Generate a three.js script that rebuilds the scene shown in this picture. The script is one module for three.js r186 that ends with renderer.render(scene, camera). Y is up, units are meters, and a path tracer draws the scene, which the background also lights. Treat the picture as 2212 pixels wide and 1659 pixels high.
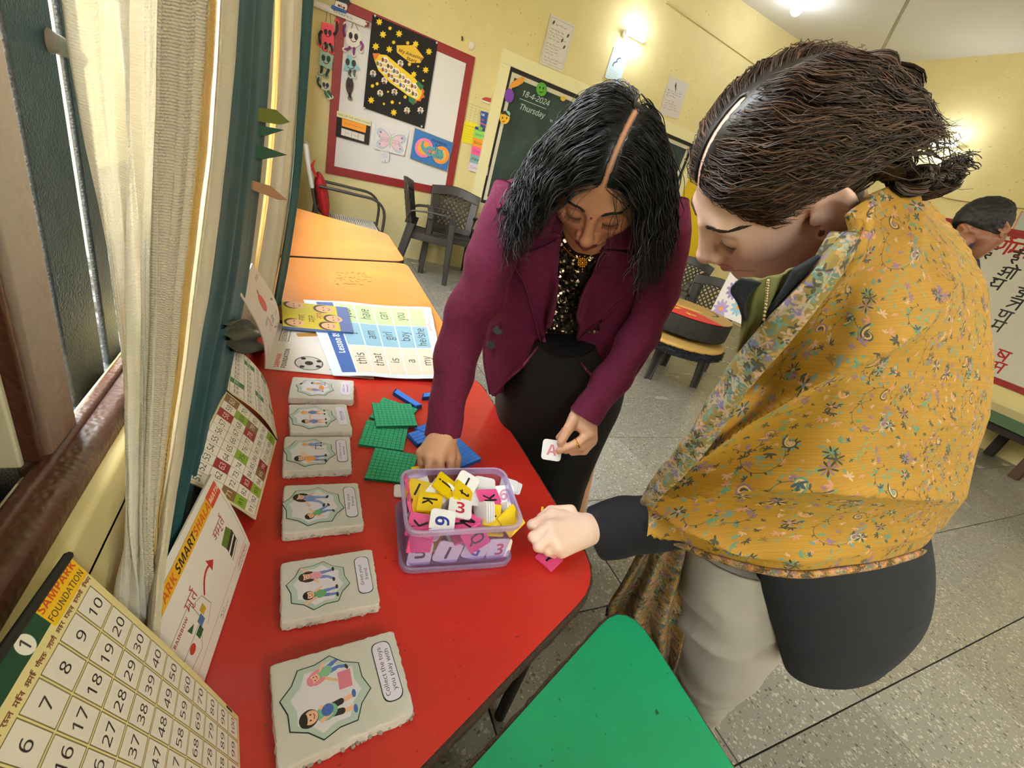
import * as THREE from 'three';
import { RoundedBoxGeometry } from 'three/addons/geometries/RoundedBoxGeometry.js';
import { mergeGeometries, mergeVertices } from 'three/addons/utils/BufferGeometryUtils.js';
import { FontLoader } from 'three/addons/loaders/FontLoader.js';
import { TextGeometry } from 'three/addons/geometries/TextGeometry.js';
import { RectAreaLightUniformsLib } from 'three/addons/lights/RectAreaLightUniformsLib.js';

// ---------- camera, sky, exposure ----------
const W = 2212, H = 1659, FOC = 935.31, CX = W / 2, CY = H / 2;
const V3 = THREE.Vector3, V = (x, y, z) => new V3(x, y, z);
const scene = new THREE.Scene();
const camera = new THREE.PerspectiveCamera(2 * Math.atan(H / 2 / FOC) * 180 / Math.PI, W / H, 0.02, 60);
const EYE = V(0, 1.16, 0), RIGHT = V(0.89249453, 0.26474104, 0.36519268), DOWN = V(0.05417573, -0.86669104, 0.49589479), FWD = V(0.44779292, -0.42279880, -0.78785955);
camera.position.copy(EYE);
camera.quaternion.setFromRotationMatrix(new THREE.Matrix4().makeBasis(RIGHT, DOWN.clone().negate(), FWD.clone().negate()));
scene.background = new THREE.Color(0.93, 0.97, 1.0);
scene.backgroundIntensity = 15;
const renderer = new THREE.WebGLRenderer({ antialias: true });
renderer.toneMapping = THREE.LinearToneMapping;
renderer.toneMappingExposure = 1.55;
renderer.shadowMap.enabled = true;
RectAreaLightUniformsLib.init();

// a point seen at pixel x, y at a distance along the viewing axis, or where that sight line meets a real plane of the room
const at = (px, py, d) => EYE.clone().addScaledVector(RIGHT, (px - CX) / FOC * d).addScaledVector(DOWN, (py - CY) / FOC * d).addScaledVector(FWD, d);
function hit(px, py, axis, val) {
  const d = V(0, 0, 0).addScaledVector(RIGHT, (px - CX) / FOC).addScaledVector(DOWN, (py - CY) / FOC).add(FWD);
  return EYE.clone().addScaledVector(d, (val - EYE[axis]) / d[axis]);
}
const TABLE = 0.55, BACK = -5.05, SIDE = 6.25, WIN = -0.14, CEIL = 3.53, FRONT = 2.3;
const onTable = (px, py, up = 0) => hit(px, py, 'y', TABLE + up);
const onBack = (px, py, off = 0) => hit(px, py, 'z', BACK + off);
const onSide = (px, py, off = 0) => hit(px, py, 'x', SIDE - off);

// ---------- helpers ----------
function rng(seed) { let s = seed >>> 0; return () => { s = (s + 0x6d2b79f5) | 0; let t = Math.imul(s ^ (s >>> 15), 1 | s); t = (t + Math.imul(t ^ (t >>> 7), 61 | t)) ^ t; return ((t ^ (t >>> 14)) >>> 0) / 4294967296; }; }
const clamp = (x, a, b) => Math.min(b, Math.max(a, x)), mix = (a, b, t) => a + (b - a) * t, sstep = (a, b, x) => { const t = clamp((x - a) / (b - a), 0, 1); return t * t * (3 - 2 * t); };
const hash3 = (x, y, z) => { let h = Math.imul(x, 374761393) + Math.imul(y, 668265263) + Math.imul(z, 2147483647 - 19349663) | 0; h = Math.imul(h ^ (h >>> 13), 1274126177); return ((h ^ (h >>> 16)) >>> 0) / 4294967296; };
function noise3(x, y, z) {
  const i = Math.floor(x), j = Math.floor(y), k = Math.floor(z), s = (t) => t * t * (3 - 2 * t), u = s(x - i), v = s(y - j), w = s(z - k);
  const L = (a, b, t) => a + (b - a) * t;
  return L(L(L(hash3(i, j, k), hash3(i + 1, j, k), u), L(hash3(i, j + 1, k), hash3(i + 1, j + 1, k), u), v), L(L(hash3(i, j, k + 1), hash3(i + 1, j, k + 1), u), L(hash3(i, j + 1, k + 1), hash3(i + 1, j + 1, k + 1), u), v), w);
}
// tileable noise texture from a function of (u, v) in 0..1
function dataTex(n, fn, srgb) {
  const d = new Uint8Array(n * n * 4);
  for (let y = 0, o = 0; y < n; y++) for (let x = 0; x < n; x++, o += 4) { const c = fn(x / n, y / n, x, y); if (typeof c === 'number') d[o] = d[o + 1] = d[o + 2] = clamp(c, 0, 1) * 255; else { d[o] = c[0]; d[o + 1] = c[1]; d[o + 2] = c[2]; } d[o + 3] = 255; }
  const t = new THREE.DataTexture(d, n, n); t.wrapS = t.wrapT = THREE.RepeatWrapping; t.magFilter = THREE.LinearFilter; t.minFilter = THREE.LinearMipmapLinearFilter; if (srgb) t.colorSpace = THREE.SRGBColorSpace; t.needsUpdate = true; return t;
}
const wrapN = (x, y, f, s) => { const i = Math.floor(x * f), j = Math.floor(y * f), u = x * f - i, v = y * f - j, a = u * u * (3 - 2 * u), b = v * v * (3 - 2 * v), h = (p, q) => hash3(((p % f) + f) % f, ((q % f) + f) % f, s); return mix(mix(h(i, j), h(i + 1, j), a), mix(h(i, j + 1), h(i + 1, j + 1), a), b); };
const fbm = (x, y, f, s, oct = 4) => { let a = 0, w = 0.5, t = 0; for (let k = 0; k < oct; k++, f *= 2, w *= 0.5) { a += w * wrapN(x, y, f, s + k); t += w; } return a / t; };
const TX = {
  grain: dataTex(256, (u, v) => 0.4 * fbm(u, v, 8, 1) + 0.6 * wrapN(u, v, 128, 9)),
  blotch: dataTex(256, (u, v) => fbm(u, v, 4, 21, 5)),
  weave: dataTex(256, (u, v, x, y) => 0.5 + 0.25 * Math.sin(u * Math.PI * 2 * 64) * Math.sign(Math.sin(v * Math.PI * 2 * 32)) + 0.25 * Math.sin(v * Math.PI * 2 * 64) + 0.2 * (hash3(x, y, 4) - 0.5)),
  wool: dataTex(256, (u, v, x, y) => 0.55 * fbm(u, v, 16, 41) + 0.45 * hash3(x, y, 7)),
};
function rep(t, r, r2 = r) { const c = t.clone(); c.repeat.set(r, r2); c.needsUpdate = true; return c; }
function canvasTex(w, h, draw) { const c = document.createElement('canvas'); c.width = w; c.height = h; const g = c.getContext('2d'); draw(g, w, h); const t = new THREE.CanvasTexture(c); t.colorSpace = THREE.SRGBColorSpace; t.anisotropy = 8; return t; }
const mat = (color, o = {}) => new THREE.MeshPhysicalMaterial({ color, roughness: 0.6, side: THREE.DoubleSide, ...o });
const matStd = (color, rough = 0.6, o = {}) => new THREE.MeshStandardMaterial({ color, roughness: rough, side: THREE.DoubleSide, ...o });

const used = new Map();
function numbered(name) { const n = used.get(name) || 0; used.set(name, n + 1); return n ? name + '_' + String(n).padStart(3, '0') : name; }
function shade(o) { o.castShadow = o.receiveShadow = true; return o; }
function mesh(name, geo, material, parent) { const m = shade(new THREE.Mesh(geo, material)); m.name = name; if (parent) parent.add(m); return m; }
const part = mesh;
function thing(name, label, category, pos = null, group = null) { const o = new THREE.Group(); o.name = numbered(name); scene.add(o); if (pos) o.position.copy(pos); o.userData = { label, category }; if (group) o.userData.group = group; return o; }
function single(name, label, category, geo, material, group) { const m = mesh(numbered(name), geo, material, scene); m.userData = { label, category }; if (group) m.userData.group = group; return m; }
function struct(name, geo, material, parent) { const m = mesh(parent ? name : numbered(name), geo, material, parent || scene); if (!parent) m.userData.kind = 'structure'; return m; }
const clean = (g) => { g = g.index ? g.toNonIndexed() : g; for (const k of Object.keys(g.attributes)) if (!['position', 'normal', 'uv', 'color'].includes(k)) g.deleteAttribute(k); return g; };
const merge = (list) => { const l = list.map(clean), col = l.some((g) => g.attributes.color); for (const g of l) { const n = g.attributes.position.count; if (!g.attributes.normal) g.computeVertexNormals(); if (!g.attributes.uv) g.setAttribute('uv', new THREE.BufferAttribute(new Float32Array(n * 2), 2)); if (col && !g.attributes.color) g.setAttribute('color', new THREE.BufferAttribute(new Float32Array(n * 3).fill(1), 3)); } return mergeGeometries(l); };
function box(x0, x1, y0, y1, z0, z1, r = 0) { const w = Math.abs(x1 - x0), h = Math.abs(y1 - y0), d = Math.abs(z1 - z0); const g = r ? new RoundedBoxGeometry(w, h, d, 2, Math.min(r, w / 2.01, h / 2.01, d / 2.01)) : new THREE.BoxGeometry(w, h, d); g.translate((x0 + x1) / 2, (y0 + y1) / 2, (z0 + z1) / 2); return worldUV(g); }
// uv in metres by the face's main direction
function worldUV(g, s = 1) {
  g = g.index ? g.toNonIndexed() : g; const p = g.attributes.position, uv = new Float32Array(p.count * 2), a = V(), b = V(), c = V(), n = V();
  for (let i = 0; i < p.count; i += 3) {
    a.fromBufferAttribute(p, i); b.fromBufferAttribute(p, i + 1); c.fromBufferAttribute(p, i + 2); n.copy(b).sub(a).cross(c.clone().sub(a));
    const ax = Math.abs(n.x), ay = Math.abs(n.y), az = Math.abs(n.z);
    for (let k = 0; k < 3; k++) { const q = [a, b, c][k]; const [u, v] = ax >= ay && ax >= az ? [q.z, q.y] : ay >= az ? [q.x, q.z] : [q.x, q.y]; uv[(i + k) * 2] = u * s; uv[(i + k) * 2 + 1] = v * s; }
  }
  g.setAttribute('uv', new THREE.BufferAttribute(uv, 2)); return g;
}
function tube(pts, r, seg = 24, rad = 8, closed = false) { return new THREE.TubeGeometry(new THREE.CatmullRomCurve3(pts, closed, 'catmullrom', 0.5), seg, r, rad, closed); }
function ballTube(pts, radii, rad = 8, sub = 4) { // swept tube with changing radius and rounded ends
  const c = new THREE.CatmullRomCurve3(pts), n = (pts.length - 1) * sub, fr = c.computeFrenetFrames(n, false), pos = [], idx = [], uv = []; let len = 0, last = null;
  const ring = (p, N, B, r, l) => { for (let j = 0; j <= rad; j++) { const a = j / rad * Math.PI * 2, q = p.clone().addScaledVector(N, Math.cos(a) * r).addScaledVector(B, Math.sin(a) * r); pos.push(q.x, q.y, q.z); uv.push(a * r, l); } };
  const rows = [];
  for (let i = 0; i <= n; i++) { const t = i / n, p = c.getPoint(t), f = t * (radii.length - 1), k = Math.min(Math.floor(f), radii.length - 2), r = mix(radii[k], radii[k + 1], sstep(0, 1, f - k)); if (last) len += p.distanceTo(last); last = p; rows.push([p, fr.normals[i], fr.binormals[i], r, len, fr.tangents[i]]); }
  const s = rows[0], e = rows[n];
  for (const a of [0.05, 0.5, 0.85]) ring(s[0].clone().addScaledVector(s[5], -s[3] * Math.cos(a * Math.PI / 2) * 0.8), s[1], s[2], s[3] * Math.sin(a * Math.PI / 2), 0);
  for (const q of rows) ring(q[0], q[1], q[2], q[3], q[4]);
  for (const a of [0.85, 0.5, 0.05]) ring(e[0].clone().addScaledVector(e[5], e[3] * Math.cos(a * Math.PI / 2) * 0.8), e[1], e[2], e[3] * Math.sin(a * Math.PI / 2), len);
  const R = n + 7, w = rad + 1;
  for (let i = 0; i < R - 1; i++) for (let j = 0; j < rad; j++) { const a = i * w + j; idx.push(a, a + w, a + 1, a + 1, a + w, a + w + 1); }
  const g = new THREE.BufferGeometry(); g.setAttribute('position', new THREE.Float32BufferAttribute(pos, 3)); g.setAttribute('uv', new THREE.Float32BufferAttribute(uv, 2)); g.setIndex(idx); g.computeVertexNormals(); return g;
}
// a sheet or slab whose top face is the quad tl, tr, br, bl (uv 0..1 on top, the back and rim take the uv of a corner); wave(u, v) lifts it along its normal
function slab(tl, tr, br, bl, thick, nx = 1, ny = 1, wave = null, metres = false) {
  const n = tr.clone().sub(tl).cross(bl.clone().sub(tl)).normalize().negate(), pos = [], uv = [], idx = [], P = (u, v, d) => { const a = tl.clone().lerp(tr, u), b = bl.clone().lerp(br, u), q = a.lerp(b, v).addScaledVector(n, (wave ? wave(u, v) : 0) - d); pos.push(q.x, q.y, q.z); };
  if (n.dot(EYE.clone().sub(tl)) < 0) n.negate();
  const sx = tl.distanceTo(tr), sy = tl.distanceTo(bl), UV = (u, v) => metres ? uv.push(u * sx, (1 - v) * sy) : uv.push(u, 1 - v), w = nx + 1;
  for (let j = 0; j <= ny; j++) for (let i = 0; i <= nx; i++) { P(i / nx, j / ny, 0); UV(i / nx, j / ny); }
  const o = pos.length / 3;
  for (let j = 0; j <= ny; j++) for (let i = 0; i <= nx; i++) { P(i / nx, j / ny, thick); if (metres) UV(i / nx, j / ny); else uv.push(0.004, 0.004); }
  const quad = (a, b, c, d) => idx.push(a, b, c, a, c, d);
  for (let j = 0; j < ny; j++) for (let i = 0; i < nx; i++) { const a = j * w + i; quad(a, a + w, a + w + 1, a + 1); quad(o + a, o + a + 1, o + a + w + 1, o + a + w); }
  const edge = []; for (let i = 0; i < nx; i++) edge.push(i); for (let j = 0; j < ny; j++) edge.push(j * w + nx); for (let i = nx; i > 0; i--) edge.push(ny * w + i); for (let j = ny; j > 0; j--) edge.push(j * w);
  const rim = pos.length / 3; for (const e of edge) for (const k of [e, o + e]) { pos.push(pos[k * 3], pos[k * 3 + 1], pos[k * 3 + 2]); if (metres) uv.push(uv[k * 2], uv[k * 2 + 1]); else uv.push(0.004, 0.004); }
  for (let k = 0; k < edge.length; k++) { const a = rim + k * 2, b = rim + ((k + 1) % edge.length) * 2; quad(a, b, b + 1, a + 1); }
  const g = new THREE.BufferGeometry(); g.setAttribute('position', new THREE.Float32BufferAttribute(pos, 3)); g.setAttribute('uv', new THREE.Float32BufferAttribute(uv, 2)); g.setIndex(idx); g.computeVertexNormals();
  return (g.userData.n = n, g);
}
// flat cut-out: polygon of world points lying on a plane, thickened away from `normal`; rounded corners by `round`
function roundPoly(pts, r) { const n = pts.length, out = []; for (let i = 0; i < n; i++) { const p = pts[i], a = pts[(i + n - 1) % n].clone().sub(p), b = pts[(i + 1) % n].clone().sub(p), k = Math.min(r, a.length() * 0.48, b.length() * 0.48), s = p.clone().addScaledVector(a.normalize(), k), e = p.clone().addScaledVector(b.normalize(), k); for (let t = 0; t <= 6; t++) { const u = t / 6; out.push(s.clone().multiplyScalar((1 - u) * (1 - u)).addScaledVector(p, 2 * u * (1 - u)).addScaledVector(e, u * u)); } } return out; }
function cut(pts, thick, normal, bevel = 0, unit = null) {
  const n = normal.clone().normalize(), X = (Math.abs(n.y) > 0.9 ? V(1, 0, 0) : V(0, 1, 0).cross(n)).normalize(); X.addScaledVector(n, -X.dot(n)).normalize(); const Y = n.clone().cross(X), o = pts[0];
  const q = pts.map((p) => { const d = p.clone().sub(o); return new THREE.Vector2(d.dot(X), d.dot(Y)); });
  const g = new THREE.ExtrudeGeometry(new THREE.Shape(q), { depth: thick - bevel * 2, bevelEnabled: bevel > 0, bevelSize: bevel, bevelOffset: -bevel, bevelThickness: bevel, bevelSegments: 2, steps: 1 });
  g.translate(0, 0, -thick + bevel);
  if (unit) { const b = new THREE.Box2().setFromPoints(q), uv = g.attributes.uv, p = g.attributes.position; for (let i = 0; i < uv.count; i++) uv.setXY(i, (p.getX(i) - b.min.x) / (b.max.x - b.min.x), (p.getY(i) - b.min.y) / (b.max.y - b.min.y)); }
  g.applyMatrix4(new THREE.Matrix4().makeBasis(X, Y, n).setPosition(o)); return g;
}
// smooth patch through a grid of control points, thickened; disp(u, v) moves it along its normal
function catmull(p, t) { const n = p.length - 1, f = clamp(t, 0, 1) * n, i = Math.min(Math.floor(f), n - 1), u = f - i, a = p[Math.max(0, i - 1)], b = p[i], c = p[i + 1], d = p[Math.min(n, i + 2)], A = i > 0 ? a : b.clone().multiplyScalar(2).sub(c), D = i + 2 <= n ? d : c.clone().multiplyScalar(2).sub(b);
  const u2 = u * u, u3 = u2 * u; return V().addScaledVector(A, -0.5 * u3 + u2 - 0.5 * u).addScaledVector(b, 1.5 * u3 - 2.5 * u2 + 1).addScaledVector(c, -1.5 * u3 + 2 * u2 + 0.5 * u).addScaledVector(D, 0.5 * u3 - 0.5 * u2); }
function patch(rows, nu, nv, thick, disp = null, closed = false) {
  const grid = [], fr = [];
  for (let j = 0; j <= nv; j++) { const col = []; for (let i = 0; i <= nu; i++) col.push(catmull(rows.map((r) => catmull(r, i / nu)), j / nv)); grid.push(col); }
  const g0 = grid, N = g0.map((row, j) => row.map((p, i) => { const a = row[Math.min(i + 1, nu)].clone().sub(row[Math.max(i - 1, 0)]), b = g0[Math.min(j + 1, nv)][i].clone().sub(g0[Math.max(j - 1, 0)][i]); const n = a.cross(b); return n.lengthSq() > 1e-16 ? n.normalize() : V(0, 1, 0); }));
  const mid = N[nv >> 1][nu >> 1], flip = mid.dot(EYE.clone().sub(g0[nv >> 1][nu >> 1])) < 0 ? -1 : 1;
  const pos = [], uv = [], idx = [], w = nu + 1, cnt = w * (nv + 1);
  const du = [0]; for (let i = 1; i <= nu; i++) du.push(du[i - 1] + g0[nv >> 1][i].distanceTo(g0[nv >> 1][i - 1])); const dv = [0]; for (let j = 1; j <= nv; j++) dv.push(dv[j - 1] + g0[j][nu >> 1].distanceTo(g0[j - 1][nu >> 1]));
  for (const side of [0, 1]) for (let j = 0; j <= nv; j++) for (let i = 0; i <= nu; i++) { const q = g0[j][i].clone().addScaledVector(N[j][i], flip * ((disp ? disp(i / nu, j / nv, g0[j][i]) : 0) - side * thick)); pos.push(q.x, q.y, q.z); uv.push(du[i], dv[j]); }
  const quad = (a, b, c, d) => flip > 0 ? idx.push(a, b, c, a, c, d) : idx.push(a, c, b, a, d, c);
  for (let j = 0; j < nv; j++) for (let i = 0; i < nu; i++) { const a = j * w + i; quad(a, a + 1, a + w + 1, a + w); quad(cnt + a, cnt + a + w, cnt + a + w + 1, cnt + a + 1); }
  const edge = []; for (let i = 0; i < nu; i++) edge.push(i); for (let j = 0; j < nv; j++) edge.push(j * w + nu); for (let i = nu; i > 0; i--) edge.push(nv * w + i); for (let j = nv; j > 0; j--) edge.push(j * w);
  for (let k = 0; k < edge.length; k++) { const a = edge[k], b = edge[(k + 1) % edge.length]; quad(a, cnt + a, cnt + b, b); }
  const g = new THREE.BufferGeometry(); g.setAttribute('position', new THREE.Float32BufferAttribute(pos, 3)); g.setAttribute('uv', new THREE.Float32BufferAttribute(uv, 2)); g.setIndex(idx); g.computeVertexNormals(); return g;
}
// ---------- distance fields meshed with surface nets ----------
const smin = (a, b, k) => { const h = Math.max(k - Math.abs(a - b), 0) / k; return Math.min(a, b) - h * h * k * 0.25; };
const smax = (a, b, k) => -smin(-a, -b, k);
function capsule(a, b, ra, rb) { const dx = b.x - a.x, dy = b.y - a.y, dz = b.z - a.z, L = 1 / (dx * dx + dy * dy + dz * dz + 1e-12), ax = a.x, ay = a.y, az = a.z; return (x, y, z) => { const px = x - ax, py = y - ay, pz = z - az, t = clamp((px * dx + py * dy + pz * dz) * L, 0, 1), qx = px - dx * t, qy = py - dy * t, qz = pz - dz * t; return Math.sqrt(qx * qx + qy * qy + qz * qz) - (ra + (rb - ra) * t); }; }
function ellip(c, rx, ry, rz, basis = null) { const [X, Y, Z] = basis || [V(1, 0, 0), V(0, 1, 0), V(0, 0, 1)], m = Math.min(rx, ry, rz); return (x, y, z) => { const px = x - c.x, py = y - c.y, pz = z - c.z, a = (px * X.x + py * X.y + pz * X.z) / rx, b = (px * Y.x + py * Y.y + pz * Y.z) / ry, d = (px * Z.x + py * Z.y + pz * Z.z) / rz, k = Math.sqrt(a * a + b * b + d * d), k1 = Math.sqrt(a * a / (rx * rx) + b * b / (ry * ry) + d * d / (rz * rz)); return k1 < 1e-9 ? -m : k * (k - 1) / k1; }; }
function netMesh(f, lo, hi, cell) {
  const nx = Math.ceil((hi.x - lo.x) / cell) + 1, ny = Math.ceil((hi.y - lo.y) / cell) + 1, nz = Math.ceil((hi.z - lo.z) / cell) + 1, S = new Float32Array(nx * ny * nz), id = (i, j, k) => (k * ny + j) * nx + i;
  // coarse pass: skip cells that are far from the surface
  const B = 4;
  for (let k = 0; k < nz; k += B) for (let j = 0; j < ny; j += B) for (let i = 0; i < nx; i += B) {
    const d = f(lo.x + (i + B / 2) * cell, lo.y + (j + B / 2) * cell, lo.z + (k + B / 2) * cell), far = Math.abs(d) > cell * B * 1.9;
    for (let c = k; c < Math.min(k + B, nz); c++) for (let b = j; b < Math.min(j + B, ny); b++) for (let a = i; a < Math.min(i + B, nx); a++) S[id(a, b, c)] = far ? d : f(lo.x + a * cell, lo.y + b * cell, lo.z + c * cell);
  }
  const vid = new Int32Array(nx * ny * nz).fill(-1), pos = [], idx = [];
  const E = [[0, 1], [2, 3], [4, 5], [6, 7], [0, 2], [1, 3], [4, 6], [5, 7], [0, 4], [1, 5], [2, 6], [3, 7]], s = new Float32Array(8);
  for (let k = 0; k < nz - 1; k++) for (let j = 0; j < ny - 1; j++) for (let i = 0; i < nx - 1; i++) {
    let m = 0; for (let c = 0; c < 8; c++) { s[c] = S[id(i + (c & 1), j + ((c >> 1) & 1), k + (c >> 2))]; if (s[c] < 0) m |= 1 << c; }
    if (m === 0 || m === 255) continue;
    let x = 0, y = 0, z = 0, n = 0; for (const [a, b] of E) if ((s[a] < 0) !== (s[b] < 0)) { const t = s[a] / (s[a] - s[b]); x += mix(a & 1, b & 1, t); y += mix((a >> 1) & 1, (b >> 1) & 1, t); z += mix(a >> 2, b >> 2, t); n++; }
    vid[id(i, j, k)] = pos.length / 3; pos.push(lo.x + (i + x / n) * cell, lo.y + (j + y / n) * cell, lo.z + (k + z / n) * cell);
  }
  for (let k = 1; k < nz - 1; k++) for (let j = 1; j < ny - 1; j++) for (let i = 1; i < nx - 1; i++) {
    const a = S[id(i, j, k)] < 0, q = (p, r, t, u, f2) => { if (p < 0 || r < 0 || t < 0 || u < 0) return; if (f2) idx.push(p, r, t, p, t, u); else idx.push(p, t, r, p, u, t); };
    if (a !== S[id(i + 1, j, k)] < 0) q(vid[id(i, j - 1, k - 1)], vid[id(i, j, k - 1)], vid[id(i, j, k)], vid[id(i, j - 1, k)], a);
    if (a !== S[id(i, j + 1, k)] < 0) q(vid[id(i - 1, j, k - 1)], vid[id(i - 1, j, k)], vid[id(i, j, k)], vid[id(i, j, k - 1)], a);
    if (a !== S[id(i, j, k + 1)] < 0) q(vid[id(i - 1, j - 1, k)], vid[id(i, j - 1, k)], vid[id(i, j, k)], vid[id(i - 1, j, k)], a);
  }
  const nor = [], e = cell * 0.5; for (let i = 0; i < pos.length; i += 3) { const [x, y, z] = [pos[i], pos[i + 1], pos[i + 2]]; const a = f(x + e, y, z) - f(x - e, y, z), b = f(x, y + e, z) - f(x, y - e, z), c = f(x, y, z + e) - f(x, y, z - e), l = Math.hypot(a, b, c) || 1; nor.push(a / l, b / l, c / l); }
  const g = new THREE.BufferGeometry(); g.setAttribute('position', new THREE.Float32BufferAttribute(pos, 3)); g.setAttribute('normal', new THREE.Float32BufferAttribute(nor, 3)); g.setIndex(idx); return g;
}
function paint(g, fn) { const p = g.attributes.position, c = new Float32Array(p.count * 3); for (let i = 0; i < p.count; i++) { const q = fn(p.getX(i), p.getY(i), p.getZ(i)); c[i * 3] = q[0]; c[i * 3 + 1] = q[1]; c[i * 3 + 2] = q[2]; } g.setAttribute('color', new THREE.BufferAttribute(c, 3)); return g; }
const lin = (hex) => { const c = new THREE.Color(hex); return [c.r, c.g, c.b]; }, mixc = (a, b, t) => [mix(a[0], b[0], t), mix(a[1], b[1], t), mix(a[2], b[2], t)];
const font = await new FontLoader().loadAsync('fonts/droid/droid_sans_bold.typeface.json'), fontThin = await new FontLoader().loadAsync('fonts/droid/droid_sans_regular.typeface.json');
// ---------- lamps ----------
const glow = (c, k) => new THREE.MeshStandardMaterial({ color: c, emissive: c, emissiveIntensity: k, roughness: 0.4 });
function wallLamp(label, pos, along, out, power) {
  const t = thing('wall_lamp', label, 'lamp', pos), up = V(0, 1, 0), q = new THREE.Quaternion().setFromRotationMatrix(new THREE.Matrix4().makeBasis(along, up, out)); t.quaternion.copy(q);
  const base = new THREE.CylinderGeometry(0.035, 0.04, 0.03, 20).rotateX(Math.PI / 2).translate(-0.1, -0.01, 0.015); part('holder', base, matStd('#e9e6dc', 0.5), t);
  part('bracket', merge([box(-0.12, 0.115, -0.02, 0.02, 0.028, 0.05, 0.008)]), matStd('#e4e2dc', 0.45), t);
  part('diffuser', new THREE.CapsuleGeometry(0.026, 0.2, 8, 16).rotateZ(Math.PI / 2).translate(0, 0, 0.068), glow('#f4fbff', 5), t);
  const l = new THREE.PointLight('#eef6ff', power, 0, 2); l.position.set(0, 0, 0.16); l.castShadow = true; l.shadow.radius = 3; t.add(l); l.name = 'light';
}
wallLamp('glowing white batten lamp high on the yellow end wall above the blue sheet', onBack(1366, 80, 0.0), V(1, 0, 0), V(0, 0, 1), 0.5);
wallLamp('glowing white lamp on the right wall behind the braided woman', onSide(2046, 315, 0.0), V(0, 0, 1), V(-1, 0, 0), 0.5);
{ const t = thing('ceiling_lamp', 'small bluish white lamp on the ceiling at the top edge of the picture', 'lamp', hit(1733, -6, 'y', CEIL)); part('holder', new THREE.CylinderGeometry(0.05, 0.06, 0.05, 20).translate(0, -0.025, 0), matStd('#e9e8e2'), t); part('bulb', new THREE.SphereGeometry(0.06, 20, 14).translate(0, -0.1, 0), glow('#e8f2ff', 4), t); const l = new THREE.PointLight('#eef4ff', 0.7, 0, 2); l.position.set(0, -0.18, 0); l.castShadow = true; l.shadow.radius = 4; l.name = 'light'; t.add(l); }
wallLamp('glowing white batten lamp on the wall behind the camera', V(1.2, 2.3, FRONT), V(-1, 0, 0), V(0, 0, -1), 4);
wallLamp('second glowing batten lamp on the wall behind the camera', V(4.4, 2.3, FRONT), V(-1, 0, 0), V(0, 0, -1), 4);

// ---------- room ----------
const wallTex = (() => { const t = dataTex(512, (u, v) => { const a = fbm(u, v, 3, 61, 5), b = fbm(u, v, 24, 71, 3), s = wrapN(u, v, 90, 5) > 0.93 && a > 0.52 ? -26 : 0, k = (a - 0.5) * 12 + (b - 0.5) * 7 + s * (b > 0.55 ? 1 : 0); return [clamp(214 + k, 0, 255), clamp(199 + k, 0, 255), clamp(146 + k * 0.9, 0, 255)]; }, true); t.repeat.set(0.45, 0.45); return t; })();
const wallMat = new THREE.MeshStandardMaterial({ map: wallTex, roughness: 0.75, bumpMap: rep(TX.blotch, 1.3), bumpScale: 0.004 });
const ceilMat = matStd('#d9d5cc', 0.9, { bumpMap: rep(TX.blotch, 1), bumpScale: 0.003 });
const terrazzo = (() => { const n = 1024, r = rng(5), d = new Float32Array(n * n * 3); for (let i = 0; i < n * n; i++) { const b = hash3(i % n, (i / n) | 0, 3) * 12; d[i * 3] = 132 + b; d[i * 3 + 1] = 129 + b; d[i * 3 + 2] = 121 + b; }
  for (let k = 0; k < 5200; k++) { const cx = r() * n, cy = r() * n, big = r() < 0.25, a = big ? 3.5 + r() * 4.5 : 1.5 + r() * 3, b = a * (0.5 + r() * 0.5), th = r() * 3.14, v = r(), col = v < 0.62 ? [182, 177, 165] : v < 0.8 ? [150, 140, 120] : [92, 88, 83], cs = Math.cos(th), sn = Math.sin(th); for (let y = -a | 0; y <= a; y++) for (let x = -a | 0; x <= a; x++) { const p = (x * cs + y * sn) / a, q = (-x * sn + y * cs) / b; if (p * p + q * q < 1) { const o = ((((cy + y) | 0) + n) % n * n + (((cx + x) | 0) + n) % n) * 3; for (let c = 0; c < 3; c++) d[o + c] = mix(d[o + c], col[c], 0.85); } } }
  return dataTex(n, (u, v, x, y) => [d[(y * n + x) * 3], d[(y * n + x) * 3 + 1], d[(y * n + x) * 3 + 2]], true); })();
{
  const fl = struct('floor', box(-0.4, SIDE + 0.2, -0.15, -0.006, BACK - 0.2, FRONT + 0.2), matStd('#3a3733', 0.9));
  const TWX = 0.6, TWZ = 0.471, gs = [0, 1, 2].map((k) => { const g = new RoundedBoxGeometry(TWX - 0.004, 0.02, TWZ - 0.004, 1, 0.0015); g.translate(0, -0.01, 0); worldUV(g, 1.25); const uv = g.attributes.uv; for (let i = 0; i < uv.count; i++) uv.setXY(i, uv.getX(i) + k * 0.37, uv.getY(i) + k * 0.61); return g; });
  const ms = ['#ffffff', '#f0efec', '#f8f4ee'].map((c) => new THREE.MeshStandardMaterial({ map: terrazzo, color: c, roughness: 0.42, roughnessMap: rep(TX.blotch, 0.8), bumpMap: TX.grain, bumpScale: 0.0004 })), r = rng(8);
  for (let j = -5; j < 11; j++) for (let i = -3; i < 8; i++) {
    const x = 1.67 + (i + 0.5) * TWX, z = -0.18 - (j + 0.5) * TWZ; if (x < -0.4 || x > SIDE + 0.3 || z < BACK - 0.2 || z > FRONT) continue;
    const m = part('floor_tile', gs[(r() * 3) | 0], ms[(r() * 3) | 0], fl); m.position.set(x, (r() - 0.5) * 0.0012, z);
  }
}
struct('ceiling', box(-0.5, SIDE + 0.3, CEIL, CEIL + 0.2, BACK - 0.3, FRONT + 0.3), ceilMat);
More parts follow.
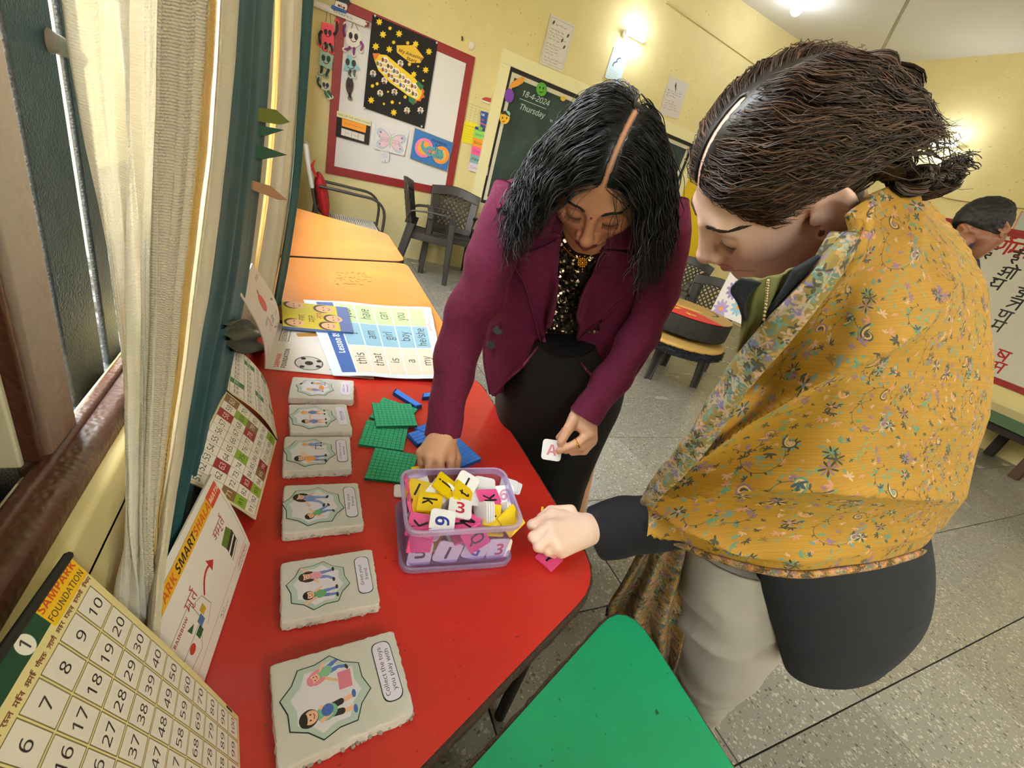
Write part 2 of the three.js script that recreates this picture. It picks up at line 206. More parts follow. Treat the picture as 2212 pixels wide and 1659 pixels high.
struct('wall_back', box(-0.5, SIDE + 0.3, -0.1, CEIL, BACK - 0.25, BACK), wallMat);
struct('wall_right', box(SIDE, SIDE + 0.25, -0.1, CEIL, BACK, FRONT), wallMat);
struct('wall_front', box(-0.5, SIDE + 0.3, -0.1, CEIL, FRONT, FRONT + 0.25), wallMat);
const OUT = -0.36, openings = [[-1.36, 0.3], [-3.95, -1.78], [0.6, 2.1]], SILL = 0.835, HEAD = 2.65;
{
  const g = [box(OUT, WIN, -0.1, 0.79, BACK, FRONT), box(OUT, WIN, HEAD, CEIL, BACK, FRONT), box(-0.2, WIN, 0.78, SILL, BACK, FRONT, 0.006)]; let z = FRONT;
  for (const [a, b] of [openings[2], openings[0], openings[1]]) { g.push(box(OUT, WIN, 0.79, HEAD, b, z)); z = a; } g.push(box(OUT, WIN, 0.79, HEAD, BACK, z));
  struct('wall_window', merge(g), wallMat);
}
struct('wall_outside', box(-2.6, -2.4, -0.5, 2.7, -9, 6), matStd('#efe6b0', 0.9));
struct('ground_outside', box(-12, OUT, -0.5, -0.2, -14, 10), matStd('#8d8a80', 0.95));
// windows: painted wooden frame, black iron bars behind, rough cement sill outside
const woodBrown = mat('#4a2a1a', { roughness: 0.45, bumpMap: rep(TX.grain, 3), bumpScale: 0.0012, map: rep(dataTex(128, (u, v) => { const a = fbm(u, v, 4, 33); return a > 0.62 ? [176, 150, 128] : [clamp(120 + a * 60, 0, 255), clamp(84 + a * 50, 0, 255), clamp(66 + a * 40, 0, 255)]; }, true), 3), color: '#7d5d4c' });
const ironBlack = mat('#17181a', { roughness: 0.5, bumpMap: rep(TX.grain, 6), bumpScale: 0.001, map: rep(dataTex(256, (u, v) => { const a = fbm(u, v, 12, 83, 3), s = wrapN(u, v, 70, 12) > 0.92 && a > 0.55; return s ? [200, 200, 198] : [90 + a * 60, 92 + a * 60, 96 + a * 60]; }, true), 4), color: '#55585c' });
const cement = matStd('#b5b6ba', 0.95, { bumpMap: rep(TX.blotch, 6), bumpScale: 0.02, map: rep(dataTex(256, (u, v) => { const a = fbm(u, v, 9, 91, 5); const k = clamp((a - 0.3) * 420, 40, 240); return [k * 0.96, k * 0.97, k]; }, true), 5) });
openings.forEach(([z0, z1], n) => {
  const w = thing('window_' + (n + 1), '', '', V(0, 0, 0)); w.userData = { kind: 'structure' };
  part('outer_sill', box(OUT - 0.03, -0.195, 0.74, 0.795, z0, z1, 0.008), cement, w);
  part('bottom_rail', merge([box(-0.182, -0.152, 0.79, 0.853, z0, z1, 0.01), box(-0.184, -0.172, 0.84, 0.857, z0, z1, 0.004)]), woodBrown, w);
  part('top_rail', box(-0.2, -0.152, HEAD - 0.06, HEAD, z0, z1, 0.006), woodBrown, w);
  const zs = n === 0 ? [-0.442, -1.34] : Array.from({ length: 5 }, (_, k) => z0 + 0.03 + (z1 - z0 - 0.08) * k / 4);
  for (const z of zs) {
    const g = paint(box(-0.2, -0.176, 0.79, HEAD - 0.05, z, z + 0.05, 0.004), (x, y, zz) => { const k = 1 - sstep(0.86, 0.895, y + 0.02 * (noise3(zz * 60, y * 40, 3) - 0.5)); return mixc(lin('#f1ece4'), lin('#5c3d2c'), k); });
    part('mullion', g, new THREE.MeshPhysicalMaterial({ vertexColors: true, roughness: 0.5, bumpMap: rep(TX.grain, 2), bumpScale: 0.001 }), w);
    for (const e of [-0.006, 0.05]) part('mullion_edge', box(-0.203, -0.18, 0.853, HEAD - 0.05, z + e, z + e + 0.006, 0.002), woodBrown, w);
    for (const e of [-0.012, 0.056]) part('glazing_bead', box(-0.206, -0.19, 0.853, HEAD - 0.05, z + e, z + e + 0.006, 0.002), matStd('#bdb59b', 0.6), w);
  }
  const bz = n === 0 ? [[-0.47, 0.3], [-0.648, -0.56], [hit(235, 597, 'x', -0.225).z, hit(204, 597, 'x', -0.225).z]] : [0.12, 0.37, 0.62, 0.87].map((k) => [z0 + (z1 - z0) * k, z0 + (z1 - z0) * k + 0.06]);
  for (const [a, b] of bz) part('bar', box(-0.228, -0.222, 0.79, HEAD, Math.min(a, b), Math.max(a, b), 0.004), ironBlack, w);
  if (n === 0) { const p = hit(118, 92, 'x', -0.225), q = hit(150, 112, 'x', -0.225); part('hinge_rod', ballTube([p.clone().add(V(0, 0, 0.02)), p, q, q.clone().add(V(0, -0.004, -0.02))], [0.011, 0.009, 0.009, 0.008], 10), matStd('#6d655c', 0.7, { bumpMap: rep(TX.grain, 8), bumpScale: 0.001 }), w); }
});
// ---------- curtains: pleated cloth hung in front of the windows ----------
const P3 = (a) => (a[3] ? hit(a[0], a[1], 'z', a[2]) : hit(a[0], a[1], 'x', a[2]));
function curtain(rows, pleats, amp, nu, nv, thick, seed) {
  const r = rng(seed), ph = r() * 6; const ctl = rows.map(([l, m, e]) => m ? [P3(l), P3(m), P3(e)] : [P3(l), P3(l).lerp(P3(e), 0.33), P3(l).lerp(P3(e), 0.67), P3(e)]);
  return patch(ctl, nu, nv, thick, (u, v) => amp * (Math.sin(u * pleats * 6.283 + ph + 0.5 * Math.sin(v * 3)) + 0.35 * Math.sin(u * pleats * 15.1 + v * 2 + ph)) * (0.55 + 0.45 * Math.sin(u * 9 + seed)) + 0.0012 * (noise3(u * 60, v * 20, seed) - 0.5));
}
const creamCloth = mat('#f7f2e8', { roughness: 0.75, transmission: 0.45, thickness: 0, sheen: 0.4, sheenRoughness: 0.5, sheenColor: new THREE.Color('#fff6e0'), bumpMap: rep(TX.weave, 9), bumpScale: 0.0006 });
const satinCloth = mat('#d9cdb4', { roughness: 0.42, sheen: 0.7, sheenRoughness: 0.4, sheenColor: new THREE.Color('#fff3da'), bumpMap: rep(TX.wool, 10, 26), bumpScale: 0.0012 });
const tealCloth = mat('#12494f', { roughness: 0.55, sheen: 0.6, sheenRoughness: 0.35, sheenColor: new THREE.Color('#3c8f96'), bumpMap: rep(TX.weave, 14), bumpScale: 0.0004 });
const goldCloth = mat('#d2ab62', { roughness: 0.5, transmission: 0.15, thickness: 0, bumpMap: rep(TX.weave, 12), bumpScale: 0.0006 });
{
  const t = thing('cream_curtain', 'cream and satin striped curtain nearest the camera with a gold stripe', 'curtain', V(0, 0, 0));
  part('sheer_panel', curtain([[[110, -330, -0.105], null, [372, -330, -0.075]], [[155, 0, -0.115], null, [352, 0, -0.085]], [[192, 300, -0.12], null, [345, 300, -0.09]], [[235, 600, -0.125], null, [336, 600, -0.096]], [[262, 800, -0.13], null, [328, 800, -0.105]], [[267, 1000, -0.132], null, [320, 1000, -0.112]], [[264, 1180, -0.13], null, [318, 1180, -0.112]], [[250, 1400, -0.125], null, [330, 1400, -0.11]]], 3.2, 0.006, 60, 60, 0.002, 3), creamCloth, t);
  part('woven_band', curtain([[[368, -330, -0.075], null, [452, -330, -0.07]], [[350, 0, -0.085], null, [442, 0, -0.078]], [[343, 300, -0.09], null, [425, 300, -0.083]], [[334, 600, -0.096], null, [394, 600, -0.09]], [[327, 800, -0.105], null, [376, 800, -0.1]], [[319, 1000, -0.112], null, [352, 1000, -0.108]], [[317, 1180, -0.112], null, [334, 1180, -0.11]], [[328, 1400, -0.11], null, [340, 1400, -0.108]]], 2.5, 0.003, 40, 60, 0.002, 5), mat('#d8cdb8', { roughness: 0.8, transmission: 0.2, thickness: 0, bumpMap: rep(TX.weave, 5, 7), bumpScale: 0.0016 }), t);
  part('gold_stripe', curtain([[[450, -330, -0.07], null, [472, -330, -0.068]], [[440, 0, -0.078], null, [466, 0, -0.076]], [[424, 300, -0.083], null, [447, 300, -0.08]], [[393, 600, -0.09], null, [412, 600, -0.087]], [[375, 800, -0.1], null, [388, 800, -0.098]], [[351, 1000, -0.108], null, [360, 1000, -0.107]], [[333, 1180, -0.11], null, [340, 1180, -0.109]], [[338, 1400, -0.108], null, [344, 1400, -0.107]]], 1.2, 0.002, 12, 60, 0.002, 7), goldCloth, t);
  part('satin_panel', curtain([[[470, -330, -0.068], null, [520, -330, -0.066]], [[464, 0, -0.076], null, [516, 0, -0.072]], [[445, 300, -0.08], null, [492, 300, -0.078]], [[410, 600, -0.087], null, [456, 600, -0.086]], [[387, 800, -0.098], null, [421, 800, -0.097]], [[359, 1000, -0.107], null, [390, 1000, -0.106]], [[337, 1180, -0.108], null, [358, 1180, -0.107]], [[318, 1400, -0.105], null, [335, 1400, -0.104]]], 1.3, 0.005, 40, 60, 0.002, 8), satinCloth, t);
}
single('teal_curtain', 'dark teal curtain hanging next to the near cream curtain', 'curtain', curtain([[[510, -330, -0.07], null, [612, -330, -0.075]], [[513, 0, -0.076], null, [587, 0, -0.08]], [[490, 300, -0.08], null, [568, 300, -0.085]], [[454, 600, -0.09], null, [533, 600, -0.095]], [[419, 800, -0.1], null, [495, 800, -0.105]], [[388, 1000, -0.109], null, [452, 1000, -0.115]], [[356, 1190, -0.112], null, [398, 1190, -0.12]], [[330, 1400, -0.11], null, [352, 1400, -0.12]]], 3, 0.006, 60, 50, 0.002, 11), tealCloth);
{
  const t = thing('cream_curtain', 'cream curtain hanging behind the near teal curtain at the far window', 'curtain', V(0, 0, 0));
  part('cloth_panel', curtain([[[566, -260, -1.5, 1], null, [668, -260, -1.86, 1]], [[562, 0, -1.45, 1], null, [655, 0, -1.78, 1]], [[555, 200, -1.4, 1], null, [645, 200, -1.74, 1]], [[532, 400, -1.32, 1], null, [629, 400, -1.68, 1]], [[512, 560, -1.26, 1], null, [606, 560, -1.6, 1]], [[500, 660, -1.24, 1], null, [590, 640, -1.54, 1]], [[490, 760, -1.22, 1], null, [578, 720, -1.5, 1]]], 3.4, 0.014, 70, 50, 0.003, 15), mat('#ddd2ba', { roughness: 0.5, transmission: 0.3, thickness: 0, sheen: 0.5, sheenRoughness: 0.4, sheenColor: new THREE.Color('#fff3da'), bumpMap: rep(TX.wool, 8, 20), bumpScale: 0.001 }), t);
  part('gold_stripe', curtain([[[598, -260, -1.5, 1], null, [612, -260, -1.5, 1]], [[594, 0, -1.45, 1], null, [607, 0, -1.45, 1]], [[587, 200, -1.42, 1], null, [600, 200, -1.42, 1]], [[572, 400, -1.36, 1], null, [584, 400, -1.36, 1]], [[551, 560, -1.3, 1], null, [561, 560, -1.3, 1]], [[536, 660, -1.26, 1], null, [543, 660, -1.26, 1]]], 1, 0.004, 10, 50, 0.002, 17), goldCloth, t);
}
single('teal_curtain', 'dark teal curtain at the far window beside the orange tables', 'curtain', curtain([[[660, -260, -1.86, 1], null, [692, -260, -2.02, 1]], [[650, 0, -1.78, 1], null, [677, 0, -1.92, 1]], [[643, 200, -1.72, 1], null, [662, 200, -1.84, 1]], [[628, 400, -1.66, 1], null, [646, 400, -1.78, 1]], [[606, 560, -1.58, 1], null, [623, 560, -1.7, 1]], [[592, 650, -1.54, 1], null, [605, 650, -1.64, 1]], [[586, 700, -1.52, 1], null, [597, 700, -1.6, 1]]], 1.6, 0.008, 40, 40, 0.003, 19), tealCloth);
{ const t = thing('paper_leaf_decoration', 'dark green paper leaf decoration pinned between the two teal curtains', 'decoration', V(0, 0, 0)); const X = -0.085, leaf = mat('#1f5a45', { roughness: 0.7 }), olive = mat('#6f7a2a', { roughness: 0.7 }), tan = mat('#b98d6a', { roughness: 0.7 }); const poly = (p, m, n) => part(n, cut(p.map((a) => hit(a[0], a[1], 'x', X)), 0.003, V(1, 0, 0.3)), m, t);
  poly([[556, 232], [566, 228], [573, 248], [568, 258], [556, 262]], olive, 'leaf'); poly([[556, 270], [570, 268], [560, 290], [552, 292]], leaf, 'leaf'); poly([[552, 310], [569, 320], [555, 342], [548, 340]], leaf, 'leaf'); poly([[546, 390], [556, 394], [565, 418], [560, 421], [546, 410]], tan, 'leaf'); }
{ // bunched lower end of the far curtain lying behind the alphabet card
  single('curtain_hem', 'grey green bunched curtain end on the table behind the folded alphabet card', 'curtain', patch([[P3([478, 700, -0.1]), P3([520, 690, -0.09]), P3([560, 705, -0.09])], [P3([488, 730, -0.095]), P3([525, 735, -0.085]), P3([565, 740, -0.085])], [P3([500, 760, -0.1]), P3([540, 768, -0.1]), P3([575, 770, -0.1])]], 30, 20, 0.004, (u, v) => 0.01 * Math.sin(v * 16 + u * 4)), mat('#5c5f4c', { roughness: 0.8, bumpMap: rep(TX.weave, 8), bumpScale: 0.0008 }));
}
// ---------- tables ----------
function lamTex(base, seed, grain) { const t = dataTex(512, (u, v) => { const a = fbm(u, v, 4, seed, 5), gr = grain ? (fbm(u * 0.999, v, 2, seed + 9, 3) * 0.3 + wrapN(u, v, 6, 3) * 0.1 + wrapN(u, (v * 9) % 1, 12, seed) * 0.2) : 0, sp = wrapN(u, v, 110, seed + 4) > 0.972 ? 0.55 : 1, k = (0.9 + 0.2 * a + (grain ? (gr - 0.3) * 0.22 : 0)) * sp; return base.map((c) => clamp(c * k, 0, 255)); }, true); t.repeat.set(1.7, 1.7); return t; }
const edgeWood = mat('#3a2719', { roughness: 0.8, bumpMap: rep(TX.grain, 5), bumpScale: 0.002 }), steelDark = mat('#3b3b3c', { metalness: 0.7, roughness: 0.5 });
function table(name, label, pts, lam, legs) {
  const t = thing(name, label, 'table', V(0, 0, 0)), up = V(0, 1, 0), c = pts.reduce((s, p) => s.add(p), V(0, 0, 0)).multiplyScalar(1 / pts.length), inset = (k) => pts.map((p) => p.clone().lerp(c, k / p.distanceTo(c)));
  const fix = (g) => { const uv = g.attributes.uv, p = g.attributes.position; for (let i = 0; i < uv.count; i++) uv.setXY(i, p.getX(i), p.getZ(i)); return g; };
  part('laminate', fix(cut(roundPoly(inset(0.007), 0.085), 0.0015, up, 0.0004)), lam, t);
  const r = rng(pts.length * 7 + name.length), jag = roundPoly(pts, 0.09).flatMap((p, i, a) => { const q = a[(i + 1) % a.length], n = Math.max(1, Math.floor(p.distanceTo(q) / 0.012)), o = []; for (let k = 0; k < n; k++) { const s = p.clone().lerp(q, k / n), d = s.clone().sub(c).normalize(); o.push(s.addScaledVector(d, (r() - 0.6) * 0.003)); } return o; });
  const eb = cut(jag.map((p) => p.clone().setY(TABLE - 0.0016)), 0.022, up, 0.001); part('edge_board', worldUV(eb), edgeWood, t);
  const ap = inset(0.07).map((p) => p.setY(TABLE - 0.03)); part('apron', merge(ap.map((p, i) => { const q = ap[(i + 1) % ap.length], d = q.clone().sub(p), g = new RoundedBoxGeometry(d.length(), 0.04, 0.02, 1, 0.003); g.rotateY(Math.atan2(-d.z, d.x)); const m = p.clone().lerp(q, 0.5); g.translate(m.x, m.y - 0.014, m.z); return g; })), steelDark, t);
  for (const p of ap) { part('leg', new THREE.CylinderGeometry(0.015, 0.013, TABLE - 0.05, 14).translate(p.x, (TABLE - 0.05) / 2 + 0.004, p.z), steelDark, t); }
  return t;
}
const tp = (a) => a.map(([x, z]) => V(x, TABLE, z));
table('trapezoid_table', 'red topped trapezoid table with the foam picture cards and letter box on it', tp([[0.535, -0.388], [0.535, -1.175], [-0.125, -1.49], [-0.125, -0.07]]), mat('#ffffff', { map: lamTex([198, 42, 30], 5), roughness: 0.38, clearcoat: 0.25, clearcoatRoughness: 0.3, bumpMap: rep(TX.blotch, 4), bumpScale: 0.0006 }));
table('trapezoid_table', 'green topped table in the foreground against the red table', tp([[0.555, -0.355], [0.553, 1.0], [-0.12, 0.66], [-0.12, -0.05]]), mat('#ffffff', { map: lamTex([16, 140, 92], 15), roughness: 0.36, clearcoat: 0.25, clearcoatRoughness: 0.3, bumpMap: rep(TX.blotch, 4), bumpScale: 0.0006 }));
const orangeLam = mat('#ffffff', { map: lamTex([216, 134, 60], 25, true), roughness: 0.33, clearcoat: 0.4, clearcoatRoughness: 0.18 });
table('trapezoid_table', 'orange wood topped table beyond the red table with scribbles on it', tp([[0.533, -1.19], [0.538, -2.53], [-0.12, -2.215], [-0.12, -1.508]]), orangeLam);
table('trapezoid_table', 'farthest orange wood topped table in front of the end wall', tp([[0.54, -2.552], [0.535, -3.29], [-0.12, -3.56], [-0.12, -2.235]]), orangeLam);
{ const r = rng(77), g = []; for (let k = 0; k < 46; k++) { const x = 722 + (k % 12) * 6 + r() * 8, y = 588 + Math.floor(k / 12) * 7 + r() * 7, a = onTable(x, y, 0.0004), b = onTable(x + 3 + r() * 6, y + 4 * (r() - 0.3), 0.0004); g.push(ballTube([a, a.clone().lerp(b, 0.5), b], [0.0006, 0.0009, 0.0005], 4, 2)); } const m = single('pen_scribble', 'dark pen scribble on the middle of the nearer orange table', 'scribble', merge(g), matStd('#4a2c18', 0.9)); }

// ---------- foam picture cards ----------
const foam = mat('#f1efe8', { roughness: 0.85, bumpMap: rep(TX.grain, 30), bumpScale: 0.0015 });
function kid(g, x, y, s, o) { // one simple child, head up, feet at +s
  g.save(); g.translate(x, y); if (o.turn) g.rotate(o.turn); const L = (pts, w, c) => { g.strokeStyle = c; g.lineWidth = w; g.lineCap = g.lineJoin = 'round'; g.beginPath(); pts.forEach(([a, b], i) => i ? g.lineTo(a * s, b * s) : g.moveTo(a * s, b * s)); g.stroke(); }, E = (a, b, rx, ry, c) => { g.fillStyle = c; g.beginPath(); g.ellipse(a * s, b * s, rx * s, ry * s, 0, 0, 7); g.fill(); };
  const sk = o.skin || '#f0bfa0';
  L([[-0.07, 0.1], [-0.1, 0.3], [o.step ? -0.2 : -0.1, 0.44]], 0.09 * s, o.bare ? sk : o.pants); L([[0.07, 0.1], [0.1, 0.3], [0.12, 0.45]], 0.09 * s, o.bare ? sk : o.pants); L([[-0.07, 0.06], [-0.09, 0.22]], 0.12 * s, o.pants); L([[0.07, 0.06], [0.09, 0.22]], 0.12 * s, o.pants);
  E(o.step ? -0.24 : -0.14, 0.47, 0.08, 0.04, o.shoe || '#333'); E(0.15, 0.48, 0.08, 0.04, o.shoe || '#333');
  E(0, -0.05, 0.15, 0.2, o.shirt); L([[-0.12, -0.15], o.armL || [-0.25, 0.02]], 0.075 * s, sk); L([[0.12, -0.15], o.armR || [0.25, 0.02]], 0.075 * s, sk);
  E(0, -0.37, 0.16, 0.17, o.hair); E(0.01, -0.335, 0.125, 0.13, sk); E(-0.04, -0.34, 0.014, 0.02, '#222'); E(0.06, -0.34, 0.014, 0.02, '#222'); if (o.long) { E(-0.14, -0.26, 0.06, 0.16, o.hair); E(0.15, -0.26, 0.05, 0.14, o.hair); } E(0, -0.46, 0.13, 0.07, o.hair); L([[-0.03, -0.28], [0.02, -0.265], [0.06, -0.285]], 0.016 * s, '#a04040');
  g.restore();
}
const K1 = { shirt: '#e9a463', pants: '#6f86c9', hair: '#2c2320' }, K2 = { shirt: '#7f93d2', pants: '#8da0d8', hair: '#2b2220', long: true }, K3 = { shirt: '#6fae7c', pants: '#6d87cf', hair: '#1f1a18' }, K4 = { shirt: '#e49ab6', pants: '#7a90d6', hair: '#3a2a24', long: true }, K5 = { shirt: '#7cba9b', pants: '#2a2a2c', hair: '#2a2320', bare: true, shoe: '#4a6fc0' }, K6 = { shirt: '#8cc09b', pants: '#5d82cf', hair: '#e88aa0', long: true };
const scenes = {
  moon: (g) => { g.fillStyle = '#222'; g.beginPath(); g.ellipse(340, 70, 34, 16, 0.2, 0, 7); g.fill(); kid(g, 190, 260, 210, { ...K2, hair: '#e8b56a' }); g.fillStyle = '#e59a55'; g.beginPath(); g.ellipse(268, 340, 70, 34, 0, 0, 7); g.fill(); g.fillRect(258, 340, 16, 90); kid(g, 380, 300, 190, { ...K1, pants: '#7f93d2' }); },
  share: (g) => { kid(g, 170, 270, 260, { shirt: '#6a84c8', pants: '#e8a77a', hair: '#1f1a18', bare: true, armR: [0.42, -0.16] }); kid(g, 360, 270, 260, { shirt: '#5f7fc7', pants: '#e59c66', hair: '#e0a35c', bare: true, armL: [-0.35, -0.14] }); },
  teach: (g) => { kid(g, 150, 270, 300, { ...K1, armR: [0.34, -0.3] }); g.fillStyle = '#555'; g.fillRect(300, 310, 90, 8); g.fillRect(306, 318, 6, 80); g.fillRect(380, 318, 6, 80); kid(g, 390, 280, 190, { shirt: '#7fa0dc', pants: '#5a79c0', hair: '#e0b080', armL: [-0.3, 0.1] }); },
  help: (g) => { kid(g, 170, 300, 230, { ...K3, turn: -0.5, armR: [0.34, -0.2], step: true }); kid(g, 350, 230, 280, { ...K2, turn: 0.25, armL: [-0.34, 0.06], step: true }); },
  greet: (g) => { kid(g, 160, 270, 270, { ...K3, armL: [-0.3, -0.5] }); kid(g, 350, 250, 280, { ...K4, armR: [0.34, -0.45], step: true }); },
  toys: (g) => { kid(g, 160, 260, 310, { ...K5, armR: [0.1, 0.02], armL: [-0.05, 0.02] }); g.fillStyle = '#4a6fc0'; g.beginPath(); g.arc(170, 250, 34, 0, 7); g.fill(); g.fillStyle = '#e0839a'; g.fillRect(255, 330, 110, 80); kid(g, 400, 270, 230, { ...K6, turn: -0.35, armL: [-0.4, 0.1], step: true }); },
};
function picTex(draw, hand) { return canvasTex(512, 512, (g) => { g.fillStyle = '#b9cbc3'; g.fillRect(0, 0, 512, 512); g.fillStyle = '#e3dfe9'; g.beginPath(); for (let k = 0; k < 16; k++) { const a = k / 16 * 6.2832 + 0.2, r = (k % 2 ? 172 : 205); g.lineTo(256 + Math.cos(a) * r, 256 + Math.sin(a) * r); } g.fill(); draw(g); }); }
function capTex(lines, hand) { return canvasTex(512, 200, (g) => { g.fillStyle = '#e6e0f2'; g.fillRect(0, 0, 512, 200); g.textAlign = 'center'; g.fillStyle = hand ? '#43309c' : '#2b2b36'; g.font = (hand ? 'italic ' : '') + (lines.length > 1 ? '62px' : '84px') + ' sans-serif'; lines.forEach((s, i) => g.fillText(s, 256, lines.length > 1 ? 84 + i * 76 : 126)); if (hand) { g.strokeStyle = '#43309c'; g.lineWidth = 5; g.beginPath(); g.moveTo(150, 150); g.lineTo(360, 156); g.stroke(); } }); }
const inkLine = matStd('#26352f', 0.8), rnd = rng(3);
function foamCard(label, q, draw, lines, hand) {
  const TH = 0.019, c = q.map(([x, y]) => onTable(x, y, TH)), [tl, tr, br, bl] = c; // corners as seen in the picture; the print reads away from the camera, its top to the left
  const t = thing('foam_picture_card', label, 'card', V(0, 0, 0)), up = V(0, 1, 0), out = [];
  for (let i = 0; i < 4; i++) { const a = c[i], b = c[(i + 1) % 4], n = 26; for (let k = 0; k < n; k++) { const p = a.clone().lerp(b, k / n), d = p.clone().sub(c[0].clone().lerp(c[2], 0.5)).setY(0).normalize(); out.push(p.addScaledVector(d, (rnd() - 0.5) * 0.0016 - (k === 0 ? 0.002 : 0))); } }
  const g = cut(out, TH - 0.0005, up, 0.0022); const p = g.attributes.position; for (let i = 0; i < p.count; i++) { const y = p.getY(i); if (y < TABLE + TH - 0.004) { const n = noise3(p.getX(i) * 160, y * 160, p.getZ(i) * 160) - 0.5; const m = c[0].clone().lerp(c[2], 0.5), dx = p.getX(i) - m.x, dz = p.getZ(i) - m.z, l = Math.hypot(dx, dz); p.setX(i, p.getX(i) + dx / l * n * 0.004); p.setZ(i, p.getZ(i) + dz / l * n * 0.004); } }
  g.computeVertexNormals(); part('foam_slab', worldUV(g), foam, t);
  const r2 = rng(lines.join('').length + 9), beads = []; for (let k = 0; k < 44; k++) { const s = k % 2 ? [bl, br] : [tr, br], P = s[0].clone().lerp(s[1], r2()), m = c[0].clone().lerp(c[2], 0.5), d = P.clone().sub(m).setY(0).normalize(); P.addScaledVector(d, 0.0005).setY(TABLE + 0.002 + r2() * 0.006); beads.push(new THREE.IcosahedronGeometry(0.0012 + r2() * 0.0014, 1).translate(P.x, P.y, P.z)); } part('foam_crumbs', merge(beads), foam, t).userData.kind = 'stuff';
  const L = (u, v, d = 0) => tl.clone().lerp(tr, u).lerp(bl.clone().lerp(br, u), v).setY(TABLE + TH + d), R = tl.distanceTo(bl) * 0.40, cx = 0.375, cy = 0.5, C = L(cx, cy), X = tr.clone().sub(tl).normalize(), Z = bl.clone().sub(tl).normalize();
  const star = (k, d) => Array.from({ length: 16 }, (_, i) => { const a = i / 16 * 6.2832 + 0.2, r = R * k * (i % 2 ? 0.86 : 1); return C.clone().addScaledVector(X, Math.cos(a) * r * 1.08).addScaledVector(Z, Math.sin(a) * r).setY(TABLE + TH + d); });
  part('star_outline', cut(star(1.03, 0.0004), 0.0004, up), inkLine, t);
  const pg = cut(star(1, 0.0008), 0.0006, up), uvFix = (g2, o, ax, ay, w, h) => { const pp = g2.attributes.position, uv = g2.attributes.uv; for (let i = 0; i < uv.count; i++) { const d = V(pp.getX(i), o.y, pp.getZ(i)).sub(o); uv.setXY(i, 0.5 + d.dot(ax) / w, 0.5 + d.dot(ay) / h); } return g2; };
  const rd = Z.clone().negate(), ru = X.clone().negate(); // reading direction and its up
  part('printed_picture', uvFix(pg, C, rd, ru, R * 2.16, R * 2.16), new THREE.MeshStandardMaterial({ map: picTex(draw), roughness: 0.6 }), t);
  const cc = L(0.86, 0.46), hw = tl.distanceTo(bl) * 0.33, hh = tl.distanceTo(tr) * 0.075, rr = (k, d) => roundPoly([[-1, -1], [1, -1], [1, 1], [-1, 1]].map(([a, b]) => cc.clone().addScaledVector(rd, a * hw * (k > 1 ? 1.03 : 1)).addScaledVector(ru, b * hh * k).setY(TABLE + TH + d)), hh * 0.95);
  if (!hand) part('caption_outline', cut(rr(1.09, 0.0004), 0.0004, up), inkLine, t);
  part('caption_label', uvFix(cut(rr(1, 0.0008), 0.0006, up), cc, rd, ru, hw * 2, hh * 2.05), new THREE.MeshStandardMaterial({ map: capTex(lines, hand), roughness: 0.6 }), t);
}
foamCard('white foam card farthest from the camera, handwritten purple caption, beside the word chart', [[632.3, 813.3], [764.5, 821.7], [763.8, 863.9], [622.2, 857.9]], scenes.moon, ['Fulfill your', 'Homework'], true);
foamCard('white foam card captioned Sharing with two children side by side', [[623.9, 873], [748, 872.3], [762, 932], [626.3, 934.5]], scenes.share, ['Sharing'], true);
foamCard('white foam card captioned Listen to your teacher', [[615, 942.2], [755.8, 942.7], [759.6, 1012], [609.4, 1018]], scenes.teach, ['Listen to your', 'teacher']);
foamCard('white foam card captioned Help your friend', [[613, 1048], [773.4, 1042.3], [786.6, 1134], [609.4, 1153]], scenes.help, ['Help your', 'friend']);
foamCard('white foam card captioned Greet your friend', [[606.6, 1215.6], [803.6, 1184.7], [821.7, 1304.4], [606.6, 1346.5]], scenes.greet, ['Greet your', 'friend']);
foamCard('white foam card nearest the camera, captioned Collect the toys you play with', [[582.6, 1436.7], [850.3, 1360], [896, 1537], [600, 1668]], scenes.toys, ['Collect the toys', 'you play with']);

// ---------- counting blocks ----------
const greenFoam = mat('#3fcf9a', { roughness: 0.75, map: rep(dataTex(128, (u, v) => { const a = fbm(u, v, 3, 17, 4); return [clamp(150 + a * 130, 0, 255), clamp(165 + a * 110, 0, 255), clamp(150 + a * 120, 0, 255)]; }, true), 6), bumpMap: rep(TX.grain, 20), bumpScale: 0.0006 }), greenDark = matStd('#07302a', 0.9), blueFoam = mat('#3a82e8', { roughness: 0.7, bumpMap: rep(TX.grain, 20), bumpScale: 0.0006 }), blueDark = matStd('#0c2350', 0.9);
function gridBlock(name, label, cat, group, q, up, th, nu, nv, m, dark) {
  const [a, b, c, d] = q.map(([x, y, h]) => onTable(x, y, h ?? up)), t = thing(name, label, cat, V(0, 0, 0), group), n = V(0, 1, 0);
  part('base', cut([a, b, c, d].map((p) => p.clone().add(V(0, -0.0009, 0))), th - 0.001, b.clone().sub(a).cross(d.clone().sub(a)).normalize().multiplyScalar(b.clone().sub(a).cross(d.clone().sub(a)).y > 0 ? 1 : -1)), dark, t);
  const g = [], P = (u, v) => a.clone().lerp(b, u).lerp(d.clone().lerp(c, u), v); for (let i = 0; i < nu; i++) for (let j = 0; j < nv; j++) { const e = 0.045, e2 = nv === 1 ? 0.01 : e, quad = [[i + e, j + e2], [i + 1 - e, j + e2], [i + 1 - e, j + 1 - e2], [i + e, j + 1 - e2]].map(([u, v]) => P(u / nu, v / nv)); g.push(slab(quad[0], quad[1], quad[2], quad[3], 0.0012, 1, 1, null, true)); }
  part('grooved_top', merge(g), m, t);
  const side = []; for (const [p, r] of [[a, b], [b, c], [c, d], [d, a]]) side.push(slab(p, r, r.clone().add(V(0, -th, 0)), p.clone().add(V(0, -th, 0)), 0.0004, 1, 1, null, true)); part('edge_band', merge(side), m, t);
}
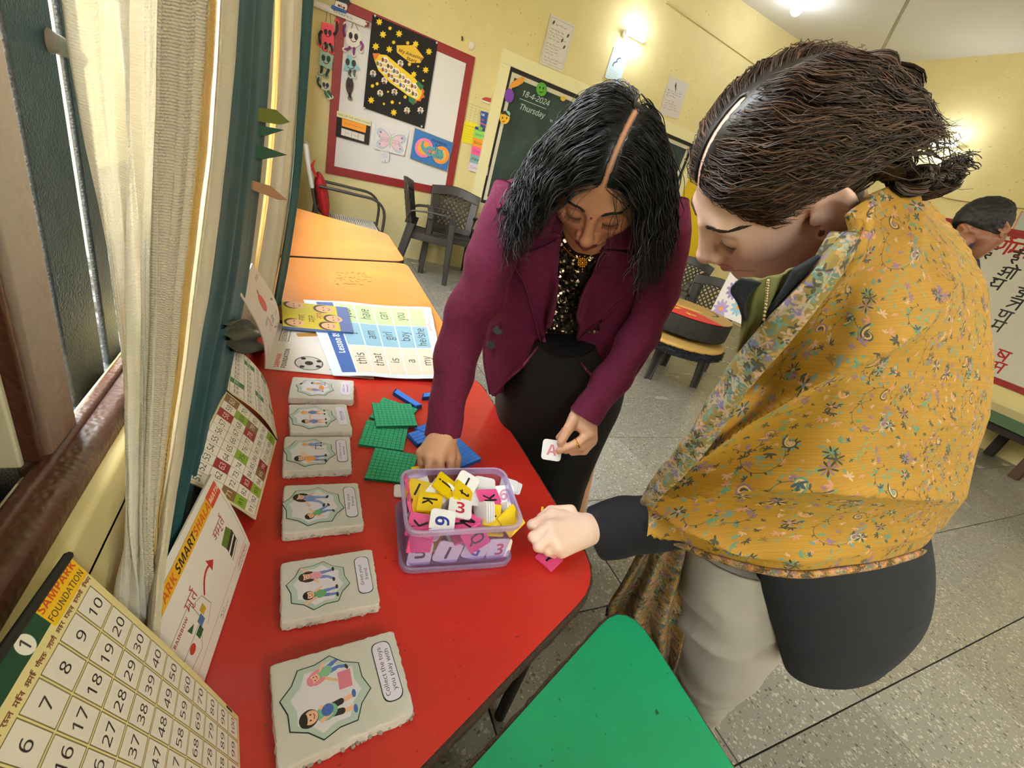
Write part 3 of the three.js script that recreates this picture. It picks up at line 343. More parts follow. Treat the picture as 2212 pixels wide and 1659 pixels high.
const z2 = (a) => a.map(([x, y, h]) => [560 + x * 0.2411, 800 + y * 0.2411, h]);
const G1 = 'green hundred square blocks';
gridBlock('hundred_block', 'green hundred square lying under the topmost green square, corner poking out toward the blue rod', 'block', G1, z2([[1110, 242], [1418, 345], [1300, 520], [990, 418]]), 0.006, 0.006, 10, 10, greenFoam, greenDark);
gridBlock('hundred_block', 'green hundred square in the middle of the group, behind the nearest one', 'block', G1, z2([[965, 443], [1335, 510], [1290, 718], [890, 658]]), 0.0065, 0.0065, 10, 10, greenFoam, greenDark);
gridBlock('hundred_block', 'topmost green hundred square lying on two others', 'block', G1, z2([[1010, 290], [1360, 300], [1415, 492], [1050, 498]]), 0.0135, 0.0065, 10, 10, greenFoam, greenDark);
gridBlock('hundred_block', 'nearest green hundred square, beside the plastic letter box', 'block', G1, z2([[1040, 692], [1422, 755], [1345, 1010], [945, 962]]), 0.0065, 0.0065, 10, 10, greenFoam, greenDark);
gridBlock('ten_rod', 'blue rod lying behind the green squares', 'block', 'blue rods', z2([[1225, 163], [1460, 310], [1408, 322], [1200, 190]]), 0.011, 0.011, 1, 1, blueFoam, blueDark);
gridBlock('ten_rod', 'blue rod end peeking out beside the maroon sleeve', 'block', 'blue rods', z2([[1470, 205], [1640, 190], [1640, 222], [1462, 238]]), 0.011, 0.011, 1, 1, blueFoam, blueDark);
gridBlock('rod_plate', 'blue plate of joined rods left of the hand on the table', 'block', 'blue rods', [[880, 937], [925, 921], [948, 941], [901, 960]], 0.01, 0.01, 1, 4, blueFoam, blueDark);
gridBlock('rod_plate', 'short blue rods behind the blue plate at the maroon cuff', 'block', 'blue rods', [[896, 925], [930, 911], [960, 925], [922, 936]], 0.011, 0.01, 1, 3, blueFoam, blueDark);
gridBlock('rod_plate', 'blue grooved plate behind the hand and the plastic box', 'block', 'blue rods', [[986, 942], [1040, 990], [985, 1012], [930, 975]], 0.01, 0.01, 10, 1, blueFoam, blueDark);

// ---------- plastic letter box and its lid ----------
const lilac = mat('#e6ddf6', { roughness: 0.14, transmission: 0.9, thickness: 0, ior: 1.4, specularIntensity: 0.8 });
function ringAt(q, y, r, n = 7) { const c = q.map(([x, z]) => V(x, y, z)), out = []; for (let i = 0; i < 4; i++) { const p = c[i], a = c[(i + 3) % 4].clone().sub(p).normalize(), b = c[(i + 1) % 4].clone().sub(p).normalize(), s = p.clone().addScaledVector(a, r), e = p.clone().addScaledVector(b, r); for (let t = 0; t <= n; t++) { const u = t / n; out.push(s.clone().multiplyScalar((1 - u) ** 2).addScaledVector(p, 2 * u * (1 - u)).addScaledVector(e, u * u)); } } return out; }
function rings(list, cap) { const pos = [], idx = [], n = list[0].length; for (const r of list) for (const p of r) pos.push(p.x, p.y, p.z); for (let k = 0; k < list.length - 1; k++) for (let i = 0; i < n; i++) { const a = k * n + i, b = k * n + (i + 1) % n; idx.push(a, b, b + n, a, b + n, a + n); } if (cap) for (const k of cap) { const c = list[k].reduce((s, p) => s.add(p), V(0, 0, 0)).multiplyScalar(1 / n), o = pos.length / 3; pos.push(c.x, c.y, c.z); for (let i = 0; i < n; i++) idx.push(o, k * n + i, k * n + (i + 1) % n); } const g = new THREE.BufferGeometry(); g.setAttribute('position', new THREE.Float32BufferAttribute(pos, 3)); g.setIndex(idx); const h = g.toNonIndexed(); h.computeVertexNormals(); return worldUV(h); }
const grow = (q, d) => { const cx = q.reduce((s, p) => s + p[0], 0) / 4, cz = q.reduce((s, p) => s + p[1], 0) / 4; return q.map(([x, z]) => { const l = Math.hypot(x - cx, z - cz); return [x + (x - cx) / l * d, z + (z - cz) / l * d]; }); };
const BB = [[0.177, -0.472], [0.357, -0.461], [0.373, -0.598], [0.189, -0.606]], BR = [[0.171, -0.474], [0.366, -0.465], [0.384, -0.612], [0.185, -0.617]], LID = [[0.166, -0.462], [0.362, -0.446], [0.381, -0.604], [0.183, -0.62]];
{
  const t = thing('plastic_box', 'translucent lilac plastic box full of letter and number tiles', 'box', V(0, 0, 0)), y0 = TABLE + 0.006, y1 = TABLE + 0.086;
  part('tub', rings([ringAt(BB, y0, 0.022), ringAt(BR, y1, 0.026)], [0]), lilac, t);
  part('rim', rings([ringAt(BR, y1 - 0.012, 0.026), ringAt(grow(BR, 0.006), y1 - 0.011, 0.028), ringAt(grow(BR, 0.008), y1 - 0.002, 0.028), ringAt(grow(BR, 0.006), y1 + 0.001, 0.028), ringAt(grow(BR, 0.001), y1, 0.026)]), mat('#e2d8f6', { roughness: 0.2, transmission: 0.6, thickness: 0 }), t);
  const l = thing('box_lid', 'translucent lilac lid lying upside down under the letter box', 'lid', V(0, 0, 0));
  part('lid_plate', rings([ringAt(grow(LID, -0.004), TABLE + 0.0022, 0.022), ringAt(LID, TABLE + 0.003, 0.024), ringAt(grow(LID, 0.002), TABLE + 0.013, 0.026), ringAt(LID, TABLE + 0.015, 0.025), ringAt(grow(LID, -0.005), TABLE + 0.013, 0.024), ringAt(grow(LID, -0.006), TABLE + 0.005, 0.022)], [0]), mat('#d9cdf0', { roughness: 0.22, transmission: 0.78, thickness: 0 }), l);
}
const tileM = { yellow: mat('#f2cf05', { roughness: 0.4, clearcoat: 0.3 }), pink: mat('#f0589a', { roughness: 0.4, clearcoat: 0.3 }), white: mat('#f1f0ee', { roughness: 0.35, clearcoat: 0.3 }) }, letterM = {}, glyphs = {};
function tile(label, col, ch, lc, C, n, dir, w = 0.042, h = 0.042, group = 'letter and number tiles') {
  n = n.clone().normalize(); const rd = V(0, 0, 0).addScaledVector(RIGHT, dir[0]).addScaledVector(DOWN, dir[1]); // the letter's up as seen in the picture
  const view = C.clone().sub(EYE).normalize(), upv = rd.clone().addScaledVector(view, -rd.dot(n) / view.dot(n)).normalize(), X = upv.clone().cross(n).normalize();
  const t = thing(col + '_tile', label, 'tile', C, group); t.quaternion.setFromRotationMatrix(new THREE.Matrix4().makeBasis(X, upv, n));
  const r = col === 'white' ? Math.min(w, h) * 0.2 : Math.min(w, h) * 0.05, th = col === 'white' ? 0.0032 : 0.005, key = [w, h, col].join();
  if (!glyphs[key]) { const s = new THREE.Shape(roundPoly([V(-w / 2, -h / 2, 0), V(w / 2, -h / 2, 0), V(w / 2, h / 2, 0), V(-w / 2, h / 2, 0)], r).map((p) => new THREE.Vector2(p.x, p.y))); glyphs[key] = new THREE.ExtrudeGeometry(s, { depth: th - 0.0012, bevelEnabled: true, bevelSize: 0.0006, bevelOffset: -0.0006, bevelThickness: 0.0006, bevelSegments: 2 }).translate(0, 0, -th + 0.0006); }
  part('plate', glyphs[key], tileM[col], t);
  if (ch) { letterM[lc] ??= matStd(lc, 0.6); const k2 = ch + w; if (!glyphs[k2]) { const g = new TextGeometry(ch, { font: col === 'white' ? font : fontThin, size: Math.min(w, h) * 0.56, depth: 0.0003, curveSegments: 6, bevelEnabled: col !== 'white', bevelSize: 0.0005, bevelThickness: 0.0001, bevelSegments: 1 }); g.computeBoundingBox(); const b = g.boundingBox; g.translate(-(b.min.x + b.max.x) / 2, -(b.min.y + b.max.y) / 2, 0.0001); glyphs[k2] = g; } part('printed_letter', glyphs[k2], letterM[lc], t); }
}
const bz = (x, y) => [840 + x * 0.1808, 980 + y * 0.1808], inBox = (x, y, up) => onTable(...bz(x, y), up), BLK = '#161214', RED = '#c8263a', BLU = '#1f2f8c';
// heap in the box: hidden lower layer first, then the tiles that show
{ const r = rng(31), P = (u, v, y) => { const a = [mix(BB[0][0], BB[1][0], u), mix(BB[0][1], BB[1][1], u)], b = [mix(BB[3][0], BB[2][0], u), mix(BB[3][1], BB[2][1], u)]; return V(mix(a[0], b[0], v), TABLE + y, mix(a[1], b[1], v)); };
  let k = 0; for (const y of [0.024, 0.044]) for (const [u, v] of [[0.2, 0.3], [0.5, 0.28], [0.8, 0.3], [0.2, 0.72], [0.5, 0.7], [0.8, 0.72]]) { const c = ['white', 'white', 'yellow', 'pink'][(k++ + ((r() * 3) | 0)) % 4]; tile('tile buried in the heap inside the plastic box', c, null, BLK, P(u + (r() - 0.5) * 0.06, v + (r() - 0.5) * 0.06, y + (r() - 0.5) * 0.003), V((r() - 0.5) * 0.35, 1, (r() - 0.5) * 0.35), [Math.cos(k * 2.1), Math.sin(k * 2.1)], 0.042, 0.042, 'tiles buried in the box'); } }
const T3 = [
  ['white tile blank side up in the far left corner of the box', 'white', null, 340, 345, 0.066, [-0.3, 0.2], [1, -0.3]],
  ['yellow tile with a black stroke at the left end of the box', 'yellow', 'l', 340, 425, 0.068, [-0.25, 0.15], [0.5, -1]],
  ['yellow tile under the yellow k tile', 'yellow', null, 420, 640, 0.066, [-0.1, 0.15], [1, 0.1]],
  ['yellow tile with a lower case k', 'yellow', 'k', 490, 570, 0.075, [-0.08, 0.1], [1, 0.12]],
  ['lowest white tile of the leaning stack under the yellow j tile', 'white', null, 620, 490, 0.068, [-0.35, 0.5], [0.7, 0.5]],
  ['middle white tile of the leaning stack under the yellow j tile', 'white', null, 612, 465, 0.073, [-0.35, 0.5], [0.7, 0.5]],
  ['upper white tile of the leaning stack, right below the yellow j tile', 'white', null, 610, 440, 0.078, [-0.35, 0.5], [0.7, 0.5]],
  ['yellow tile with a j lying highest in the heap', 'yellow', 'j', 680, 372, 0.088, [0.35, 0.3], [-0.75, -0.6]],
  ['white tile with a black slanting l standing at the far wall of the box', 'white', 'l', 925, 360, 0.08, [-0.1, 0.75], [0.45, -0.85]],
  ['yellow t tile lying on edge in the middle of the heap', 'yellow', 't', 900, 475, 0.078, [0.5, 0.35], [-0.8, -0.6]],
  ['white tile with a red 3 on top of the heap', 'white', '3', 855, 645, 0.076, [0.05, 0.15], [0.08, -1], RED],
  ['white tile with a dark blue 9 at the front of the heap', 'white', '9', 640, 805, 0.08, [-0.1, 0.35], [-1, -0.15], BLU],
  ['pink tile with a capital K at the front left of the heap', 'pink', 'K', 375, 850, 0.066, [-0.12, 0.25], [-1, -0.2]],
  ['pink tile behind the dark blue 9 tile', 'pink', 'L', 830, 805, 0.066, [0.1, 0.2], [-1, 0.1]],
  ['pink N tile right of the dark blue 9 tile', 'pink', 'N', 940, 810, 0.064, [0.1, 0.2], [-0.8, -0.5]],
  ['lower white tile of the pile at the far right wall of the box', 'white', null, 1150, 400, 0.066, [0, 0.15], [0, -1]],
  ['upper white tile of the pile at the far right wall of the box', 'white', null, 1150, 375, 0.071, [0, 0.15], [0, -1]],
  ['white tile under the pink K tile at the right', 'white', null, 1090, 520, 0.069, [0, 0.1], [0, -1]],
  ['pink tile with a capital K at the right side of the heap', 'pink', 'K', 1205, 525, 0.076, [0.02, 0.08], [-1, 0.05]],
  ['white tile with a faint pink 6 at the right wall of the box', 'white', '6', 1370, 490, 0.068, [-0.5, 0.2], [0, -1], '#e7a5c0'],
  ['yellow tile with an r wedged between white tiles', 'yellow', 'r', 1240, 730, 0.072, [-0.25, 0.3], [-1, -0.1]],
  ['plain yellow tile standing on its corner at the right front of the box', 'yellow', null, 1468, 800, 0.07, [0.1, 0.9], [0.72, -0.7]],
];
for (const [lab, c, ch, x, y, up, [nx, nz], dir, lc] of T3) tile(lab, c, ch, lc || BLK, inBox(x, y, up), V(nx, 1, nz), dir, 0.042, c === 'yellow' && ch === 'r' ? 0.03 : 0.042);
[1090, 1118, 1146, 1172, 1335, 1362].forEach((x, i) => tile(['first', 'second', 'third', 'fourth', 'fifth', 'last'][i] + ' from the left of the white tiles standing on edge beside the yellow r tile', 'white', null, BLK, inBox(x, 720, 0.062), V(-1, 0.22, 0.05), [0, -1], 0.042, 0.042, 'white tiles on edge'));
[[225, 370, 'upper'], [262, 640, 'lower']].forEach(([x, y, s]) => tile('pink tile standing on edge against the left wall of the box, the ' + s + ' one', 'pink', null, BLK, inBox(x + 20, y, 0.062), V(1, 0.4, 0.1), [0, -1]));
const inFront = (x, y, z = -0.483) => hit(...bz(x, y), 'z', z);
for (const [lab, c, ch, x, y, dir, lc, z] of [['white u tile seen through the front wall of the box', 'white', 'u', 375, 1205, [-1, 0.05], '#3f4a5c', -0.481], ['white tile with a slanting l seen through the front wall', 'white', 'l', 705, 1185, [0.45, -0.9], '#3a3340', -0.478], ['white G tile seen through the front wall', 'white', 'G', 1040, 1150, [0.5, -0.85], '#5b6fb8', -0.477], ['pink Q tile seen through the front wall above the white G tile', 'pink', 'Q', 1040, 1020, [0.8, -0.5], '#46304c', -0.474], ['white 3 tile seen through the front wall at the right corner', 'white', '3', 1320, 1140, [0.25, -1], '#c84a6a', -0.474], ['pink tile behind the front wall above the white u tile', 'pink', null, 385, 1040, [1, 0], BLK, -0.481]]) tile(lab, c, ch, lc, inFront(x, y, z), V(-0.05, 0.22, 1), dir, 0.046, 0.04);
// loose tiles on the table
tile('upper of two white tiles lying on the red table right of the box', 'white', null, BLK, onTable(1100, 1046, 0.0075), V(0, 1, 0), [0.2, -1], 0.04, 0.04);
tile('lower of two white tiles lying on the red table right of the box', 'white', null, BLK, onTable(1108, 1050, 0.004), V(0, 1, 0), [0.35, -1], 0.04, 0.04);
tile('white tile peeking out left of the plastic box', 'white', null, BLK, onTable(871, 1060, 0.004), V(0, 1, 0), [0, -1], 0.036, 0.036);
tile('yellow tile with a curved letter under the fingers behind the box', 'yellow', 'c', '#4a4416', onTable(915, 1022, 0.012), V(0.1, 1, 0.2), [-0.5, -1]);
tile('pink tile with a black Y at the light skinned hand', 'pink', 'Y', BLK, onTable(1187, 1205, 0.0055), V(0, 1, 0), [0.75, -0.66], 0.04, 0.04);
tile('yellow tile held upright in the fingers beside the pink Y tile', 'yellow', null, BLK, onTable(1174, 1116, 0.02), V(0.7, 0.3, 0.5), [-0.6, -1], 0.036, 0.02);
// ---------- hand drawn Devanagari, as strokes in a unit box with the head line at the top ----------
const DV = {
  va: [[[0, 0], [0.8, 0]], [[0.65, 0], [0.65, 1]], [[0.65, 0.35], [0.35, 0.3], [0.18, 0.5], [0.35, 0.7], [0.65, 0.6]]],
  ra: [[[0, 0], [0.6, 0]], [[0.3, 0], [0.45, 0.3], [0.2, 0.45], [0.3, 0.6], [0.55, 1]]],
  rna: [[[0, 0], [1, 0]], [[0.15, 0], [0.15, 0.55], [0.35, 0.65], [0.55, 0.5], [0.55, 0]], [[0.85, 0], [0.85, 1]], [[0.85, 0], [0.6, -0.3], [0.9, -0.35]]],
  na: [[[0, 0], [1, 0]], [[0.15, 0], [0.15, 0.55], [0.35, 0.65], [0.55, 0.5], [0.55, 0]], [[0.85, 0], [0.85, 1]]],
  ma: [[[0, 0], [0.9, 0]], [[0.75, 0], [0.75, 1]], [[0.2, 0], [0.2, 0.7], [0.08, 0.8], [0.1, 0.6], [0.75, 0.6]]],
  aa: [[[0, 0], [0.4, 0]], [[0.25, 0], [0.25, 1]]],
  la: [[[0, 0], [0.95, 0]], [[0.8, 0], [0.8, 1]], [[0.8, 0.45], [0.6, 0.3], [0.45, 0.5], [0.45, 0.6], [0.3, 0.35], [0.1, 0.5], [0.2, 0.85]]],
  i: [[[0, 0], [0.8, 0]], [[0.45, 0], [0.45, 0.2], [0.2, 0.28], [0.25, 0.45], [0.6, 0.45], [0.62, 0.68], [0.25, 0.72], [0.3, 0.85], [0.5, 1.05]]],
  ii: [[[0, 0], [0.8, 0]], [[0.45, 0], [0.45, 0.2], [0.2, 0.28], [0.25, 0.45], [0.6, 0.45], [0.62, 0.68], [0.25, 0.72], [0.3, 0.85], [0.5, 1.05]], [[0.5, 0], [0.3, -0.3], [0.7, -0.3]], [[0.85, -0.35], [0.88, -0.35]]],
  a: [[[0.4, 0], [1, 0]], [[0.85, 0], [0.85, 1]], [[0.1, 0.1], [0.35, 0.05], [0.35, 0.4], [0.15, 0.42], [0.45, 0.5], [0.35, 0.85], [0.05, 0.75]], [[0.4, 0.5], [0.85, 0.45]]],
  o: [[[0.4, 0], [1.35, 0]], [[0.85, 0], [0.85, 1]], [[1.15, 0], [1.15, 1]], [[1.15, 0], [0.85, -0.35]], [[0.1, 0.1], [0.35, 0.05], [0.35, 0.4], [0.15, 0.42], [0.45, 0.5], [0.35, 0.85], [0.05, 0.75]], [[0.4, 0.5], [0.85, 0.45]]],
  gha: [[[0, 0], [1, 0]], [[0.85, 0], [0.85, 1]], [[0.35, 0.1], [0.12, 0.15], [0.3, 0.4], [0.08, 0.5], [0.25, 0.8], [0.85, 0.65]]],
  nga: [[[0, 0], [0.8, 0]], [[0.45, 0], [0.45, 0.2], [0.2, 0.28], [0.25, 0.45], [0.6, 0.5], [0.6, 0.8], [0.25, 0.85]], [[0.85, 0.4], [0.9, 0.42]]],
  tra: [[[0, 0], [1, 0]], [[0.85, 0], [0.85, 1]], [[0.1, 0.3], [0.85, 0.35]], [[0.6, 0.35], [0.1, 0.9]]],
  ssa: [[[0, 0], [0.95, 0]], [[0.8, 0], [0.8, 1]], [[0.2, 0], [0.15, 0.5], [0.35, 0.65], [0.8, 0.6]], [[0.2, 0.2], [0.75, 0.6]]],
  muu: [[[0, 0], [0.9, 0]], [[0.75, 0], [0.75, 1]], [[0.2, 0], [0.2, 0.7], [0.08, 0.8], [0.1, 0.6], [0.75, 0.6]], [[0.75, 1], [0.55, 1.15], [0.75, 1.3], [0.95, 1.25]]],
  rta: [[[0, 0], [0.85, 0]], [[0.7, 0], [0.7, 1]], [[0.7, 0.4], [0.3, 0.4], [0.25, 0.7], [0.4, 0.95]], [[0.7, 0], [0.5, -0.3], [0.85, -0.4]]],
};
const DW = { rna: 1, na: 1, ma: 0.9, aa: 0.4, la: 0.95, va: 0.8, ra: 0.6, i: 0.8, ii: 0.8, a: 1, o: 1.35, gha: 1, nga: 0.9, tra: 1, ssa: 0.95, muu: 0.9, rta: 0.85 };
function deva(g, list, x, y, s, col, lw, ital = 0) { g.strokeStyle = col; g.lineWidth = lw; g.lineCap = 'round'; g.lineJoin = 'round'; for (const k of list) { for (const st of DV[k]) { g.beginPath(); st.forEach(([a, b], i) => { const X = x + (a - b * ital) * s, Y = y + b * s; i ? g.lineTo(X, Y) : g.moveTo(X, Y); }); g.stroke(); } x += DW[k] * s; } return x; }
function scrawl(g, x0, y0, w, lines, gap, col, lw, seed) { const r = rng(seed); g.strokeStyle = col; g.lineWidth = lw; for (let j = 0; j < lines; j++) { let x = x0; const y = y0 + j * gap, end = x0 + w * (0.6 + r() * 0.4); while (x < end) { const wl = gap * (0.8 + r() * 1.6); g.beginPath(); for (let k = 0; k <= 8; k++) g.lineTo(x + wl * k / 8, y + (r() - 0.5) * gap * 0.55); g.stroke(); x += wl + gap * 0.4; } } }
const paper = (t, o = {}) => new THREE.MeshPhysicalMaterial({ map: t, roughness: 0.55, side: THREE.DoubleSide, ...o });

// ---------- charts standing and lying on the red table ----------
{
  const t = thing('number_chart', 'large foreground number chart with a green and yellow header, leaning on the ledge', 'chart', V(0, 0, 0));
  const tr = hit(148, 1200, 'x', -0.128), br = onTable(515, 1548, 0.003), q = onTable(520, 1690, 0.003), e = hit(0, 1413, 'y', tr.y + 0.004), tl = tr.clone().addScaledVector(e.clone().sub(tr).normalize(), 0.22), bl = br.clone().addScaledVector(q.clone().sub(br).normalize(), 0.23);
  const tex = canvasTex(720, 1080, (g, w, h) => {
    g.fillStyle = '#e6d79b'; g.fillRect(0, 0, w, h); g.fillStyle = '#10492f'; g.fillRect(0, 0, w, 60); g.fillStyle = '#f3c21d'; g.fillRect(w - 134, 0, 134, 74); g.font = 'bold 30px sans-serif'; g.fillStyle = '#d2531c'; g.fillText('SAMPARK', w - 131, 32, 126); g.fillStyle = '#26221a'; g.font = '26px sans-serif'; g.fillText('FOUNDATION', w - 131, 63, 126);
    g.fillStyle = '#f1ece2'; g.beginPath(); g.ellipse(w - 190, 34, 18, 26, 0, 0, 7); g.fill(); g.fillStyle = '#222'; g.font = '40px sans-serif'; g.textAlign = 'center'; g.fillText('1', w - 190, 48);
    let x = 14; const ks = Object.keys(DV), r = rng(4); while (x < w - 30) { x = deva(g, [ks[(r() * 15) | 0], ks[(r() * 15) | 0], ks[(r() * 15) | 0]], x, 80, 10, '#6a3420', 1.8); x += 9; }
    const y0 = 98, cw = (w - 28) / 10, ch = (h - y0 - 16) / 10; for (let k = 0; k < 100; k++) { const i = k % 10, j = (k / 10) | 0; g.strokeStyle = '#6b5d34'; g.lineWidth = 2; g.fillStyle = '#e9e2d8'; g.fillRect(12 + i * cw + 3, y0 + j * ch + 3, cw - 6, ch - 6); g.strokeRect(12 + i * cw + 3, y0 + j * ch + 3, cw - 6, ch - 6); g.fillStyle = '#201c1a'; g.font = '44px sans-serif'; g.fillText(String(k + 1), 12 + (i + 0.5) * cw, y0 + (j + 0.5) * ch + 16, cw - 14); }
    g.fillStyle = '#222'; g.fillRect(w - 10, h - 130, 8, 60);
  });
  part('printed_board', slab(tl, tr, br, bl, 0.003, 8, 8, (u, v) => 0.004 * Math.sin(v * 3.1) * (1 - u * 0.5)), paper(tex), t);
  part('board_rim', ballTube([tl, tl.clone().lerp(tr, 0.5), tr], [0.0028, 0.0028, 0.0028], 6), matStd('#1c1d1a', 0.7), t);
}
{
  const tex = canvasTex(1100, 640, (g, w, h) => {
    g.fillStyle = '#e9e4dd'; g.fillRect(0, 0, w, h); g.strokeStyle = '#333'; g.lineWidth = 2; g.strokeRect(-10, 40, w - 12, h - 130); g.fillStyle = '#edb51f'; g.fillRect(0, 42, w - 150, 76); g.fillStyle = '#d8502e'; g.fillRect(w - 150, 36, 136, 88); g.fillStyle = '#f3d9c8'; g.font = 'italic bold 46px sans-serif'; g.fillText('MATH', w - 146, 98);
    g.font = 'italic bold 66px sans-serif'; let x = 200; for (const [s, c] of [['SAMPARK ', '#d2601f'], ['SMART', '#2a2015'], ['SHALA', '#d2601f']]) { g.fillStyle = c; g.fillText(s, x, 104); x += g.measureText(s).width; }
    deva(g, ['a', 'muu', 'rta'], 830, 210, 52, '#a6281e', 6); deva(g, ['muu', 'rta'], 430, 230, 56, '#a6281e', 6);
    g.strokeStyle = g.fillStyle = '#b5341f'; g.lineWidth = 16; g.beginPath(); g.moveTo(560, 340); g.quadraticCurveTo(640, 250, 700, 290); g.stroke(); g.beginPath(); g.moveTo(690, 330); g.lineTo(740, 300); g.lineTo(690, 240); g.fill();
    g.fillStyle = '#5d7a22'; g.beginPath(); g.moveTo(850, 320); g.lineTo(960, 290); g.lineTo(990, 360); g.lineTo(870, 390); g.fill(); for (let k = 0; k < 4; k++) { g.fillStyle = ['#3a2621', '#e9e4dd', '#2c2522', '#e9e4dd'][k]; g.beginPath(); g.moveTo(870, 390 + k * 26); g.lineTo(990, 360 + k * 26); g.lineTo(990, 382 + k * 26); g.lineTo(870, 414 + k * 26); g.fill(); g.strokeStyle = '#222'; g.lineWidth = 5; g.stroke(); }
    g.strokeStyle = '#555'; g.lineWidth = 3; g.strokeRect(250, 250, 210, 140); g.beginPath(); g.moveTo(250, 390); g.lineTo(200, 470); g.lineTo(360, 500); g.lineTo(460, 390); g.moveTo(460, 280); g.lineTo(540, 320); g.lineTo(560, 430); g.lineTo(470, 470); g.stroke(); g.fillStyle = '#a23c22'; g.font = 'bold 30px sans-serif'; g.fillText('RAINBOW', 262, 290);
    g.fillStyle = '#1f5a34'; g.fillRect(380, 400, 50, 50); g.fillStyle = '#4c78b0'; g.fillRect(430, 370, 44, 56); g.fillStyle = '#c8a92a'; g.fillRect(478, 350, 40, 50); g.fillStyle = '#c5402a'; g.beginPath(); g.arc(320, 420, 26, 0, 7); g.fill(); g.fillStyle = '#1f5a34'; g.beginPath(); g.moveTo(360, 320); g.lineTo(410, 350); g.lineTo(366, 366); g.fill();
    scrawl(g, 880, 590, 190, 2, 24, '#6b3a34', 3, 5); scrawl(g, 560, 580, 80, 2, 22, '#444', 3, 6); g.fillStyle = '#a23c22'; g.fillRect(890, 572, 160, 6);
  });
  const tr = hit(457, 1024, 'y', 0.712), tl0 = hit(303, 1328, 'y', 0.716), br = onTable(540, 1175, 0.002), bl0 = onTable(452, 1440, 0.002), k = 1.35, tl = tr.clone().lerp(tl0, k), bl = br.clone().lerp(bl0, k * 1.05);
  single('picture_chart', 'white picture chart with a yellow header strip and a red curved arrow', 'chart', slab(tl, tr, br, bl, 0.0022, 8, 8, (u, v) => 0.003 * Math.sin(v * 3.1)), paper(tex));
}
{
  const nums = (w, h, rows, cols, val, colr, numc, hdr) => canvasTex(w, h, (g) => { g.fillStyle = '#e6dcb0'; g.fillRect(0, 0, w, h); g.textAlign = 'center'; const cw = (w - 36) / cols, ch = (h - 40) / rows; for (let j = 0; j < rows; j++) for (let i = 0; i < cols; i++) { const v = val(i, j), c = colr(v); g.fillStyle = c || '#efe9dc'; g.fillRect(16 + i * cw, 12 + j * ch, cw, ch); g.strokeStyle = '#7d7352'; g.lineWidth = 3; g.strokeRect(16 + i * cw, 12 + j * ch, cw, ch); if (hdr) deva(g, [['i', 'va', 'ra'][v % 3], ['ma', 'na', 'gha'][(v >> 1) % 3]], 16 + (i + 0.18) * cw, 12 + (j + 0.3) * ch, ch * 0.36, c ? '#f3e3dc' : '#2c2824', 4); else { g.fillStyle = c && c !== '#8fb52f' ? '#f3e6da' : '#26221e'; g.font = `${ch * 0.52}px sans-serif`; g.fillText(String(v), 16 + (i + 0.5) * cw, 12 + (j + 0.7) * ch); } } });
  const GR = '#8fb52f', RD = '#a32a30', BR2 = '#8d6b3a', cA = (v) => ({ 60: GR, 93: GR, 75: GR, 81: GR, 100: GR, 69: GR, 63: RD, 83: RD, 96: RD, 78: RD, 58: RD, 95: BR2, 79: BR2, 71: BR2, 60: BR2 }[v]);
  const tfold = hit(489, 844, 'y', 0.715), bfold = onTable(598, 951, 0.002), bl = onTable(552, 1123, 0.002), tl = tfold.clone().add(bl.clone().sub(bfold)), t = thing('folding_number_chart', 'folded number chart standing open, with green and red squares, behind the white picture chart', 'chart', V(0, 0, 0));
  part('number_panel', slab(tl, tfold, bfold, bl, 0.0022, 6, 10, (u, v) => 0.005 * Math.sin(v * 3.1)), paper(nums(1024, 640, 5, 10, (i, j) => 51 + j * 10 + i, cA)), t);
  const br2 = onTable(581, 845, 0.002), tr2 = hit(500, 744, 'y', 0.735); part('word_panel', slab(tfold.clone().add(V(0.002, 0, -0.001)), tr2, br2, bfold.clone().add(V(0.001, 0, -0.003)), 0.0022, 6, 10, (u, v) => 0.012 * Math.sin(v * 3.1)), paper(nums(1024, 640, 5, 10, (i, j) => i * 7 + j * 13, (v) => v % 11 === 3 ? '#2c7a4c' : v % 13 === 5 ? '#a8323a' : null, '#222', true)), t);
  part('fold_tape', ballTube([tfold, tfold.clone().lerp(bfold, 0.5).add(V(0.004, 0, 0)), bfold], [0.0018, 0.0018, 0.0018], 6), matStd('#2c2a20', 0.7), t);
}
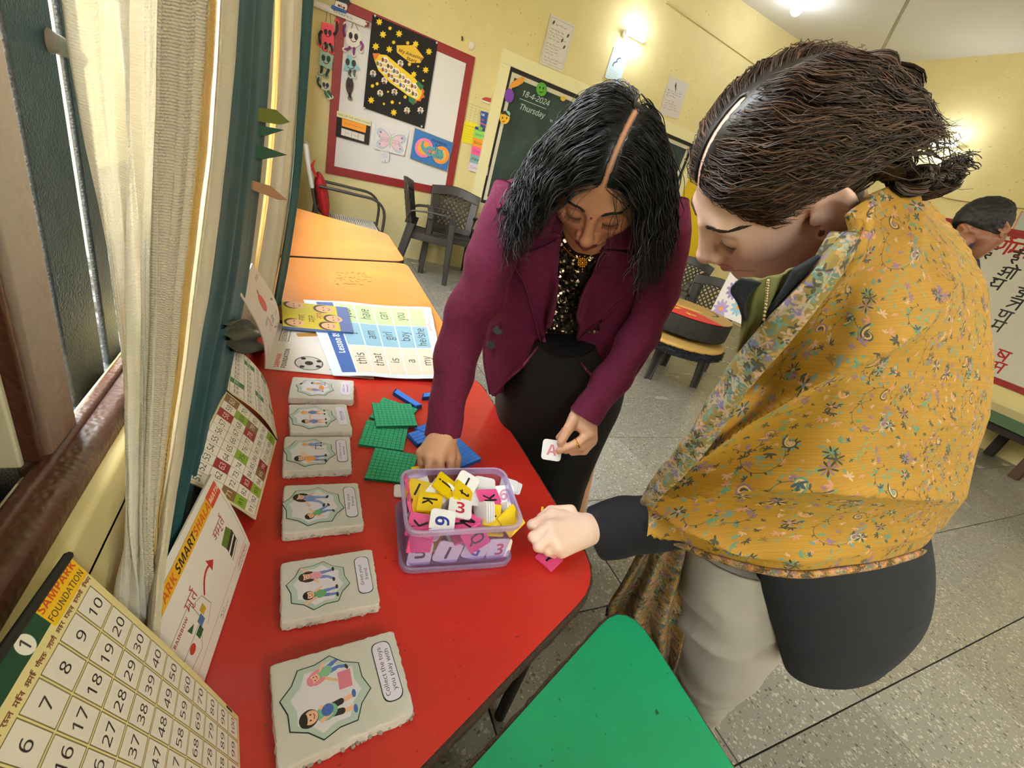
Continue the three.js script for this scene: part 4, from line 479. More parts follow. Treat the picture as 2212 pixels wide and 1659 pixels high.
{
  const pic = (up) => canvasTex(512, 512, (g, w, h) => { g.fillStyle = up ? '#dfd6c8' : '#d6cfc6'; g.fillRect(0, 0, w, h);
    if (up) { g.fillStyle = '#c23a3a'; g.font = '110px serif'; g.fillText('A', 190, 330); g.fillStyle = '#2a2a2a'; g.fillText('a', 275, 330); g.fillStyle = '#d2553c'; g.beginPath(); g.arc(250, 150, 52, 0, 7); g.fill(); g.fillStyle = '#5a7a32'; g.beginPath(); g.ellipse(272, 92, 22, 10, -0.6, 0, 7); g.fill(); g.fillStyle = '#333'; g.font = '40px sans-serif'; g.fillText('apple', 130, 250); g.fillText('ant', 400, 330); g.font = '26px sans-serif'; g.fillText('LESSON - 2', 360, 60); g.fillStyle = '#6b2a24'; g.beginPath(); g.ellipse(440, 210, 20, 9, 0.5, 0, 7); g.fill(); g.fillStyle = '#3a2a20'; g.save(); g.translate(350, 410); g.rotate(0.5); g.fillRect(-40, -6, 80, 10); g.restore(); scrawl(g, 60, 400, 60, 3, 26, '#7a3b34', 3, 8); }
    else { g.fillStyle = '#c23a3a'; g.font = 'bold 30px sans-serif'; g.fillText('SAMPARK', 20, 56); g.fillStyle = '#333'; g.fillText('FOUNDATION', 20, 88); g.strokeStyle = '#333'; g.lineWidth = 3; g.strokeRect(300, 24, 190, 46); g.font = '32px sans-serif'; g.fillText('LESSON - 12', 306, 58); g.fillStyle = '#c23a3a'; g.font = '130px sans-serif'; g.fillText('B', 190, 410); g.fillStyle = '#222'; g.fillText('b', 290, 410); g.font = '52px sans-serif'; g.fillText('bat', 400, 330); g.fillText('ball', 40, 330); g.fillStyle = '#bdb8b0'; g.beginPath(); g.arc(90, 190, 66, 0, 7); g.fill(); g.strokeStyle = '#222'; g.lineWidth = 5; g.stroke(); g.fillStyle = '#222'; for (const [x, y, r] of [[90, 190, 20], [50, 160, 12], [132, 160, 12], [66, 236, 12], [118, 236, 12]]) { g.beginPath(); g.arc(x, y, r, 0, 7); g.fill(); } g.save(); g.translate(420, 190); g.rotate(-0.35); g.fillStyle = '#b07f3c'; g.fillRect(-22, -90, 44, 130); g.fillRect(-8, 40, 16, 60); g.restore(); g.fillStyle = '#7d2a2c'; g.fillRect(70, 400, 30, 40); g.fillStyle = '#333'; g.font = '42px sans-serif'; g.fillText('boy', 40, 480); } });
  const t = thing('folding_letter_card', 'folded alphabet card with a standing Aa panel and a flat Bb panel', 'card', V(0, 0, 0));
  const a = onTable(572, 796, 0.003), b = onTable(603.5, 699, 0.003), tl = hit(518, 634, 'y', 0.845), tr = hit(545, 569, 'y', 0.85);
  part('upright_panel', slab(tl, tr, b, a, 0.002, 6, 10, (u, v) => 0.016 * Math.sin(v * 3.1)), paper(pic(true)), t);
  const f = (p) => p.clone().setY(TABLE + 0.0035); part('flat_panel', slab(f(a), f(b), f(b).add(V(0.27, 0, 0.012)), f(a).add(V(0.27, 0, 0.022)), 0.002, 4, 4), paper(pic(false)), t);
}
{
  const rows = [['this', 'I', 'your'], ['that', 'am', 'have'], ['is', 'girl', 'can'], ['a', 'boy', 'you'], ['my', 'he/she', '']];
  const tex = canvasTex(1024, 800, (g, w, h) => { g.fillStyle = '#d5e2ea'; g.fillRect(0, 0, w, h); g.fillStyle = '#2a5ba3'; g.fillRect(36, 66, w - 60, 92); g.fillStyle = '#eef2f6'; g.font = 'bold 58px sans-serif'; g.fillText('Lesson 89, 92, 93', 250, 132); const cols = ['#ded2c0', '#86b4cc', '#b4cd96']; rows.forEach((r, j) => r.forEach((s, i) => { const x = 36 + i * 320, y = 166 + j * 116; g.fillStyle = cols[i]; g.fillRect(x, y, 312, 108); g.fillStyle = '#1d1d1d'; g.textAlign = 'center'; g.font = '84px sans-serif'; g.fillText(s, x + 156, y + 82); })); g.textAlign = 'left'; g.fillStyle = '#b03a34'; g.font = '34px sans-serif'; g.fillText('SMARTSHALA', 600, 776); g.fillText('+', 930, 770); });
  const q = [onTable(719.5, 812, 0.008), onTable(655, 648, 0.008), onTable(930, 668, 0.008), onTable(962, 822, 0.008)];
  single('word_chart', 'laminated word chart with peach, blue and green squares lying across two tables', 'chart', slab(q[0], q[1], q[2], q[3], 0.0014, 24, 24, (u, v) => 0.0015 + 0.006 * Math.pow(Math.abs(Math.sin(v * 5.4)), 3) * (0.4 + 0.6 * Math.abs(u - 0.4)) + 0.004 * sstep(0.8, 1, v) * Math.abs(Math.sin(u * 14))), paper(tex, { clearcoat: 0.5, clearcoatRoughness: 0.2 }));
  const tex2 = canvasTex(512, 640, (g, w, h) => { g.fillStyle = '#c9b62c'; g.fillRect(0, 0, w, h); g.fillStyle = '#5569a0'; g.fillRect(0, h - 120, w, 120); deva(g, ['na', 'va', 'ra'], 130, 150, 52, '#33301c', 6); deva(g, ['ma', 'aa', 'la'], 130, 240, 56, '#33301c', 6); deva(g, ['la', 'ra', 'va'], 210, 320, 50, '#b03a30', 7);
    const face = (x, y, s) => { g.fillStyle = '#3a2c22'; g.beginPath(); g.ellipse(x, y - s * 0.25, s * 0.85, s * 0.85, 0, 0, 7); g.fill(); g.fillStyle = '#d9a983'; g.beginPath(); g.ellipse(x, y, s * 0.7, s * 0.85, 0, 0, 7); g.fill(); g.fillStyle = '#241a14'; for (const e of [-0.28, 0.28]) { g.beginPath(); g.ellipse(x + e * s, y - s * 0.1, s * 0.1, s * 0.07, 0, 0, 7); g.fill(); } g.strokeStyle = '#8a3a30'; g.lineWidth = s * 0.08; g.beginPath(); g.arc(x, y + s * 0.2, s * 0.3, 0.4, 2.7); g.stroke(); };
    face(90, 110, 90); face(450, 120, 95); face(80, 420, 90); face(230, 480, 95); face(420, 400, 100); });
  const p = [onTable(611, 704.5, 0.022), onTable(608, 650, 0.022), onTable(750, 664, 0.02), onTable(763, 718, 0.018)];
  single('picture_booklet', 'small yellow booklet with printed children faces lying on the word chart', 'booklet', slab(p[0], p[1], p[2], p[3], 0.009, 4, 4), paper(tex2, { clearcoat: 0.4, clearcoatRoughness: 0.25 }));
}

// ---------- the notice board on the end wall ----------
const NB = V(0, 0, 1), wallQuad = (q, off) => q.map(([x, y]) => onBack(x, y, off)), z1 = (x, y) => [640 + x * 0.25316, y * 0.25316];
const sheet = (q, off, th, t, wave, n = 1) => { const [a, b, c, d] = wallQuad(q, off); return slab(a, b, c, d, th, n, n, wave); };
const wcut = (pts, off, th, bevel = 0) => cut(pts.map(([x, y]) => onBack(x, y, off)), th, NB, bevel);
{
  const t = thing('notice_board', 'large white notice board with a dark red frame on the end wall', 'board', V(0, 0, 0)), o = [[729, -26], [1025.5, 124], [974, 399], [970, 427]], c = wallQuad([[729, -6], [1025.3, 124], [972.5, 425], [702.5, 373]], 0);
  const q = [c[0], c[1], c[2], c[3]]; part('board_panel', slab(...q.map((p) => p.clone().setZ(BACK + 0.008)), 0.008, 1, 1, null, true), new THREE.MeshPhysicalMaterial({ color: '#d8d4d6', roughness: 0.55, bumpMap: rep(TX.blotch, 2), bumpScale: 0.002 }), t);
  const red = mat('#8d1519', { roughness: 0.5 }), wdt = 0.075, ctr = q.reduce((s, p) => s.add(p), V(0, 0, 0)).multiplyScalar(0.25);
  for (let i = 0; i < 4; i++) { const a = q[i], b = q[(i + 1) % 4], d = b.clone().sub(a).normalize(), n = ctr.clone().sub(a).addScaledVector(d, -ctr.clone().sub(a).dot(d)).setZ(0).normalize(), p = q[(i + 3) % 4].clone().sub(a).normalize(), r = q[(i + 2) % 4].clone().sub(b).normalize(); part('frame_rail', cut([a, b, b.clone().addScaledVector(r, wdt), a.clone().addScaledVector(p, wdt)].map((v) => v.clone().setZ(BACK + 0.022 - (i % 2) * 0.001)), 0.02, NB, 0.002), red, t); }
}
const starPts = (x, y, r, n = 7, k = 0.55) => Array.from({ length: n * 2 }, (_, i) => { const a = i / n * Math.PI + 0.2; return [x + Math.cos(a) * r * (i % 2 ? k : 1) * 0.92, y + Math.sin(a) * r * (i % 2 ? k : 1)]; });
const faceTex = (bg, seed) => canvasTex(64, 64, (g) => { g.fillStyle = bg; g.fillRect(0, 0, 64, 64); g.fillStyle = ['#2a211e', '#3b2a22', '#221c24', '#4a2a2a'][seed % 4]; g.beginPath(); g.ellipse(32, 25, 13, 14, 0, 0, 7); g.fill(); g.fillStyle = ['#c99674', '#b98263', '#d8a888'][seed % 3]; g.beginPath(); g.ellipse(32, 29, 9, 11, 0, 0, 7); g.fill(); g.fillStyle = ['#8b4a5e', '#3f5f8a', '#7a2f2a', '#5b7a4a', '#444'][seed % 5]; g.beginPath(); g.ellipse(32, 54, 17, 13, 0, 0, 7); g.fill(); });
{
  const t = thing('star_poster', 'black poster with yellow paper stars and a yellow rocket, pinned over the notice board', 'poster', V(0, 0, 0)), bl = mat('#1d1a1a', { roughness: 0.85, bumpMap: rep(TX.grain, 4), bumpScale: 0.001 });
  part('sheet', wcut([z1(650, 122), z1(1210, 360), z1(1092, 1098), z1(572, 918)], 0.026, 0.003), bl, t);
  const ye = mat('#e9c41d', { roughness: 0.7 }), wh = mat('#e4ddd0', { roughness: 0.7 });
  for (const [x, y, r] of [[708, 187, 34], [800, 241, 20], [740, 294, 34], [877, 288, 34], [678, 397, 36], [831, 361, 20], [951, 367, 20], [1019, 376, 33], [794, 421, 33], [1132, 440, 33], [966, 548, 20], [1040, 566, 12], [1105, 597, 32], [1003, 635, 30], [1083, 688, 12], [690, 715, 18], [650, 733, 20], [783, 783, 12], [929, 828, 19], [639, 855, 33], [819, 872, 20], [748, 886, 14], [883, 880, 12], [832, 960, 33]]) part('star', wcut(starPts(...z1(x, y), r * 0.2532), 0.0285, 0.0016), ye, t);
  [[889, 540], [655, 627], [752, 688], [716, 795], [838, 786], [945, 942], [1060, 941]].forEach(([x, y], i) => { part('star', wcut(starPts(...z1(x, y), 34 * 0.2532), 0.0285, 0.0016), i === 3 ? mat('#e08b2c') : wh, t); const p = onBack(...z1(x, y), 0.0302); part('photo', new THREE.CircleGeometry(0.026, 14).translate(p.x, p.y, p.z), new THREE.MeshStandardMaterial({ map: faceTex('#d9cfc2', i), roughness: 0.6 }), t); });
  part('rocket_body', wcut([[700, 462], [770, 470], [880, 560], [1010, 665], [1068, 740], [1072, 800], [1048, 850], [1000, 855], [920, 790], [800, 705], [700, 600], [668, 515], [655, 470]].map(([x, y]) => z1(x, y)), 0.029, 0.002), mat('#e6c422', { roughness: 0.6 }), t);
  part('rocket_nose', wcut([[650, 454], [715, 456], [672, 518]].map(([x, y]) => z1(x, y)), 0.0305, 0.001), mat('#e0762a'), t);
  part('rocket_flame', wcut([[1075, 745], [1095, 780], [1085, 800], [1098, 830], [1070, 840], [1060, 865], [1030, 860], [1015, 885], [1010, 850], [1060, 790]].map(([x, y]) => z1(x, y)), 0.0285, 0.001), mat('#cf6a22'), t);
  for (const f of [[[1040, 690], [1090, 738], [1062, 772], [1020, 712]], [[960, 818], [1022, 850], [1002, 898], [958, 862]]]) part('rocket_fin', wcut(f.map(([x, y]) => z1(x, y)), 0.031, 0.0012), mat('#2c6b45'), t);
  [[757, 517], [713, 549], [803, 570], [757, 600], [854, 613], [808, 648], [905, 658], [854, 691], [950, 698], [908, 732], [1006, 740], [957, 770], [1013, 805]].forEach(([x, y], i) => { const p = onBack(...z1(x, y), 0.0312); part('photo', new THREE.CylinderGeometry(0.031, 0.031, 0.001, 18).rotateX(Math.PI / 2).translate(p.x, p.y, p.z), new THREE.MeshStandardMaterial({ map: faceTex('#e7dccd', i + 2), roughness: 0.6 }), t); });
  const tx = canvasTex(512, 256, (g, w, h) => { g.fillStyle = '#e0b52a'; g.fillRect(0, 0, w, h); g.fillStyle = '#4b2a1c'; g.font = 'italic bold 78px sans-serif'; g.fillText('My Amazing', 34, 118); g.fillText('Stars', 190, 200); });
  const hex = [[856, 386], [1008, 386], [1088, 490], [1058, 538], [970, 536], [858, 446]].map(([x, y]) => onBack(...z1(x, y), 0.03)); const g = cut(hex, 0.0016, NB), A = onBack(...z1(858, 392), 0.03), B = onBack(...z1(1092, 478), 0.03), X = B.clone().sub(A), pL = X.length(); X.normalize(); const Y = NB.clone().cross(X), pp = g.attributes.position, uv = g.attributes.uv; for (let i = 0; i < uv.count; i++) { const d = V(pp.getX(i), pp.getY(i), A.z).sub(A); uv.setXY(i, d.dot(X) / pL, 0.86 + d.dot(Y) / (pL * 0.46)); }
  part('title_label', g, paper(tx), t);
  for (const [x, y] of [[672, 135], [1199, 365], [582, 922], [1070, 1078]]) { const p = onBack(...z1(x, y), 0.03); part('pin', new THREE.SphereGeometry(0.009, 10, 8).scale(1, 1, 0.6).translate(p.x, p.y, p.z), matStd('#d9d7d2', 0.3), t); }
}
{ // hanging shape figures
  const ban = canvasTex(512, 128, (g, w, h) => { g.fillStyle = '#d9d4d0'; g.fillRect(0, 0, w, h); g.fillStyle = '#3e5a66'; g.font = '54px sans-serif'; g.fillText('SHAPES', 190, 92); });
  const t = thing('paper_banner', 'white paper scroll reading SHAPES with a paper snowman head on it', 'banner', V(0, 0, 0)), q = [[672, 1], [812, 44], [808, 58], [668, 10]].map(([x, y]) => [x - 6, y]);
  part('scroll', sheet([[676, -2], [794, 46], [790, 59], [672, 11]], 0.04, 0.003, null, (u, v) => 0.006 * Math.sin(v * 3.1), 8), paper(ban), t); part('scroll_end', wcut([[663, -4], [677, -2], [673, 11], [661, 6]], 0.045, 0.01), mat('#7d2a2c'), t); part('scroll_end', wcut([[790, 46], [799, 49], [797, 58], [788, 58]], 0.045, 0.008), mat('#7d2a2c'), t);
  part('snowman_face', wcut(roundPoly([[726, 0], [751, 10], [749, 24], [722, 18]].map(([x, y]) => V(x, y, 0)), 6).map((p) => [p.x, p.y]), 0.05, 0.003), mat('#dfdad6'), t); part('snowman_scarf', wcut([[717, 10], [722, 12], [749, 23], [748, 30], [720, 21], [715, 17]], 0.054, 0.003), mat('#2a57a0'), t); part('snowman_hat', wcut([[724, -14], [752, -6], [757, 6], [752, 10], [724, 0]], 0.052, 0.003), mat('#20232a'), t);
  for (const [x, y] of [[732, 12], [743, 17]]) { const p = onBack(x, y, 0.0525); part('eye', new THREE.SphereGeometry(0.008, 8, 6).translate(p.x, p.y, p.z), matStd('#1b1b1b'), t); } { const p = onBack(738, 14.5, 0.053); part('nose', new THREE.ConeGeometry(0.008, 0.03, 8).rotateZ(-1.9).translate(p.x, p.y, p.z), matStd('#d2602a'), t); }
  const face = (name, label, pts, col, limbs, hang, eye) => { const f = thing(name, label, 'decoration', V(0, 0, 0), null); part('paper_shape', wcut(pts, 0.03, 0.003), mat(col, { roughness: 0.7 }), f); const c = pts.reduce((s, p) => [s[0] + p[0] / pts.length, s[1] + p[1] / pts.length], [0, 0]), w = (Math.max(...pts.map((p) => p[0])) - Math.min(...pts.map((p) => p[0]))) / 2;
    for (const s of [-1, 1]) { const p = onBack(c[0] + s * w * 0.34, c[1] - w * 0.22 + s * w * 0.08, 0.0315); part('eye', new THREE.SphereGeometry(w * 0.0006 + 0.006, 8, 6).scale(1, 1.5, 0.3).translate(p.x, p.y, p.z), matStd('#2a2a30'), f); }
    part('mouth', tube([[-0.35, 0.22], [0, 0.48], [0.38, 0.34]].map(([a, b]) => onBack(c[0] + a * w, c[1] + b * w, 0.0315)), 0.003, 8, 5), matStd('#7a2f3a'), f);
    for (const l of limbs) part(l.n, ballTube(l.p.map(([x, y]) => onBack(x, y, 0.029)), l.r || [0.012, 0.011, 0.011], 6), mat(l.c), f);
    for (const l of limbs) { const e = l.p[l.p.length - 1], p = onBack(e[0], e[1], 0.03); part(l.n === 'arm' ? 'hand' : 'shoe', new THREE.SphereGeometry(0.018, 8, 6).scale(1.2, 1, 0.4).translate(p.x, p.y, p.z), mat(l.e), f); }
    if (hang) part('string', merge(hang.map(([a, b]) => ballTube([onBack(...a, 0.03), onBack((a[0] + b[0]) / 2, (a[1] + b[1]) / 2, 0.03), onBack(...b, 0.03)], [0.0022, 0.0022, 0.0022], 4, 2))), matStd('#8b6a4a'), f); };
  const sc = (x, y) => [660 + x * 0.13265, y * 0.13265], S2 = (a) => a.map(([x, y]) => sc(x, y)), circ = (x, y, rx, ry, n = 22) => Array.from({ length: n }, (_, i) => sc(x + Math.cos(i / n * 6.283) * rx, y + Math.sin(i / n * 6.283) * ry));
  face('square_figure', 'pink paper square figure with a face hanging left of the notice board', S2([[262, 355], [458, 408], [466, 742], [266, 690]]), '#f25667', [{ n: 'arm', p: S2([[262, 515], [228, 560], [240, 730]]), c: '#20232a', e: '#f25667' }, { n: 'leg', p: S2([[325, 700], [345, 760], [318, 800]]), c: '#20232a', e: '#f25667' }, { n: 'leg', p: S2([[400, 722], [430, 790], [430, 855]]), c: '#20232a', e: '#f25667' }, { n: 'arm', p: S2([[466, 560], [505, 500], [515, 350]]), c: '#3a1a22', e: '#f2466b' }], [[sc(330, 350), sc(350, 200)], [sc(412, 380), sc(400, 230)]]);
  face('cube_figure', 'grey green paper quadrilateral figure hanging below the pink square', S2([[238, 818], [462, 905], [420, 1140], [214, 1050]]), '#93b4a4', [{ n: 'leg', p: S2([[270, 1090], [262, 1150], [245, 1190]]), c: '#1d2426', e: '#a8c0ba' }, { n: 'leg', p: S2([[375, 1140], [350, 1190], [335, 1240]]), c: '#1d2426', e: '#7aa08e' }], null);
  face('rhombus_figure', 'small white paper rhombus figure at the bottom of the hanging chain', S2([[290, 1296], [412, 1390], [360, 1500], [245, 1420]]), '#c9cdbd', [{ n: 'arm', p: S2([[245, 1410], [200, 1350], [215, 1265]]), c: '#2a4a3a', e: '#93b4a4' }, { n: 'leg', p: S2([[320, 1500], [345, 1560], [380, 1590]]), c: '#2a5a4a', e: '#d8d4cc' }, { n: 'leg', p: S2([[370, 1490], [405, 1540], [420, 1580]]), c: '#2a5a4a', e: '#d8d4cc' }], null);
  face('circle_figure', 'white paper circle figure with purple arms and legs hanging on the notice board', circ(780, 618, 132, 160), '#e2dcd6', [{ n: 'arm', p: S2([[640, 580], [622, 480], [652, 395]]), c: '#7a2f7a', e: '#e6e0dc' }, { n: 'arm', p: S2([[900, 690], [930, 740], [900, 825]]), c: '#8a3a7a', e: '#e6e0dc' }, { n: 'leg', p: S2([[720, 770], [700, 795], [635, 805]]), c: '#7a2f7a', e: '#e6e0dc' }, { n: 'leg', p: S2([[790, 785], [785, 840], [785, 895]]), c: '#7a2f7a', e: '#e6e0dc' }], [[sc(750, 455), sc(765, 375)], [sc(860, 500), sc(810, 385)]]);
  face('triangle_figure', 'light blue paper triangle figure hanging below the white circle', S2([[690, 865], [905, 1140], [612, 1150]]), '#8dc3cc', [{ n: 'leg', p: S2([[725, 1150], [715, 1200], [735, 1240]]), c: '#3a3f44', e: '#c9d2d0' }, { n: 'leg', p: S2([[800, 1150], [790, 1200], [800, 1245]]), c: '#5f666a', e: '#c9d2d0' }], null);
  face('oval_figure', 'dark brown paper oval figure hanging below the blue triangle', circ(718, 1388, 62, 145), '#3d2c26', [{ n: 'leg', p: S2([[720, 1530], [725, 1570], [728, 1600]]), c: '#2a201c', e: '#8a827c' }], null);
}
{ // papers pinned to the board
  const zz = (x, y) => [700 + x * 0.13562, 220 + y * 0.13562], q4 = (a) => a.map(([x, y]) => zz(x, y));
  const t = thing('pocket_paper', 'black paper with an orange strip and a lettered header strip, low on the notice board', 'poster', V(0, 0, 0));
  part('backing', sheet(q4([[206, 220], [742, 370], [712, 690], [184, 545]]), 0.03, 0.003), mat('#2a2423', { roughness: 0.85 }), t); part('orange_strip', sheet(q4([[287, 262], [676, 372], [660, 496], [283, 384]]), 0.034, 0.002), paper(canvasTex(256, 96, (g, w, h) => { g.fillStyle = '#f0971f'; g.fillRect(0, 0, w, h); scrawl(g, 20, 50, 210, 1, 24, '#b0651a', 3, 2); })), t);
  part('header_strip', sheet(q4([[205, 142], [750, 312], [742, 390], [203, 232]]), 0.036, 0.002), paper(canvasTex(512, 96, (g, w, h) => { g.fillStyle = '#d9cfa6'; g.fillRect(0, 0, w, h); g.fillStyle = '#4a6a6a'; g.font = '46px sans-serif'; g.fillText('BUG OF THE WEEK GUIDE', 14, 64, 484); })), t); part('white_pocket', sheet(q4([[278, 415], [645, 525], [636, 635], [272, 525]]), 0.036, 0.004, null, (u) => 0.006 * Math.sin(u * 9) ** 2, 10), paper(canvasTex(256, 96, (g, w, h) => { g.fillStyle = '#d6d0cc'; g.fillRect(0, 0, w, h); g.strokeStyle = '#8a3a3a'; g.lineWidth = 2; for (const x of [40, 115, 190]) g.strokeRect(x, 4, 70, 88); scrawl(g, 52, 50, 50, 1, 18, '#333', 2, 3); scrawl(g, 126, 50, 50, 1, 18, '#333', 2, 4); })), t);
  single('butterfly_drawing', 'paper with a pale pink butterfly drawing on the notice board', 'drawing', sheet(q4([[828, 345], [1345, 510], [1275, 860], [800, 745]]), 0.031, 0.002), paper(canvasTex(512, 360, (g, w, h) => { g.fillStyle = '#d3cfd4'; g.fillRect(0, 0, w, h); for (const s of [-1, 1]) { g.save(); g.translate(256, 190); g.scale(s, 1); for (const [c, k] of [['#aebfd0', 1], ['#d8b9c8', 0.84]]) { g.fillStyle = c; g.strokeStyle = '#5a5a62'; g.lineWidth = 2; g.beginPath(); g.moveTo(0, 0); g.bezierCurveTo(40, -150 * k, 240 * k, -190 * k, 232 * k, -80 * k); g.bezierCurveTo(230 * k, -20, 170 * k, 0, 150 * k, 10); g.bezierCurveTo(260 * k, 40, 230 * k, 150 * k, 160 * k, 150 * k); g.bezierCurveTo(80, 150 * k, 20, 60, 0, 30); g.fill(); g.stroke(); } g.fillStyle = '#7d5aa8'; for (const [x, y, r] of [[170, -90, 15], [180, -30, 9], [170, 80, 12], [150, 40, 7]]) { g.beginPath(); g.arc(x, y, r, 0, 7); g.fill(); } g.strokeStyle = '#6a4a86'; g.lineWidth = 3; g.strokeRect(30, -24, 108, 48); g.beginPath(); g.moveTo(6, -70); g.quadraticCurveTo(20, -130, 48, -128); g.stroke(); g.restore(); } g.fillStyle = '#9cc79c'; g.beginPath(); g.ellipse(256, 200, 14, 110, 0, 0, 7); g.fill(); g.fillStyle = '#8a6aa0'; g.font = '26px sans-serif'; g.fillText('Sunder', 138, 200); g.fillText('titli', 310, 200); })));
  single('small_note', 'small white note hanging below the butterfly drawing', 'note', sheet(q4([[900, 770], [1040, 810], [1030, 965], [905, 945]]), 0.028, 0.002), paper(canvasTex(128, 160, (g, w, h) => { g.fillStyle = '#d6d0dc'; g.fillRect(0, 0, w, h); scrawl(g, 20, 40, 90, 4, 20, '#8a7aa8', 2, 9); g.fillStyle = '#b03a3a'; g.beginPath(); g.arc(70, 140, 8, 0, 7); g.fill(); })));
  const n = thing('peacock_poster', 'blue poster with a paper peacock number craft, at the lower right of the notice board', 'poster', V(0, 0, 0));
  part('sheet', sheet(q4([[1450, 415], [2065, 655], [1955, 1105], [1370, 900]]), 0.034, 0.004), paper(canvasTex(512, 400, (g, w, h) => { g.fillStyle = '#2f6fb4'; g.fillRect(0, 0, w, h); g.strokeStyle = '#5f6f7c'; g.lineWidth = 18; g.strokeRect(0, 0, w, h); g.fillStyle = '#1c2b52'; g.font = 'bold 44px sans-serif'; g.fillText('NUMBERS', 230, 80); g.fillText('0-99', 290, 126); })), n);
  const ring = (cx, cy, ro, ri) => { const s = new THREE.Shape(Array.from({ length: 40 }, (_, i) => { const p = onBack(...zz(cx + Math.cos(i / 40 * 6.283) * ro, cy + Math.sin(i / 40 * 6.283) * ro * 1.08), 0); return new THREE.Vector2(p.x, p.y); })); if (ri) s.holes.push(new THREE.Path(Array.from({ length: 40 }, (_, i) => { const p = onBack(...zz(cx + Math.cos(i / 40 * 6.283) * ri, cy + Math.sin(i / 40 * 6.283) * ri * 1.08), 0); return new THREE.Vector2(p.x, p.y); }))); return new THREE.ExtrudeGeometry(s, { depth: 0.002, bevelEnabled: false }); };
  part('number_ring', ring(1578, 728, 142, 98).translate(0, 0, BACK + 0.036), mat('#e77aa0'), n); part('number_disc', ring(1578, 728, 98, 0).translate(0, 0, BACK + 0.0355), mat('#eba03a'), n); part('number_ring', ring(1850, 845, 130, 86).translate(0, 0, BACK + 0.036), mat('#f0923a'), n); part('number_disc', ring(1850, 845, 86, 0).translate(0, 0, BACK + 0.0355), mat('#d9b25a'), n);
  part('peacock', wcut(q4([[1585, 610], [1600, 640], [1580, 680], [1610, 730], [1680, 705], [1760, 720], [1880, 775], [1905, 840], [1880, 920], [1830, 915], [1740, 890], [1660, 860], [1560, 770], [1540, 700], [1560, 640]]), 0.042, 0.004), mat('#5b9aa4', { bumpMap: rep(TX.blotch, 12), bumpScale: 0.003 }), n);
  for (const [x, y] of [[1680, 780], [1742, 800]]) part('number_window', wcut(q4([[x - 25, y - 22], [x + 25, y - 10], [x + 22, y + 32], [x - 28, y + 20]]), 0.0445, 0.002), mat(x < 1700 ? '#e0658e' : '#e88a3a'), n);
  const dots = []; const r = rng(6); for (let k = 0; k < 40; k++) { const p = onBack(...zz(1650 + r() * 240, 740 + r() * 150), 0.0422); dots.push(new THREE.SphereGeometry(0.004, 5, 4).scale(1, 1, 0.3).translate(p.x, p.y, p.z)); } part('painted_dots', merge(dots), matStd('#173038'), n).userData.kind = 'stuff';
}
